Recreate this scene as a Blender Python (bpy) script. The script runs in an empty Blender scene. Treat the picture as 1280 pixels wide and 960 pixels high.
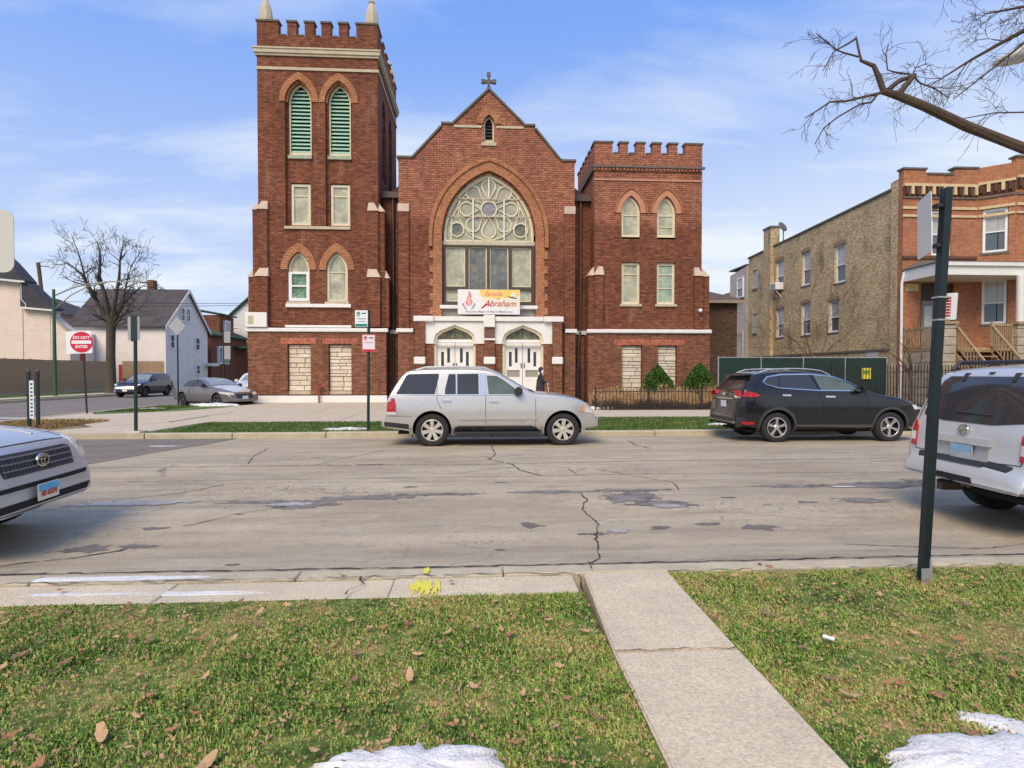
import bpy, bmesh, math, random
from mathutils import Vector, Matrix, noise
from mathutils.bvhtree import BVHTree
R=math.radians; PI=math.pi; rnd=random.Random(7)
sc=bpy.context.scene; C=sc.collection
# ---------------------------------------------------------------- camera
cam_d=bpy.data.cameras.new('camera'); cam=bpy.data.objects.new('camera',cam_d); C.objects.link(cam)
cam_d.lens=20.25; cam_d.sensor_width=36; cam_d.clip_end=3000; cam_d.clip_start=.05
cam.location=(0,0,1.58); cam.rotation_euler=(R(90-1.114),0,R(-3.389)); sc.camera=cam
# ---------------------------------------------------------------- light
SUN_EL=R(46); SUN_AZ=R(204)      # azimuth clockwise from +Y
sd=bpy.data.lights.new('sun','SUN'); sd.energy=3.3; sd.angle=R(34); sd.color=(1,.83,.60)
so=bpy.data.objects.new('sun',sd); C.objects.link(so)
sv=Vector((math.sin(SUN_AZ)*math.cos(SUN_EL),math.cos(SUN_AZ)*math.cos(SUN_EL),math.sin(SUN_EL)))
so.rotation_euler=sv.to_track_quat('Z','Y').to_euler()
sc.view_settings.view_transform='Standard'; sc.view_settings.look='None'; sc.view_settings.exposure=0.05
w=bpy.data.worlds.new('World'); sc.world=w; w.use_nodes=True
def world():
    nt=w.node_tree; nt.nodes.clear(); N=nt.nodes.new; L=nt.links.new
    out=N('ShaderNodeOutputWorld'); bg=N('ShaderNodeBackground'); L(bg.outputs[0],out.inputs[0])
    sky=N('ShaderNodeTexSky'); sky.sky_type='NISHITA'; sky.sun_disc=False
    sky.sun_elevation=SUN_EL; sky.sun_rotation=SUN_AZ; sky.air_density=1.0; sky.dust_density=.6; sky.ozone_density=2.2
    tc=N('ShaderNodeTexCoord'); sep=N('ShaderNodeSeparateXYZ'); L(tc.outputs['Generated'],sep.inputs[0])
    def math_(op,a,b,clamp=False):
        m=N('ShaderNodeMath'); m.operation=op; m.use_clamp=clamp
        for i,v in enumerate((a,b)):
            if v is None: continue
            if isinstance(v,(int,float)): m.inputs[i].default_value=v
            else: L(v,m.inputs[i])
        return m.outputs[0]
    den=math_('ADD',math_('MAXIMUM',sep.outputs[2],0.0),.16)
    cb=N('ShaderNodeCombineXYZ'); L(math_('DIVIDE',sep.outputs[0],den),cb.inputs[0]); L(math_('DIVIDE',sep.outputs[1],den),cb.inputs[1])
    mp=N('ShaderNodeMapping'); mp.inputs['Scale'].default_value=(.55,1.25,1); mp.inputs['Rotation'].default_value=(0,0,R(-14)); mp.inputs['Location'].default_value=(3.4,1.2,0); L(cb.outputs[0],mp.inputs[0])
    n1=N('ShaderNodeTexNoise'); n1.inputs['Scale'].default_value=1.9; n1.inputs['Detail'].default_value=9; n1.inputs['Roughness'].default_value=.56; n1.inputs['Distortion'].default_value=.35; L(mp.outputs[0],n1.inputs['Vector'])
    cr=N('ShaderNodeValToRGB'); cr.color_ramp.elements[0].position=.44; cr.color_ramp.elements[1].position=.78; L(n1.outputs[0],cr.inputs[0])
    hz=N('ShaderNodeMapRange'); hz.inputs[1].default_value=.02; hz.inputs[2].default_value=.58; hz.inputs[3].default_value=1.0; hz.inputs[4].default_value=0.0; hz.interpolation_type='SMOOTHSTEP'; L(sep.outputs[2],hz.inputs[0])
    # more veil towards the right (+X)
    rt=N('ShaderNodeMapRange'); rt.inputs[1].default_value=-.5; rt.inputs[2].default_value=.7; rt.inputs[3].default_value=.62; rt.inputs[4].default_value=1.12; L(sep.outputs[0],rt.inputs[0])
    amt=math_('ADD',math_('MULTIPLY',cr.outputs[0],.62),math_('MULTIPLY',hz.outputs[0],rt.outputs[0]),True)
    sc1=N('ShaderNodeVectorMath'); sc1.operation='MULTIPLY'; sc1.inputs[1].default_value=(.105,.105,.105); L(sky.outputs[0],sc1.inputs[0])
    tint=N('ShaderNodeMix'); tint.data_type='RGBA'; tint.inputs[0].default_value=.88; L(sc1.outputs[0],tint.inputs[6]); tint.inputs[7].default_value=(.20,.405,.97,1)
    mx=N('ShaderNodeMix'); mx.data_type='RGBA'; L(amt,mx.inputs[0]); L(tint.outputs[2],mx.inputs[6]); mx.inputs[7].default_value=(.83,.90,.955,1)
    L(mx.outputs[2],bg.inputs[0]); bg.inputs[1].default_value=1.0
world()
# ---------------------------------------------------------------- materials
MC={}
def mat(name,col,rough=.7,var=.12,vs=3.0,bump=0,bs=60,metal=0,coat=0,col2=None,spec=.5,fine=0):
    """principled surface with two octaves of colour variation in object space"""
    if name in MC: return MC[name]
    m=bpy.data.materials.new(name); m.use_nodes=True; nt=m.node_tree; N=nt.nodes.new; L=nt.links.new
    b=nt.nodes['Principled BSDF']; b.inputs['Roughness'].default_value=rough; b.inputs['Metallic'].default_value=metal
    b.inputs['Specular IOR Level'].default_value=spec
    if coat: b.inputs['Coat Weight'].default_value=coat; b.inputs['Coat Roughness'].default_value=.05
    tc=N('ShaderNodeTexCoord')
    if var or col2:
        n=N('ShaderNodeTexNoise'); n.inputs['Scale'].default_value=vs; n.inputs['Detail'].default_value=8; n.inputs['Roughness'].default_value=.65; L(tc.outputs['Object'],n.inputs[0])
        mr=N('ShaderNodeMapRange'); mr.inputs[1].default_value=.3; mr.inputs[2].default_value=.7; L(n.outputs[0],mr.inputs[0])
        mx=N('ShaderNodeMix'); mx.data_type='RGBA'; L(mr.outputs[0],mx.inputs[0])
        a=col if col2 else [c*(1-var) for c in col]; c2=col2 if col2 else [min(1,c*(1+var)) for c in col]
        mx.inputs[6].default_value=(*a[:3],1); mx.inputs[7].default_value=(*c2[:3],1); last=mx.outputs[2]
        if fine:
            nf=N('ShaderNodeTexNoise'); nf.inputs['Scale'].default_value=vs*28; nf.inputs['Detail'].default_value=4; L(tc.outputs['Object'],nf.inputs[0])
            mf=N('ShaderNodeMapRange'); mf.inputs[1].default_value=.3; mf.inputs[2].default_value=.7; mf.inputs[3].default_value=1-fine; mf.inputs[4].default_value=1+fine; L(nf.outputs[0],mf.inputs[0])
            vm=N('ShaderNodeVectorMath'); vm.operation='SCALE'; L(last,vm.inputs[0]); L(mf.outputs[0],vm.inputs['Scale']); last=vm.outputs[0]
        L(last,b.inputs['Base Color'])
    else: b.inputs['Base Color'].default_value=(*col[:3],1)
    if bump:
        nb=N('ShaderNodeTexNoise'); nb.inputs['Scale'].default_value=bs; nb.inputs['Detail'].default_value=5; L(tc.outputs['Object'],nb.inputs[0])
        bp=N('ShaderNodeBump'); bp.inputs['Strength'].default_value=bump; bp.inputs['Distance'].default_value=.02; L(nb.outputs[0],bp.inputs['Height']); L(bp.outputs[0],b.inputs['Normal'])
    MC[name]=m; return m
def wall_uv(nt):
    """(along wall, height) coordinates that work on walls facing x or y"""
    N=nt.nodes.new; L=nt.links.new
    tc=N('ShaderNodeTexCoord'); s=N('ShaderNodeSeparateXYZ'); L(tc.outputs['Object'],s.inputs[0])
    s2=N('ShaderNodeSeparateXYZ'); L(tc.outputs['Normal'],s2.inputs[0])
    ab=N('ShaderNodeMath'); ab.operation='ABSOLUTE'; L(s2.outputs[0],ab.inputs[0])
    gt=N('ShaderNodeMath'); gt.operation='GREATER_THAN'; gt.inputs[1].default_value=.72; L(ab.outputs[0],gt.inputs[0])
    mx=N('ShaderNodeMix'); L(gt.outputs[0],mx.inputs[0]); L(s.outputs[0],mx.inputs[2]); L(s.outputs[1],mx.inputs[3])
    cb=N('ShaderNodeCombineXYZ'); L(mx.outputs[0],cb.inputs[0]); L(s.outputs[2],cb.inputs[1])
    return cb.outputs[0],tc,s
def brick(name,c1,c2,mortar,bw=.31,rh=.115,ms=.011,mott=.35,dark=None,top=None,ztop=9.9,stain=0,bias=0):
    if name in MC: return MC[name]
    m=bpy.data.materials.new(name); m.use_nodes=True; nt=m.node_tree; N=nt.nodes.new; L=nt.links.new
    b=nt.nodes['Principled BSDF']; b.inputs['Roughness'].default_value=.88; b.inputs['Specular IOR Level'].default_value=.25
    uv,tc,s=wall_uv(nt)
    def mkbrick(ca,cb_):
        t=N('ShaderNodeTexBrick'); t.inputs['Scale'].default_value=1; t.inputs['Brick Width'].default_value=bw; t.inputs['Row Height'].default_value=rh
        t.inputs['Mortar Size'].default_value=ms; t.inputs['Mortar Smooth'].default_value=.25; t.inputs['Bias'].default_value=bias
        t.inputs['Color1'].default_value=(*ca,1); t.inputs['Color2'].default_value=(*cb_,1); t.inputs['Mortar'].default_value=(*mortar,1); L(uv,t.inputs['Vector']); return t
    t=mkbrick(c1,c2); last=t.outputs[0]
    # second course pattern of odd dark bricks
    nb=N('ShaderNodeTexNoise'); nb.inputs['Scale'].default_value=1; nb.inputs['Detail'].default_value=1
    mp=N('ShaderNodeMapping'); mp.inputs['Scale'].default_value=(1/bw*1.0,1/rh*1.0,1); L(uv,mp.inputs[0]); L(mp.outputs[0],nb.inputs[0])
    r1=N('ShaderNodeMapRange'); r1.inputs[1].default_value=.3; r1.inputs[2].default_value=.7; r1.inputs[3].default_value=1-mott; r1.inputs[4].default_value=1+mott; L(nb.outputs[0],r1.inputs[0])
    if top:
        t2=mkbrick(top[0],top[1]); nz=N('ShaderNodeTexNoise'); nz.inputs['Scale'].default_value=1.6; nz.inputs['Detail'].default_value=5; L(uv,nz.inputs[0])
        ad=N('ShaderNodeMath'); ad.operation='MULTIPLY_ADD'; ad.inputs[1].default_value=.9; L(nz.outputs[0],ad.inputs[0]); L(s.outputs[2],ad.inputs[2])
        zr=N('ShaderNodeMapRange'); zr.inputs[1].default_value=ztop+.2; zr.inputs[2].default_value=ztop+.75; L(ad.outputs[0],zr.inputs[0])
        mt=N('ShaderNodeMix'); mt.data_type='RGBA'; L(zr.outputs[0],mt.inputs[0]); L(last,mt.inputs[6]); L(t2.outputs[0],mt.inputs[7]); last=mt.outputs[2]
    v=N('ShaderNodeVectorMath'); v.operation='SCALE'; L(last,v.inputs[0]); L(r1.outputs[0],v.inputs['Scale']); last=v.outputs[0]
    n2=N('ShaderNodeTexNoise'); n2.inputs['Scale'].default_value=.55; n2.inputs['Detail'].default_value=7; n2.inputs['Roughness'].default_value=.7; L(uv,n2.inputs[0])
    r2=N('ShaderNodeMapRange'); r2.inputs[1].default_value=.3; r2.inputs[2].default_value=.7; r2.inputs[3].default_value=.74; r2.inputs[4].default_value=1.22; L(n2.outputs[0],r2.inputs[0])
    v2=N('ShaderNodeVectorMath'); v2.operation='SCALE'; L(last,v2.inputs[0]); L(r2.outputs[0],v2.inputs['Scale']); last=v2.outputs[0]
    if name.startswith('church'):   # pale salt bloom and rain streaks on the old brick
        ne=N('ShaderNodeTexNoise'); ne.inputs['Scale'].default_value=1; ne.inputs['Detail'].default_value=7; ne.inputs['Roughness'].default_value=.65; me_=N('ShaderNodeMapping'); me_.inputs['Scale'].default_value=(1.5,.28,1); L(uv,me_.inputs[0]); L(me_.outputs[0],ne.inputs[0])
        re_=N('ShaderNodeMapRange'); re_.inputs[1].default_value=.58; re_.inputs[2].default_value=.78; re_.inputs[4].default_value=.42; L(ne.outputs[0],re_.inputs[0])
        mxe=N('ShaderNodeMix'); mxe.data_type='RGBA'; L(re_.outputs[0],mxe.inputs[0]); L(last,mxe.inputs[6]); mxe.inputs[7].default_value=(.44,.27,.20,1); last=mxe.outputs[2]
        nd=N('ShaderNodeTexNoise'); nd.inputs['Scale'].default_value=1; nd.inputs['Detail'].default_value=5; md_=N('ShaderNodeMapping'); md_.inputs['Scale'].default_value=(2.2,.22,1); md_.inputs['Location'].default_value=(7,3,0); L(uv,md_.inputs[0]); L(md_.outputs[0],nd.inputs[0])
        rd=N('ShaderNodeMapRange'); rd.inputs[1].default_value=.56; rd.inputs[2].default_value=.74; rd.inputs[4].default_value=.5; L(nd.outputs[0],rd.inputs[0])
        mxd=N('ShaderNodeMix'); mxd.data_type='RGBA'; L(rd.outputs[0],mxd.inputs[0]); L(last,mxd.inputs[6]); mxd.inputs[7].default_value=(.085,.040,.027,1); last=mxd.outputs[2]
    if stain:
        ns=N('ShaderNodeTexNoise'); ns.inputs['Scale'].default_value=1; ns.inputs['Detail'].default_value=6; ms_=N('ShaderNodeMapping'); ms_.inputs['Scale'].default_value=(1.1,.35,1); L(uv,ms_.inputs[0]); L(ms_.outputs[0],ns.inputs[0])
        rs=N('ShaderNodeMapRange'); rs.inputs[1].default_value=.56; rs.inputs[2].default_value=.72; rs.inputs[4].default_value=stain; L(ns.outputs[0],rs.inputs[0])
        mxs=N('ShaderNodeMix'); mxs.data_type='RGBA'; L(rs.outputs[0],mxs.inputs[0]); L(last,mxs.inputs[6]); mxs.inputs[7].default_value=(.11,.09,.065,1); last=mxs.outputs[2]
    L(last,b.inputs['Base Color'])
    bp=N('ShaderNodeBump'); bp.inputs['Strength'].default_value=.6; bp.inputs['Distance'].default_value=.012; bp.invert=True; L(t.outputs['Fac'],bp.inputs['Height']); L(bp.outputs[0],b.inputs['Normal'])
    MC[name]=m; return m
def lapsiding(name,col,pitch=.13):
    if name in MC: return MC[name]
    m=mat(name,col,.6,.08,1.2); nt=m.node_tree; N=nt.nodes.new; L=nt.links.new; b=nt.nodes['Principled BSDF']
    tc=N('ShaderNodeTexCoord'); s=N('ShaderNodeSeparateXYZ'); L(tc.outputs['Object'],s.inputs[0])
    d=N('ShaderNodeMath'); d.operation='DIVIDE'; d.inputs[1].default_value=pitch; L(s.outputs[2],d.inputs[0])
    f=N('ShaderNodeMath'); f.operation='FRACT'; L(d.outputs[0],f.inputs[0])
    bp=N('ShaderNodeBump'); bp.inputs['Strength'].default_value=.8; bp.inputs['Distance'].default_value=.03; bp.invert=True; L(f.outputs[0],bp.inputs['Height']); L(bp.outputs[0],b.inputs['Normal']); return m
def glassm(name,col,rough=.04,var=0):
    return mat(name,col,rough,var,2.5,spec=.7)
def stained(name,ca,cb_,cc,scale=9):
    if name in MC: return MC[name]
    m=bpy.data.materials.new(name); m.use_nodes=True; nt=m.node_tree; N=nt.nodes.new; L=nt.links.new; b=nt.nodes['Principled BSDF']; b.inputs['Roughness'].default_value=.22
    tc=N('ShaderNodeTexCoord'); v=N('ShaderNodeTexVoronoi'); v.inputs['Scale'].default_value=scale; L(tc.outputs['Object'],v.inputs[0])
    sp=N('ShaderNodeSeparateColor'); L(v.outputs['Color'],sp.inputs[0])
    cr=N('ShaderNodeValToRGB'); e=cr.color_ramp.elements; e[0].color=(*ca,1); e[1].color=(*cb_,1); k=e.new(.5); k.color=(*cc,1); L(sp.outputs[0],cr.inputs[0])
    n=N('ShaderNodeTexNoise'); n.inputs['Scale'].default_value=1.6; n.inputs['Detail'].default_value=6; L(tc.outputs['Object'],n.inputs[0])
    mr=N('ShaderNodeMapRange'); mr.inputs[1].default_value=.3; mr.inputs[2].default_value=.7; mr.inputs[3].default_value=.7; mr.inputs[4].default_value=1.25; L(n.outputs[0],mr.inputs[0])
    vm=N('ShaderNodeVectorMath'); vm.operation='SCALE'; L(cr.outputs[0],vm.inputs[0]); L(mr.outputs[0],vm.inputs['Scale']); L(vm.outputs[0],b.inputs['Base Color'])
    MC[name]=m; return m
# ---------------------------------------------------------------- object helpers
def obj(name,bm,m,parent=None,smooth=None,kind=None,label=None):
    me=bpy.data.meshes.new(name)
    if isinstance(bm,bmesh.types.BMesh): bm.to_mesh(me); bm.free()
    else: me=bm
    if m is not None:
        for x in (m if isinstance(m,(list,tuple)) else [m]): me.materials.append(x)
    o=bpy.data.objects.new(name,me); C.objects.link(o)
    if parent: o.parent=parent
    if smooth is not None:
        me.shade_smooth()
        if smooth<180:
            try: me.set_sharp_from_angle(angle=R(smooth))
            except Exception: pass
    if kind: o['kind']=kind
    if label: o['label']=label
    return o
def tag(o,label,cat,group=None,kind=None):
    if label: o['label']=label
    if cat: o['category']=cat
    if group: o['group']=group
    if kind: o['kind']=kind
    return o
def thing(name,label,cat,loc=(0,0,0),rz=0,group=None):
    o=bpy.data.objects.new(name,None); C.objects.link(o); o.location=loc; o.rotation_euler=(0,0,rz); o.empty_display_size=.2
    return tag(o,label,cat,group)
def instance(src,parent=None,loc=None):
    o=src.copy(); C.objects.link(o)
    if parent is not None: o.parent=parent
    if loc is not None: o.location=loc
    return o
def nb(): return bmesh.new()
def box(bm,x0,x1,y0,y1,z0,z1,rot=None,org=None):
    vs=[bm.verts.new(p) for p in ((x0,y0,z0),(x1,y0,z0),(x1,y1,z0),(x0,y1,z0),(x0,y0,z1),(x1,y0,z1),(x1,y1,z1),(x0,y1,z1))]
    for f in ((0,3,2,1),(4,5,6,7),(0,1,5,4),(1,2,6,5),(2,3,7,6),(3,0,4,7)): bm.faces.new([vs[i] for i in f])
    if rot is not None: bmesh.ops.rotate(bm,verts=vs,cent=org or (0,0,0),matrix=rot)
    return bm
def hexa(bm,b,t):
    """8-corner solid from bottom and top quads"""
    vs=[bm.verts.new(p) for p in list(b)+list(t)]
    for f in ((0,3,2,1),(4,5,6,7),(0,1,5,4),(1,2,6,5),(2,3,7,6),(3,0,4,7)): bm.faces.new([vs[i] for i in f])
    bmesh.ops.recalc_face_normals(bm,faces=bm.faces); return bm
def B(name,x0,x1,y0,y1,z0,z1,m,parent=None,bev=0,**k):
    bm=box(nb(),x0,x1,y0,y1,z0,z1)
    if bev: bmesh.ops.bevel(bm,geom=bm.edges[:],offset=bev,segments=1,affect='EDGES')
    return obj(name,bm,m,parent,**k)
def prism(bm,pts,z0,z1):
    """vertical prism over an xy outline"""
    a=[bm.verts.new((p[0],p[1],z0)) for p in pts]; b=[bm.verts.new((p[0],p[1],z1)) for p in pts]; n=len(pts)
    bm.faces.new(a); bm.faces.new(b)
    for i in range(n): bm.faces.new((a[i],a[(i+1)%n],b[(i+1)%n],b[i]))
    bmesh.ops.recalc_face_normals(bm,faces=bm.faces); return bm
def slab(bm,outline,holes,a,b,axis='y'):
    """wall piece: outline with holes in the (u,z) plane, extruded from a to b along the axis"""
    t=nb(); edges=[]
    for loop in [outline]+list(holes):
        vs=[t.verts.new((p[0],a,p[1]) if axis=='y' else (a,p[0],p[1])) for p in loop]
        for i in range(len(vs)): edges.append(t.edges.new((vs[i],vs[(i+1)%len(vs)])))
    bmesh.ops.triangle_fill(t,use_beauty=True,use_dissolve=False,edges=edges)
    d=(0,b-a,0) if axis=='y' else (b-a,0,0)
    r=bmesh.ops.extrude_face_region(t,geom=t.faces[:],use_keep_orig=True)
    bmesh.ops.translate(t,verts=[v for v in r['geom'] if isinstance(v,bmesh.types.BMVert)],vec=d)
    bmesh.ops.recalc_face_normals(t,faces=t.faces)
    me=bpy.data.meshes.new('t'); t.to_mesh(me); t.free(); bm.from_mesh(me); bpy.data.meshes.remove(me); return bm
def S(name,outline,holes,a,b,m,parent=None,axis='y',**k): return obj(name,slab(nb(),outline,holes,a,b,axis),m,parent,**k)
def rect(x0,x1,z0,z1): return [(x0,z0),(x1,z0),(x1,z1),(x0,z1)]
def arch(xc,a,zs,h,n=10):
    """points of a pointed arch from left springing to right springing; h>=a"""
    if h<=a+1e-4: return [(xc+a*math.cos(PI-PI*i/(2*n)),zs+h*math.sin(PI-PI*i/(2*n))) for i in range(2*n+1)]
    c=(h*h-a*a)/(2*a); r=a+c; t=math.atan2(h,c)
    l=[(xc+c-r*math.cos(t*i/n),zs+r*math.sin(t*i/n)) for i in range(n+1)]
    return l+[(2*xc-p[0],p[1]) for p in reversed(l[:-1])]
def lancet(xc,a,z0,zs,h,n=10):
    return [(xc-a,z0)]+arch(xc,a,zs,h,n)+[(xc+a,z0)]
def tube(bm,pts,rad,n=6,cap=True):
    """tube along points with a radius per point"""
    if not hasattr(rad,'__len__'): rad=[rad]*len(pts)
    P=[Vector(p) for p in pts]; rings=[]; up=Vector((0,0,1))
    for i,p in enumerate(P):
        t=(P[min(i+1,len(P)-1)]-P[max(i-1,0)])
        if t.length<1e-9: t=Vector((0,0,1))
        t.normalize()
        ref=up if abs(t.z)<.95 else Vector((1,0,0))
        u=t.cross(ref).normalized(); v=t.cross(u).normalized()
        rings.append([bm.verts.new(p+rad[i]*(u*math.cos(2*PI*k/n)+v*math.sin(2*PI*k/n))) for k in range(n)])
    for i in range(len(rings)-1):
        for k in range(n): bm.faces.new((rings[i][k],rings[i][(k+1)%n],rings[i+1][(k+1)%n],rings[i+1][k]))
    if cap and n>2: bm.faces.new(rings[0]); bm.faces.new(rings[-1])
    return bm
def T(name,pts,rad,m,parent=None,n=8,smooth=60,**k):
    bm=tube(nb(),pts,rad,n); bmesh.ops.recalc_face_normals(bm,faces=bm.faces); return obj(name,bm,m,parent,smooth=smooth,**k)
def text(name,s,size,m,loc,rot,parent=None,depth=.002,shear=0,sx=1,bold=0,align='CENTER'):
    cu=bpy.data.curves.new('t','FONT'); cu.body=s; cu.size=size; cu.extrude=depth; cu.shear=shear; cu.align_x=align; cu.align_y='CENTER'; cu.offset=bold; cu.resolution_u=3
    o=bpy.data.objects.new('t',cu); C.objects.link(o); bpy.context.view_layer.update()
    me=bpy.data.meshes.new_from_object(o.evaluated_get(bpy.context.evaluated_depsgraph_get())); C.objects.unlink(o); bpy.data.objects.remove(o)
    me.name=name; me.materials.clear(); me.transform(Matrix.Diagonal((sx,1,1,1)))
    r=obj(name,me,m,parent); r.location=loc; r.rotation_euler=rot; return r
FR=(PI/2,0,0)
def fbm(x,y,s=1,o=4): return noise.fractal(Vector((x*s,y*s,3.3)),.6,2.1,o)
# ---------------------------------------------------------------- ground, roads, lawns
def zr(y):
    z=-.05-.085*min(1.0,((y-10)/5.36)**2); t=max(0.0,min(1.0,(5.5-y)/.8)); return z*(1-t)-.030*t
M_soil=mat('soil',(.10,.075,.045),.95,.35,5,.5,40)
M_conc=mat('pale_concrete',(.54,.46,.34),.9,.09,1.5,.25,90,fine=.10)
M_conc2=mat('worn_concrete',(.60,.505,.355),.9,.12,2.2,.35,75,fine=.20)
M_curb=mat('kerb_concrete',(.48,.415,.29),.9,.16,3,.35,60,fine=.14)
def road_mat():
    m=bpy.data.materials.new('old_road_surface'); m.use_nodes=True; nt=m.node_tree; N=nt.nodes.new; L=nt.links.new; b=nt.nodes['Principled BSDF']; b.inputs['Roughness'].default_value=.85; b.inputs['Specular IOR Level'].default_value=.3
    tc=N('ShaderNodeTexCoord')
    def noi(scale,det,sx=1,sy=1,dist=0):
        mp=N('ShaderNodeMapping'); mp.inputs['Scale'].default_value=(sx,sy,1); L(tc.outputs['Object'],mp.inputs[0])
        n=N('ShaderNodeTexNoise'); n.inputs['Scale'].default_value=scale; n.inputs['Detail'].default_value=det; n.inputs['Roughness'].default_value=.65; n.inputs['Distortion'].default_value=dist; L(mp.outputs[0],n.inputs[0]); return n.outputs[0]
    def rng(v,a,b_,c,d):
        r=N('ShaderNodeMapRange'); r.inputs[1].default_value=a; r.inputs[2].default_value=b_; r.inputs[3].default_value=c; r.inputs[4].default_value=d; L(v,r.inputs[0]); return r.outputs[0]
    def mix(f,a,b_):
        x=N('ShaderNodeMix'); x.data_type='RGBA'; L(f,x.inputs[0])
        for i,v in ((6,a),(7,b_)):
            if isinstance(v,tuple): x.inputs[i].default_value=(*v,1)
            else: L(v,x.inputs[i])
        return x.outputs[2]
    c=mix(rng(noi(.5,7,.6,1.6),.35,.65,0,1),(.36,.295,.205),(.51,.43,.305))
    c=mix(rng(noi(2.2,6,.35,1.8),.50,.72,0,.7),c,(.25,.21,.155)); c=mix(rng(noi(1.1,5,.10,2.6),.50,.70,0,.5),c,(.27,.24,.19)); c=mix(rng(noi(9,7),.56,.72,0,.5),c,(.22,.18,.14))
    c=mix(rng(noi(4,8,.6,1.4),.58,.78,0,.65),c,(.60,.55,.46))
    g=noi(85,5); v=N('ShaderNodeVectorMath'); v.operation='SCALE'; L(c,v.inputs[0]); L(rng(g,.3,.7,.66,1.34),v.inputs['Scale']); c=v.outputs[0]
    vo=N('ShaderNodeTexVoronoi'); vo.feature='DISTANCE_TO_EDGE'; vo.inputs['Scale'].default_value=.62
    dn=N('ShaderNodeTexNoise'); dn.inputs['Scale'].default_value=1.6; dn.inputs['Detail'].default_value=7; L(tc.outputs['Object'],dn.inputs[0])
    va=N('ShaderNodeVectorMath'); va.operation='MULTIPLY_ADD'; va.inputs[1].default_value=(.9,.9,0); L(dn.outputs['Color'],va.inputs[0]); L(tc.outputs['Object'],va.inputs[2]); L(va.outputs[0],vo.inputs[0])
    ck=rng(vo.outputs[0],.0,.006,1,0); gate=rng(noi(.35,3),.50,.60,0,.8)
    mm=N('ShaderNodeMath'); mm.operation='MULTIPLY'; L(ck,mm.inputs[0]); L(gate,mm.inputs[1])
    c=mix(mm.outputs[0],c,(.10,.085,.07))
    # fine crazing in worn zones
    v2=N('ShaderNodeTexVoronoi'); v2.feature='DISTANCE_TO_EDGE'; v2.inputs['Scale'].default_value=5.5; L(va.outputs[0],v2.inputs[0])
    ck2=rng(v2.outputs[0],0,.05,1,0); g2=rng(noi(.55,3,.35,1.5),.54,.64,0,.8)
    m2=N('ShaderNodeMath'); m2.operation='MULTIPLY'; L(ck2,m2.inputs[0]); L(g2,m2.inputs[1]); c=mix(m2.outputs[0],c,(.15,.13,.105))
    L(c,b.inputs['Base Color'])
    bp=N('ShaderNodeBump'); bp.inputs['Strength'].default_value=.35; bp.inputs['Distance'].default_value=.01; L(g,bp.inputs['Height']); L(bp.outputs[0],b.inputs['Normal']); return m
M_road=road_mat()
M_asph=mat('dark_asphalt',(.20,.168,.135),.85,.18,1.3,.3,120,fine=.18)
M_asph2=mat('side_street_asphalt',(.205,.175,.15),.85,.15,.6,.3,120,fine=.12)
def grass_mat2(name,cols,rand=.34,s1=1.7):
    m=bpy.data.materials.new(name); m.use_nodes=True; nt=m.node_tree; N=nt.nodes.new; L=nt.links.new; b=nt.nodes['Principled BSDF']; b.inputs['Roughness'].default_value=.75; b.inputs['Specular IOR Level'].default_value=.25
    tc=N('ShaderNodeTexCoord'); n=N('ShaderNodeTexNoise'); n.inputs['Scale'].default_value=s1; n.inputs['Detail'].default_value=7; n.inputs['Roughness'].default_value=.7; L(tc.outputs['Object'],n.inputs[0])
    n2=N('ShaderNodeTexNoise'); n2.inputs['Scale'].default_value=s1*9; n2.inputs['Detail'].default_value=3; L(tc.outputs['Object'],n2.inputs[0])
    gi=N('ShaderNodeNewGeometry')
    def ma(x,k,y):
        a=N('ShaderNodeMath'); a.operation='MULTIPLY_ADD'; a.inputs[1].default_value=k; L(x,a.inputs[0]); L(y,a.inputs[2]); return a.outputs[0]
    z0=N('ShaderNodeMath'); z0.operation='MULTIPLY'; z0.inputs[1].default_value=2.5; L(n.outputs[0],z0.inputs[0]); v=ma(n2.outputs[0],.9,z0.outputs[0]); v=ma(gi.outputs['Random Per Island'],rand,v)
    mr=N('ShaderNodeMapRange'); mr.inputs[1].default_value=1.36; mr.inputs[2].default_value=2.24+rand; L(v,mr.inputs[0])
    cr=N('ShaderNodeValToRGB'); e=cr.color_ramp.elements
    e[0].position=cols[0][0]; e[0].color=(*cols[0][1],1); e[1].position=cols[-1][0]; e[1].color=(*cols[-1][1],1)
    for p,c in cols[1:-1]: k=e.new(p); k.color=(*c,1)
    L(mr.outputs[0],cr.inputs[0]); L(cr.outputs[0],b.inputs['Base Color']); return m
GCOL=[(0,(.05,.10,.02)),(.2,(.125,.23,.043)),(.4,(.235,.365,.07)),(.5,(.38,.47,.13)),(.62,(.42,.41,.12)),(.78,(.60,.46,.22)),(.9,(.48,.28,.13)),(1,(.36,.20,.11))]
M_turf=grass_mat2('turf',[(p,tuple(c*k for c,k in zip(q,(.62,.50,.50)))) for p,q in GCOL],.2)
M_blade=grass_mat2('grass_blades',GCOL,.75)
M_verge=grass_mat2('verge_grass',[(0,(.05,.10,.02)),(.4,(.10,.165,.035)),(.7,(.17,.20,.06)),(1,(.33,.27,.12))],.3,1.2)
M_snow=mat('old_snow',(.86,.855,.84),.6,.1,5,.5,60,col2=(.60,.58,.54),fine=.1)
M_ice=mat('grey_ice',(.30,.28,.26),.5,.3,5,.2,40,col2=(.50,.48,.45))
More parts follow.
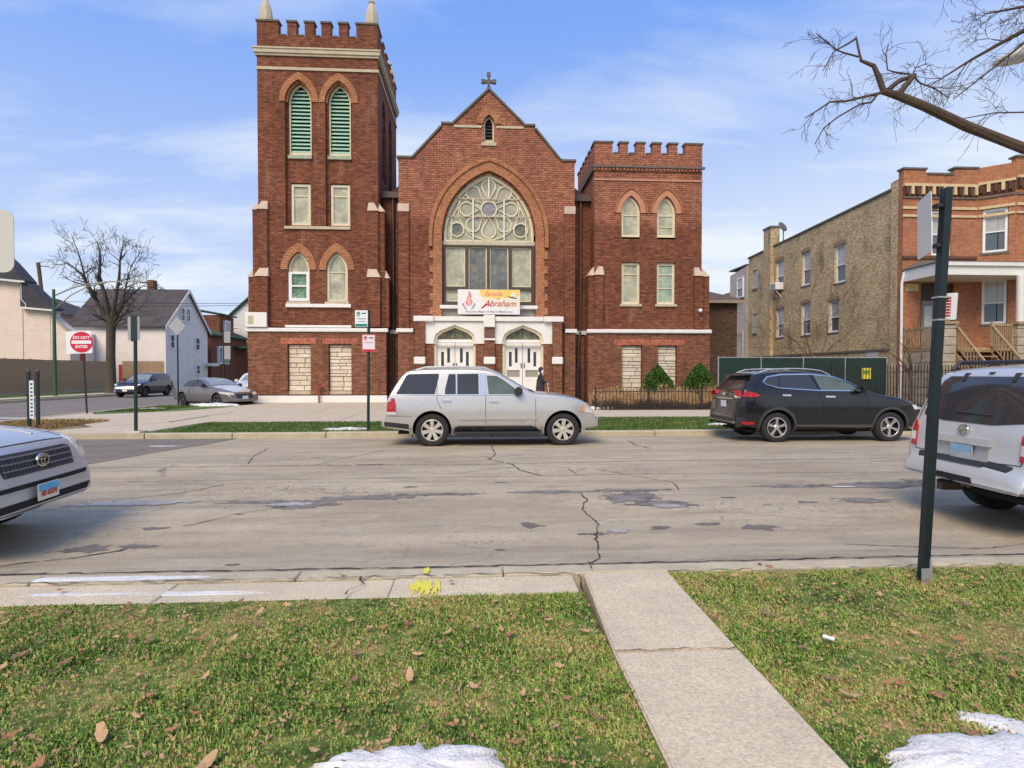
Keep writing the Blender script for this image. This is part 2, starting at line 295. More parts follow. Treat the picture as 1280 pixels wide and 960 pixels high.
def sheet(name,poly,z,m,parent=None,kind='structure',step=None,th=0):
    bm=nb(); zf=z if callable(z) else (lambda x,y:z)
    f=bm.faces.new([bm.verts.new((x,y,0)) for x,y in poly]); f.normal_update()
    if f.normal.z<0: f.normal_flip()
    if step:
        xs=[p[0] for p in poly]; ys=[p[1] for p in poly]
        k=min(ys)+step
        while k<max(ys): bmesh.ops.bisect_plane(bm,geom=bm.verts[:]+bm.edges[:]+bm.faces[:],plane_co=(0,k,0),plane_no=(0,1,0)); k+=step
    for v in bm.verts: v.co.z=zf(v.co.x,v.co.y)
    bmesh.ops.triangulate(bm,faces=[f for f in bm.faces if len(f.verts)>4])
    return obj(name,bm,m,parent,kind=kind)
sheet('ground',[(-900,-300),(900,-300),(900,1500),(-900,1500)],-.2,M_soil)
sheet('street',[(-90,4.62),(90,4.62),(90,15.4),(-90,15.4)],lambda x,y:zr(y),M_road,step=.2)
sheet('side_street',[(-26.5,15.4),(-15.6,15.4),(-15.6,120),(-26.5,120)],-.131,M_asph2)
sheet('asphalt_apron',[(-30,10.4),(-16,9.9),(-8.0,10.2),(-6.9,10.7),(-6.6,12.4),(-6.3,13.9),(-6.25,15.38),(-30,15.38)],lambda x,y:zr(y)+.005,M_asph,step=.4)
M_white=mat('white_road_paint',(.72,.71,.67),.7,.1,6,fine=.1)
sheet('crosswalk_line',[(-26,22.9),(-15.9,22.5),(-15.9,22.85),(-26,23.3)],-.125,M_white)
sheet('crosswalk_line',[(-26,20.2),(-15.9,19.9),(-15.9,20.2),(-26,20.55)],-.125,M_white)
# near side: lawn bed, walk slabs, kerb
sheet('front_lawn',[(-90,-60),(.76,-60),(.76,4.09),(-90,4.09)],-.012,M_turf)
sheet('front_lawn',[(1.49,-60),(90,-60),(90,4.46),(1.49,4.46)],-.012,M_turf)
kb=bpy.data.objects.new('near_kerb',None); C.objects.link(kb); kb['kind']='structure'
x=-9.4
for i,l in enumerate([1.9,2.1,2.05,1.95,1.6,2.0,2.2,1.9,2.0,2.0]):
    dz=rnd.uniform(-.008,.004); dy=rnd.uniform(-.008,.008)
    if x>-1 and x<1: dz=0
    B('kerb_stone',x+.004,x+l-.004,4.47+dy,4.645+dy,-.19,.012+dz,M_curb,kb,bev=.012); x+=l
fw=bpy.data.objects.new('walkway',None); C.objects.link(fw); fw['kind']='structure'
for y0,y1 in ((-1.5,.55),(.56,2.0-.0),(2.01-.0,3.175),(3.19,4.455)):
    bm=prism(nb(),[(.765,y0),(1.485,y0),(1.485 if y1<4 else 1.50,y1),(.765 if y1<4 else .83,y1)],-.15,.006); bmesh.ops.bevel(bm,geom=[e for e in bm.edges if all(v.co.z>0 for v in e.verts)],offset=.01,segments=2,affect='EDGES'); obj('paving_slab',bm,M_conc2,fw)
st=bpy.data.objects.new('kerbside_strip',None); C.objects.link(st); st['kind']='structure'
x=.74
for l in (1.38,1.62,1.5,1.55,1.5,1.5):
    bm=box(nb(),x-l+.003,x-.003,4.085,4.462,-.15,-.012+rnd.uniform(-.004,.003)); bmesh.ops.bevel(bm,geom=[e for e in bm.edges if all(v.co.z>-.05 for v in e.verts)],offset=.008,segments=1,affect='EDGES'); obj('paving_slab',bm,M_conc2,st); x-=l
# yellow spray mark over strip and kerb
M_yel=mat('yellow_spray_paint',(.70,.62,.08),.8,.2,20,fine=.4)
SOFT={}
def soft(m):
    # copy of a mark's material that thins out towards its rim
    if m.name in SOFT: return SOFT[m.name]
    k=m.copy(); k.name='soft_'+m.name; nt=k.node_tree; N=nt.nodes.new; L=nt.links.new; b=nt.nodes['Principled BSDF']
    at=N('ShaderNodeAttribute'); at.attribute_name='core'; tc=N('ShaderNodeTexCoord'); n=N('ShaderNodeTexNoise'); n.inputs['Scale'].default_value=9; n.inputs['Detail'].default_value=8; n.inputs['Roughness'].default_value=.7; L(tc.outputs['Object'],n.inputs[0])
    a=N('ShaderNodeMath'); a.operation='MULTIPLY_ADD'; a.inputs[1].default_value=1.5; L(n.outputs[0],a.inputs[0]); L(at.outputs['Fac'],a.inputs[2])
    r=N('ShaderNodeMapRange'); r.inputs[1].default_value=.96; r.inputs[2].default_value=1.14; r.inputs[4].default_value=.93; L(a.outputs[0],r.inputs[0]); L(r.outputs[0],b.inputs['Alpha']); SOFT[m.name]=k; return k
def blob(name,cx,cy,rx,ry,z,m,seed,n=40,amp=.35,kind='structure',rot=0,label=None,thick=0):
    if callable(z):
        bm=nb(); rings=[]; core=[]
        for f in (1.0,.8,.6,.4,.2):
            ring=[]
            for i in range(n):
                a=2*PI*i/n; k=1+amp*noise.fractal(Vector((math.cos(a)*1.3+seed*7.1,math.sin(a)*1.3,seed)),.7,2,4); u,v=rx*1.35*k*f*math.cos(a),ry*1.35*k*f*math.sin(a); X,Y=cx+u*math.cos(rot)-v*math.sin(rot),cy+u*math.sin(rot)+v*math.cos(rot)
                ring.append(bm.verts.new((X,Y,z(X,Y)))); core.append(1-f)
            rings.append(ring)
        for a,b in zip(rings,rings[1:]):
            for i in range(n): bm.faces.new((a[i],a[(i+1)%n],b[(i+1)%n],b[i]))
        bm.faces.new(rings[-1]); o=obj(name,bm,soft(m),kind=kind); at=o.data.attributes.new('core','FLOAT','POINT')
        for i,c_ in enumerate(core): at.data[i].value=c_
        return o
    pts=[]
    for i in range(n):
        a=2*PI*i/n; k=1+amp*noise.fractal(Vector((math.cos(a)*1.3+seed*7.1,math.sin(a)*1.3,seed)),.7,2,4)
        px_,py_=rx*k*math.cos(a),ry*k*math.sin(a); pts.append((cx+px_*math.cos(rot)-py_*math.sin(rot),cy+px_*math.sin(rot)+py_*math.cos(rot)))
    return sheet(name,pts,z,m,kind=kind,step=.4 if callable(z) else None)
[blob('paint_mark',-.47+i*.03+rnd.uniform(-.01,.01),4.25+rnd.uniform(-.03,.03),.018,.10+.03*(i%3),-.0035+.0012*i,M_yel,3.1+i,24,.9) for i in range(7)]; blob('paint_mark',-.41,4.56,.025,.075,.0165,M_yel,5.2,24,.4)
rz_=lambda d:(lambda x,y:zr(y)+d)
# damp patches, repairs and ice on the carriageway
M_patch=mat('patched_tar',(.105,.092,.085),.75,.3,4,.3,90,fine=.2,col2=(.33,.30,.26))
M_damp=mat('oily_stain',(.17,.145,.12),.6,.2,5,fine=.2)
def smear(P,m,seed,dz=.005):
    for k,(cx,cy,rx,ry) in enumerate(P): blob('tar_patch',cx,cy,rx,ry,(lambda d:(lambda x,y:zr(y)+d))(dz+.0012*k),m,seed+k*1.37,44,.45)
smear([(-2.75,7.48,.55,.09),(-2.15,7.32,.42,.20),(-1.45,7.66,.6,.13),(-.6,7.80,.62,.07)],M_patch,1.1)
blob('tar_patch',-2.35,7.32,.32,.1,rz_(.010),M_ice,2.2,amp=.4); blob('ice_patch',-4.35,7.5,.75,.13,rz_(.010),M_ice,8.4,rot=.02,amp=.5)
smear([(.95,7.86,.55,.08),(2.05,7.90,.6,.09),(2.05,7.45,.34,.34),(2.35,7.08,.36,.20)],M_patch,3.3)
blob('ice_patch',2.32,6.98,.2,.09,rz_(.010),M_ice,4.4)
smear([(4.7,8.06,.75,.10),(5.8,8.06,.9,.20),(7.2,8.1,1.1,.30)],M_patch,5.7)
blob('ice_patch',5.25,7.95,.16,.04,rz_(.010),M_snow,1.4); blob('tar_patch',5.0,7.15,.38,.12,rz_(.008),M_patch,1.9,amp=.5)
blob('ice_patch',1.47,5.98,.12,.07,rz_(.009),M_ice,6.1); blob('ice_patch',-7.1,13.4,.5,.1,rz_(.012),M_snow,2.9,amp=.5)
for cx,cy,rx,ry,sd_ in ((-3.75,5.68,.24,.09,1),(-3.27,5.75,.2,.055,2),(-3.45,6.35,.12,.05,3),(-1.95,10.3,.26,.06,4),(-.95,8.3,.1,.05,5),(.35,8.55,.09,.04,6),(.57,6.25,.12,.1,7),(1.95,6.1,.1,.07,8),(3.05,6.05,.2,.08,9),(2.55,6.2,.14,.06,10),(3.3,7.4,.14,.04,11),(-2.1,5.05,.05,.035,12),(.2,5.45,.05,.03,13),(4.2,7.1,.12,.04,14),(-2.8,6.9,.06,.03,15),(1.2,5.9,.15,.04,16)):
    blob('road_stain',cx,cy,rx,ry,rz_(.0045),M_damp,sd_*1.7,26,.6)
M_crack_shade=mat('crack_and_shade_dark',(.045,.04,.032),.95,.2,20)
def crack_shade(pts,wd,seed,dz=.009,name='crack_and_shade_line'):
    r=random.Random(seed); P=[pts[0]]
    for a,b in zip(pts,pts[1:]):
        d=math.hypot(b[0]-a[0],b[1]-a[1]); n=max(2,int(d/.07))
        for i in range(1,n+1):
            t=i/n; P.append((a[0]+(b[0]-a[0])*t+r.gauss(0,.012),a[1]+(b[1]-a[1])*t+r.gauss(0,.012)))
    bm=nb(); prev=None
    for i,p in enumerate(P):
        q=P[min(i+1,len(P)-1)]; o=P[max(i-1,0)]; dx,dy=q[0]-o[0],q[1]-o[1]; l=math.hypot(dx,dy) or 1; k=wd*r.uniform(.4,1.5)/2
        z=zr(p[1])+dz if p[1]>4.65 else .0165+dz*2
        a=bm.verts.new((p[0]-dy/l*k,p[1]+dx/l*k,z)); b=bm.verts.new((p[0]+dy/l*k,p[1]-dx/l*k,z))
        if prev: bm.faces.new((prev[1],b,a,prev[0]))
        prev=(a,b)
    return obj(name,bm,M_crack_shade,kind='structure')
crack_shade([(1.38,7.8),(1.42,7.4),(1.25,6.9),(1.32,6.3),(1.2,5.8),(1.12,5.2),(1.0,4.85),(.93,4.65),(.9,4.47)],.014,1)
crack_shade([(-9,4.80),(-4,4.83),(0,4.79),(2,4.82),(4,4.85),(8,4.88)],.020,2,dz=.008)
crack_shade([(-9,4.466),(.74,4.464)],.010,41,dz=-.002); crack_shade([(1.5,4.46),(9,4.462)],.007,42,dz=-.002); crack_shade([(.77,3.183),(1.48,3.183)],.006,43,dz=-.002); crack_shade([(.752,4.0),(.755,4.1),(.79,4.47)],.018,44,dz=-.012)  # first strip is painted shade along the kerb's raised back edge
crack_shade([(-5.2,4.9),(-4.2,5.1),(-3.6,5.45),(-3.35,5.7)],.02,3)
crack_shade([(-5.2,7.2),(-4.6,7.7),(-4.0,8.1),(-3.7,8.6)],.014,4); crack_shade([(-3.2,6.4),(-2.8,6.9),(-2.3,7.3)],.012,5)
crack_shade([(-9,10.1),(-4,10.3),(0,10.2),(3,10.45),(9,10.5)],.018,6); crack_shade([(-6,8.9),(-3,8.95),(0,9.0),(3,9.1),(8,9.0)],.012,7)
crack_shade([(.3,13),(.35,11.5),(.2,10.8),(.6,10.2),(.7,9.6),(1.0,9.0)],.018,8); crack_shade([(.7,9.9),(-.1,9.5)],.012,9); crack_shade([(.8,10.2),(1.5,9.8),(1.6,9.1)],.012,10)
crack_shade([(2.0,9.6),(2.5,8.9),(2.9,8.4),(2.8,7.9)],.014,11); crack_shade([(-4.6,13.0),(-4.4,11.6),(-4.1,10.5)],.015,12); crack_shade([(-1.9,12.4),(-2.6,11.0),(-2.9,10.2)],.014,13)
crack_shade([(6.3,5.0),(5.4,5.3),(4.7,5.1),(3.6,5.4)],.012,14); crack_shade([(3.7,14),(3.6,13),(3.75,12.2)],.02,15)
for k in range(2): crack_shade([(-30,12.0+k*1.6),(-12,12.1+k*1.6),(-7,12.3+k*1.4)],.014,20+k)
crack_shade([(-.9,4.46),(-.86,4.3),(-.95,4.1)],.012,30,dz=0); 
# far side kerb with rounded corner, verge, pavement
fk=bpy.data.objects.new('far_kerb',None); C.objects.link(fk); fk['kind']='structure'
x=-8.6
while x<34:
    l=rnd.uniform(1.9,2.6); dz=rnd.uniform(-.012,.006)
    B('kerb_stone',x+.01,x+l-.01,15.36+rnd.uniform(-.01,.01),15.62,-.2,.015+dz,M_curb,fk,bev=.02); x+=l
cpts=[(-8.6,15.36)]+[(-11.0-4.6*math.sin(a),19.96-4.6*math.cos(a)) for a in [i*PI/2/9 for i in range(10)]]+[(-15.6,y) for y in (22,24.2,26.4,28.8)]
for a,b in zip(cpts,cpts[1:]):
    d=Vector((b[0]-a[0],b[1]-a[1])).normalized(); n=Vector((d.y,-d.x))*-.24; n=-n if False else n
    nn=Vector((-d.y,d.x)); nn=nn if nn.dot(Vector((-9,25))-Vector(a))>0 else -nn
    q=[Vector(a)+d*.01,Vector(b)-d*.01,Vector(b)-d*.01+nn*.24,Vector(a)+d*.01+nn*.24]
    low=-.10 if -11.2<a[0]<-9.4 and a[1]<15.9 else .012
    obj('kerb_stone',prism(nb(),[tuple(v) for v in q],-.2,low),M_curb,fk)
blk=[(-8.5,15.5)]+[(-11.0-4.45*math.sin(a),19.96-4.45*math.cos(a)) for a in [i*PI/2/9 for i in range(10)]]+[(-15.5,29),(-12.5,29.2),(-12.5,120),(90,120),(90,15.5)]
sheet('block_surface',blk,-.03,M_soil); sheet('parking_apron',[(-15.62,29),(-12.5,29.2),(-12.5,60),(-15.62,60)],-.12,M_asph2)
sheet('left_block_surface',[(-26.5,29),(-26.5,140),(-140,140),(-140,15.4),(-60,15.4),(-60,29)],-.05,M_verge)
sheet('side_street',[(-60,15.4),(-26.4,15.4),(-26.4,29.02),(-60,29.02)],-.132,M_asph2)
lk=bpy.data.objects.new('left_kerb',None); C.objects.link(lk); lk['kind']='structure'
y=29.0
while y<60: B('kerb_stone',-26.75,-26.5,y+.01,y+2.9,-.2,.0,M_curb,lk); y+=2.92
# verge strips (turf between kerb and pavement)
sheet('verge',[(-8.8,15.64),(-2.3,15.64),(34,15.64),(34,20.2),(3,20.3),(-3,18.9),(-8.6,18.9)],-.004,M_verge)
sheet('verge',[(-15.3,24.0),(-14.6,22.9),(-12.4,24.5),(-10.8,27.6),(-13.0,28.7),(-15.3,28.9)],-.004,M_verge)
sheet('verge',[(-15.2,19.9),(-14.6,18.1),(-13.2,16.7),(-12.0,16.2),(-11.3,17.4),(-12.5,18.6),(-13.6,20.3)],-.004,mat('dead_grass_bed',(.23,.17,.08),.95,.4,6,.5,40))
pv=bpy.data.objects.new('pavement',None); C.objects.link(pv); pv['kind']='structure'
def pslab(pts,z=.006,m=None,dz=.0):
    bm=prism(nb(),pts,-.12,z+dz); return obj('paving_slab',bm,m or M_conc,pv)
x=-9.8
while x<30:     # main pavement flags
    l=1.75
    y0=18.92 if x<-2.5 else (19.4 if x<1.4 else 20.32)
    pslab([(x+.01,y0),(x+l-.01,y0),(x+l-.01,22.0),(x+.01,22.0)],dz=rnd.uniform(-.004,.004)); pslab([(x+.01,22.02),(x+l-.01,22.02),(x+l-.01,23.95),(x+.01,23.95)],dz=rnd.uniform(-.004,.004)); x+=l
for i in range(7):   # plaza flags up to the church
    for j in range(3):
        x0=-11.5+i*2.43; y0=24.0+j*2.3; pslab([(x0+.01,y0),(x0+2.42,y0),(x0+2.42,y0+2.28),(x0+.01,y0+2.28)],dz=rnd.uniform(-.004,.004))
pslab([(-9.9,15.65),(-8.85,15.65),(-8.65,18.9),(-9.9,18.9)]); pslab([(-11.9,16.1),(-9.92,15.65),(-9.92,18.9),(-11.2,17.5)],z=-.002)
pslab([(-11.2,17.55),(-9.92,18.9),(-9.92,21.9),(-13.4,20.4),(-12.4,18.7)]); pslab([(-13.45,20.45),(-9.85,22.0),(-9.85,24),(-11.4,26.8),(-12.3,24.4),(-14.5,22.7),(-15.3,23.8),(-15.3,20.2)])
pslab([(-29.5,31),(-27.9,31),(-27.9,58),(-29.5,58)])
def snow(cx,cy,rx,ry,h,seed,label,z0=0,rot=0,n=90,grp=None,amp=.26,m=None):
    bm=nb(); rings=[]
    for k,(f,hh) in enumerate(((1,0),(.93,.55),(.78,.8),(.5,.95),(.2,1))):
        ring=[]
        for i in range(n):
            a=2*PI*i/n; q=1+amp*noise.fractal(Vector((math.cos(a)*2.2+seed*5.3,math.sin(a)*2.2,seed)),.35,2.3,7); px_,py_=rx*q*f*math.cos(a),ry*q*f*math.sin(a)
            X,Y=px_*math.cos(rot)-py_*math.sin(rot),px_*math.sin(rot)+py_*math.cos(rot)
            ring.append(bm.verts.new((X,Y,z0-.01+(h*hh*(1+.5*fbm(X+seed,Y,6)) if hh else 0))))
        rings.append(ring)
    for a,b in zip(rings,rings[1:]):
        for i in range(n): bm.faces.new((a[i],a[(i+1)%n],b[(i+1)%n],b[i]))
    bm.faces.new(rings[-1]); o=obj('snow_patch',bm,m or M_snow,smooth=180); o.location=(cx,cy,0)
    return tag(o,label,'snow',grp)
snow(-.26,2.26,.37,.15,.06,1.0,'melting snow heap at the bottom edge of the left lawn'); snow(-.72,2.25,.09,.035,.02,2.0,'small dirty snow scrap beside the heap on the left lawn')
snow(2.14,2.16,.46,.19,.055,3.3,'wide patch of melting snow on the lawn right of the walkway',rot=-.1); snow(2.36,2.42,.17,.075,.022,4.1,'ragged arm of snow on the right lawn behind the wide patch',rot=-.5)
snow(-3.25,4.28,1.7,.055,.006,5.5,'thin strip of snow lying along the near kerb at the left',z0=-.006,amp=.5); snow(-2.95,4.555,.9,.05,.006,6.5,'film of snow on top of the near kerb at the left',z0=.012)
snow(-3.7,16.3,.65,.22,.05,7.2,'flat slab of snow on the verge by the two-sign pole'); snow(-12.7,28.4,1.0,.35,.12,8.8,'long snow heap between the parked sedan and the church corner')
snow(7.5,17.2,.55,.22,.04,9.9,'small snow patch on the verge in front of the evergreens'); snow(5.4,25.0,.75,.3,.1,10.4,'snow heap at the foot of the low garden fence'); snow(-14.4,26.2,.7,.2,.04,11.3,'thin snow streak on the grass near the diamond sign',amp=.4)
# ---- grass blades as one mesh
import numpy as np
def blades(name,regions,n,lmin,lmax,wd,m,seed,label=None,lean=.9,z=-.012,bare=False):
    g=np.random.default_rng(seed); X=[];Y=[]
    tot=sum((r[1]-r[0])*(r[3]-r[2]) for r in regions)
    for r in regions:
        k=int(n*(r[1]-r[0])*(r[3]-r[2])/tot); X.append(g.uniform(r[0],r[1],k)); Y.append(g.uniform(r[2],r[3],k))
    X=np.concatenate(X);Y=np.concatenate(Y)
    if bare:
        c1=np.array([noise.fractal(Vector((x_*1.3+seed,y_*1.3,1.7)),.6,2.1,4) for x_,y_ in zip(X,Y)]); keep=g.uniform(0,1,len(X))<np.clip(.88+c1*1.7,.34,1); X=X[keep]; Y=Y[keep]; c1=c1[keep]
    k=len(X)
    th=g.uniform(0,2*PI,k); ln=g.uniform(lmin,lmax,k)*(np.clip(.9+c1*.9,.45,1.35) if bare else 1); ti=g.uniform(.15,1.45,k)*lean; wv=g.uniform(.6,1.4,k)*wd
    dx,dy=np.cos(th),np.sin(th); bx,by=-dy*wv/2,dx*wv/2
    co=np.zeros((k,4,3)); mid=.55
    co[:,0]=np.stack([X-bx,Y-by,np.full(k,z)],1); co[:,1]=np.stack([X+bx,Y+by,np.full(k,z)],1)
    tw=g.uniform(-.5,.5,k)
    co[:,3]=np.stack([X+dx*ln*mid*np.sin(ti*.7)-bx*.9,Y+dy*ln*mid*np.sin(ti*.7)-by*.9,z+ln*mid*np.cos(ti*.7)],1)
    co[:,2]=np.stack([X+np.cos(th+tw)*ln*np.sin(ti),Y+np.sin(th+tw)*ln*np.sin(ti),z+ln*np.cos(ti)],1)
    me=bpy.data.meshes.new(name); me.vertices.add(k*4); me.vertices.foreach_set('co',co.ravel()); me.loops.add(k*4); me.polygons.add(k)
    me.loops.foreach_set('vertex_index',np.arange(k*4,dtype=np.int32)); me.polygons.foreach_set('loop_start',np.arange(0,k*4,4,dtype=np.int32))
    me.update(calc_edges=True); me.validate()
    o=obj(name,me,m,kind='stuff')
    if label: o['label']=label; o['category']='grass'
    return o
blades('grass',[(-5.2,-2.2,2.6,4.08),(-2.2,.755,2.0,4.08)],210000,.008,.033,.0062,M_blade,1,'short patchy green and straw grass of the lawn left of the walkway',lean=1.05,bare=True)
blades('grass',[(1.50,2.7,2.0,4.45),(2.7,5.4,2.3,4.45)],135000,.008,.033,.0062,M_blade,2,'yellowish green grass of the lawn right of the walkway',lean=1.05,bare=True)
blades('grass',[(-8.5,3.2,15.7,18.85),(3.0,16,15.7,20.2)],60000,.03,.07,.014,M_verge,3,'short green grass of the verge between far kerb and pavement',z=-.004)
blades('grass',[(-15.2,-13.2,24.3,28.5)],9000,.03,.07,.014,M_verge,4,'green grass wedge by the side street',z=-.004)
blades('grass',[(-14.6,-12.0,17,19.6)],6000,.05,.16,.014,mat('straw_blades',(.36,.24,.10),.9,.3,5),5,'dead brown grass in the corner bed behind the short posts',z=-.004)
blades('leaf_litter',[(-5,.75,2.0,4.05),(1.5,5.3,2.2,4.4)],16000,.008,.026,.013,mat('dry_litter',(.40,.25,.13),.9,.4,8),6,'crumbled dry leaf bits scattered in the lawn',lean=1.1,z=.004)
# ---- fallen leaves
def leaf_mesh(seed,lobes=5):
    r=random.Random(seed); bm=nb(); n=lobes*4; c=bm.verts.new((0,0,.006)); ring=[]
    for i in range(n):
        a=2*PI*i/n; q=((1.0,.74,.66,.78)[i%4] if seed%2 else 1-.35*abs(math.sin(a)))*r.uniform(.8,1.12)*(1.25 if abs(math.cos(a))>.9 else 1)
        ring.append(bm.verts.new((q*math.cos(a),q*.8*math.sin(a),.16*r.uniform(-.2,1)+.12*math.cos(a*2))))
    for i in range(n): bm.faces.new((c,ring[i],ring[(i+1)%n]))
    me=bpy.data.meshes.new('leaf'); bm.to_mesh(me); bm.free(); return me
LM=[mat('tan_leaf',(.52,.32,.16),.8,.2,30),mat('rust_leaf',(.36,.17,.075),.8,.25,30),mat('brown_leaf',(.24,.14,.08),.8,.25,30)]
lm=[]
for i in range(6):
    me=leaf_mesh(i); me.materials.append(LM[i%3]); lm.append(me)
def leaf(x,y,s,k,label,grp=None,z=.03):
    o=bpy.data.objects.new('fallen_leaf',lm[k]); C.objects.link(o); o.location=(x,y,z); o.rotation_euler=(rnd.uniform(-.3,.3),rnd.uniform(-.3,.3),rnd.uniform(0,6.28)); o.scale=(s,s,s); return tag(o,label,'leaf',grp)
leaf(-1.08,2.33,.048,0,'large tan leaf near the bottom edge of the left lawn'); leaf(-1.62,2.55,.046,0,'pale curled leaf in the left foreground of the lawn'); leaf(-1.75,2.36,.045,1,'rusty leaf in the bottom left corner of the lawn')
leaf(-.02,2.83,.03,0,'orange tan leaf lying alone mid lawn left of the walkway'); leaf(-.35,2.95,.04,0,'crumpled tan leaf on the green part of the left lawn'); leaf(1.79,2.65,.042,0,'light brown leaf on the lawn just right of the walkway'); leaf(2.2,2.62,.04,1,'rust brown leaf above the snow patch on the right lawn')
rl=random.Random(4)
for i in range(270):
    if i%3: x=rl.uniform(-3.6,.7)
    else: x=rl.uniform(1.55,4.8)
    y=rl.uniform(2.25,4.0) if x<.8 else rl.uniform(2.3,4.35)
    s_=rl.uniform(.012,.034); k_=rl.randrange(6); q_='middle of the' if 2.8<y<3.6 else ('street side of the' if y>=3.6 else 'bottom of the')
    w_='far left lawn' if x<-2.4 else ('left lawn below the silver compact SUV' if x<-1.2 else ('left lawn near the yellow paint mark' if x<-.1 else ('left lawn beside the walkway' if x<1 else ('right lawn beside the walkway' if x<2.4 else ('right lawn before the leaning pole' if x<3.4 else 'right lawn beyond the leaning pole')))))
    leaf(x,y,s_,k_,('tiny ','small ','curled ')[0 if s_<.019 else (1 if s_<.027 else 2)]+('tan','rust','brown')[k_%3]+' leaf on the '+q_+' '+w_,'dry leaves scattered over the front lawn')
for x,y in ((-3.0,4.3),(-1.05,4.5),(2.3,4.55),(2.35,4.5),(-.2,4.3)): leaf(x,y,.03,1,'dry leaf caught along the near kerb','dry leaves along the near kerb',z=.02)
o=obj('paper_scrap',box(nb(),-.03,.03,-.012,.012,0,.008),mat('white_paper',(.8,.8,.8),.7,0)); o.location=(2.03,3.2,.04); o.rotation_euler=(.2,.1,-.6); tag(o,'small white scrap of litter on the right lawn','litter')
# ================================================================ the church
BK=brick('church_brick',(.178,.062,.035),(.268,.096,.050),(.082,.044,.031),mott=.32)
BKT=brick('church_brick_paler_top',(.178,.062,.035),(.268,.096,.050),(.082,.044,.031),mott=.3,top=((.335,.128,.077),(.41,.168,.10)),ztop=9.7)  # brick colour turns paler above a set height
BKL=brick('church_base_brick',(.20,.082,.045),(.29,.12,.065),(.12,.07,.05),mott=.3)
ORB=brick('orange_arch_brick',(.41,.175,.088),(.49,.22,.11),(.20,.10,.06),bw=.2,rh=.1,ms=.008,mott=.2)
RED=brick('red_frieze_brick',(.40,.11,.07),(.48,.15,.09),(.30,.16,.11),bw=.12,rh=.2,ms=.01,mott=.3)
LIME=mat('limestone',(.53,.455,.33),.85,.14,2,.3,30,fine=.1); WST=mat('white_painted_stone',(.80,.78,.74),.6,.06,2,.15,20,fine=.05)
PINKST=mat('pink_grey_stone',(.58,.45,.36),.85,.15,2,.3,30,fine=.1); COP=mat('weathered_coping',(.14,.125,.11),.85,.25,3,.2,30)
CREAM=mat('cream_window_frame',(.72,.65,.47),.6,.10,3,fine=.08); BRN=mat('brown_window_frame',(.075,.05,.04),.5,.15,3)
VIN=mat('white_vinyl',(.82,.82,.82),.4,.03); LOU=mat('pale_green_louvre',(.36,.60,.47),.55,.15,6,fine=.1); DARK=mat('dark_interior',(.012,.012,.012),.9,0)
SG=stained('pale_leaded_glass',(.44,.43,.30),(.54,.49,.37),(.38,.40,.30),7); SG2=stained('grey_leaded_glass',(.17,.17,.15),(.24,.24,.17),(.15,.16,.16),5)
SGM=stained('leaded_glass_petals',(.42,.42,.31),(.46,.38,.34),(.37,.40,.29),6); GRN=stained('green_stained_glass',(.06,.19,.11),(.30,.36,.27),(.13,.27,.15),14)
CLR=glassm('window_glass',(.10,.12,.13)); DKG=glassm('dark_glass',(.025,.028,.03)); GUT=mat('brown_gutter',(.10,.065,.055),.5,.15,2)
CH=thing('brick_church','red brick church with a tall battlemented tower, gabled centre and shorter right tower','church',(0,31,0))
# everything below is in church coordinates: y=0 is the tower face
def archband(name,xc,a,zs,h,t,th,y0,y1,m,par,n=10):
    o=arch(xc,a+t,zs,h+th,n); i=arch(xc,a,zs,h,n); return S(name,o+i[::-1],[],y0,y1,m,par)
def window(name,xc,a,z0,zs,h,yf,par,fr=CREAM,gl=SG,fw=.13,bars=(),vb=(),sill=None,sillm=LIME,dep=.12,pn='window'):
    """framed window: frame, glass, glazing bars, sill; pointed when h>0"""
    full=lancet(xc,a,z0,zs,h) if h else rect(xc-a,xc+a,z0,zs); inn=lancet(xc,a-fw,z0+fw,zs,h-fw*1.15) if h else rect(xc-a+fw,xc+a-fw,z0+fw,zs-fw)
    W=S(pn,full,[inn],yf,yf+dep,fr,par)
    S('glass',lancet(xc,a-fw*.5,z0+fw*.5,zs,h-fw*.5) if h else rect(xc-a+fw*.5,xc+a-fw*.5,z0+fw*.5,zs-fw*.5),[],yf+dep*.6,yf+dep*.75,gl,W)
    for z,th in bars: B('glazing_bar',xc-a+fw,xc+a-fw,yf+.03,yf+dep*.58,z-th/2,z+th/2,fr,W)
    for x,th in vb: B('glazing_bar',x-th/2,x+th/2,yf+.04,yf+dep*.56,z0+fw,zs-(0 if h else fw),fr,W)
    if sill: B('sill',xc-a-sill[0],xc+a+sill[0],yf-sill[1],yf+dep,z0-sill[2],z0,sillm,W,bev=.015)
    return W
# ---- left tower walls
TX0,TX1=-11.45,-5.25; TD=6.9; top=19.15
NX=[(-10.05,-8.62),(-7.98,-6.58)]; LW=[(-9.33,.50),(-7.30,.50)]
niche=[]
for (a,b) in NX: niche.append(lancet((a+b)/2,(b-a)/2,9.25,15.75,1.15))
low=[lancet(-9.40,.56,5.33,7.0,.95),lancet(-7.42,.56,5.33,7.0,.95)]
bm=slab(nb(),rect(TX0,TX1,4.0,top),niche+low,0,.22)
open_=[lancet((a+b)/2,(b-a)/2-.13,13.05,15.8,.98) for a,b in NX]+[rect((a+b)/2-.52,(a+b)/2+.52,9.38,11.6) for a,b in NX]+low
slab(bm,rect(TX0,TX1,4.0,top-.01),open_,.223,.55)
sn=[lancet(1.95,.62,12.3,15.75,1.1),lancet(4.35,.62,12.3,15.75,1.1)]
slab(bm,rect(.553,TD,4.0,top),sn,TX1-.2,TX1,'x'); slab(bm,rect(.553,TD-.3,4.0,top),[lancet(1.95,.45,12.5,15.7,.95),lancet(4.35,.45,12.5,15.7,.95)],TX1-.5,TX1-.203,'x')
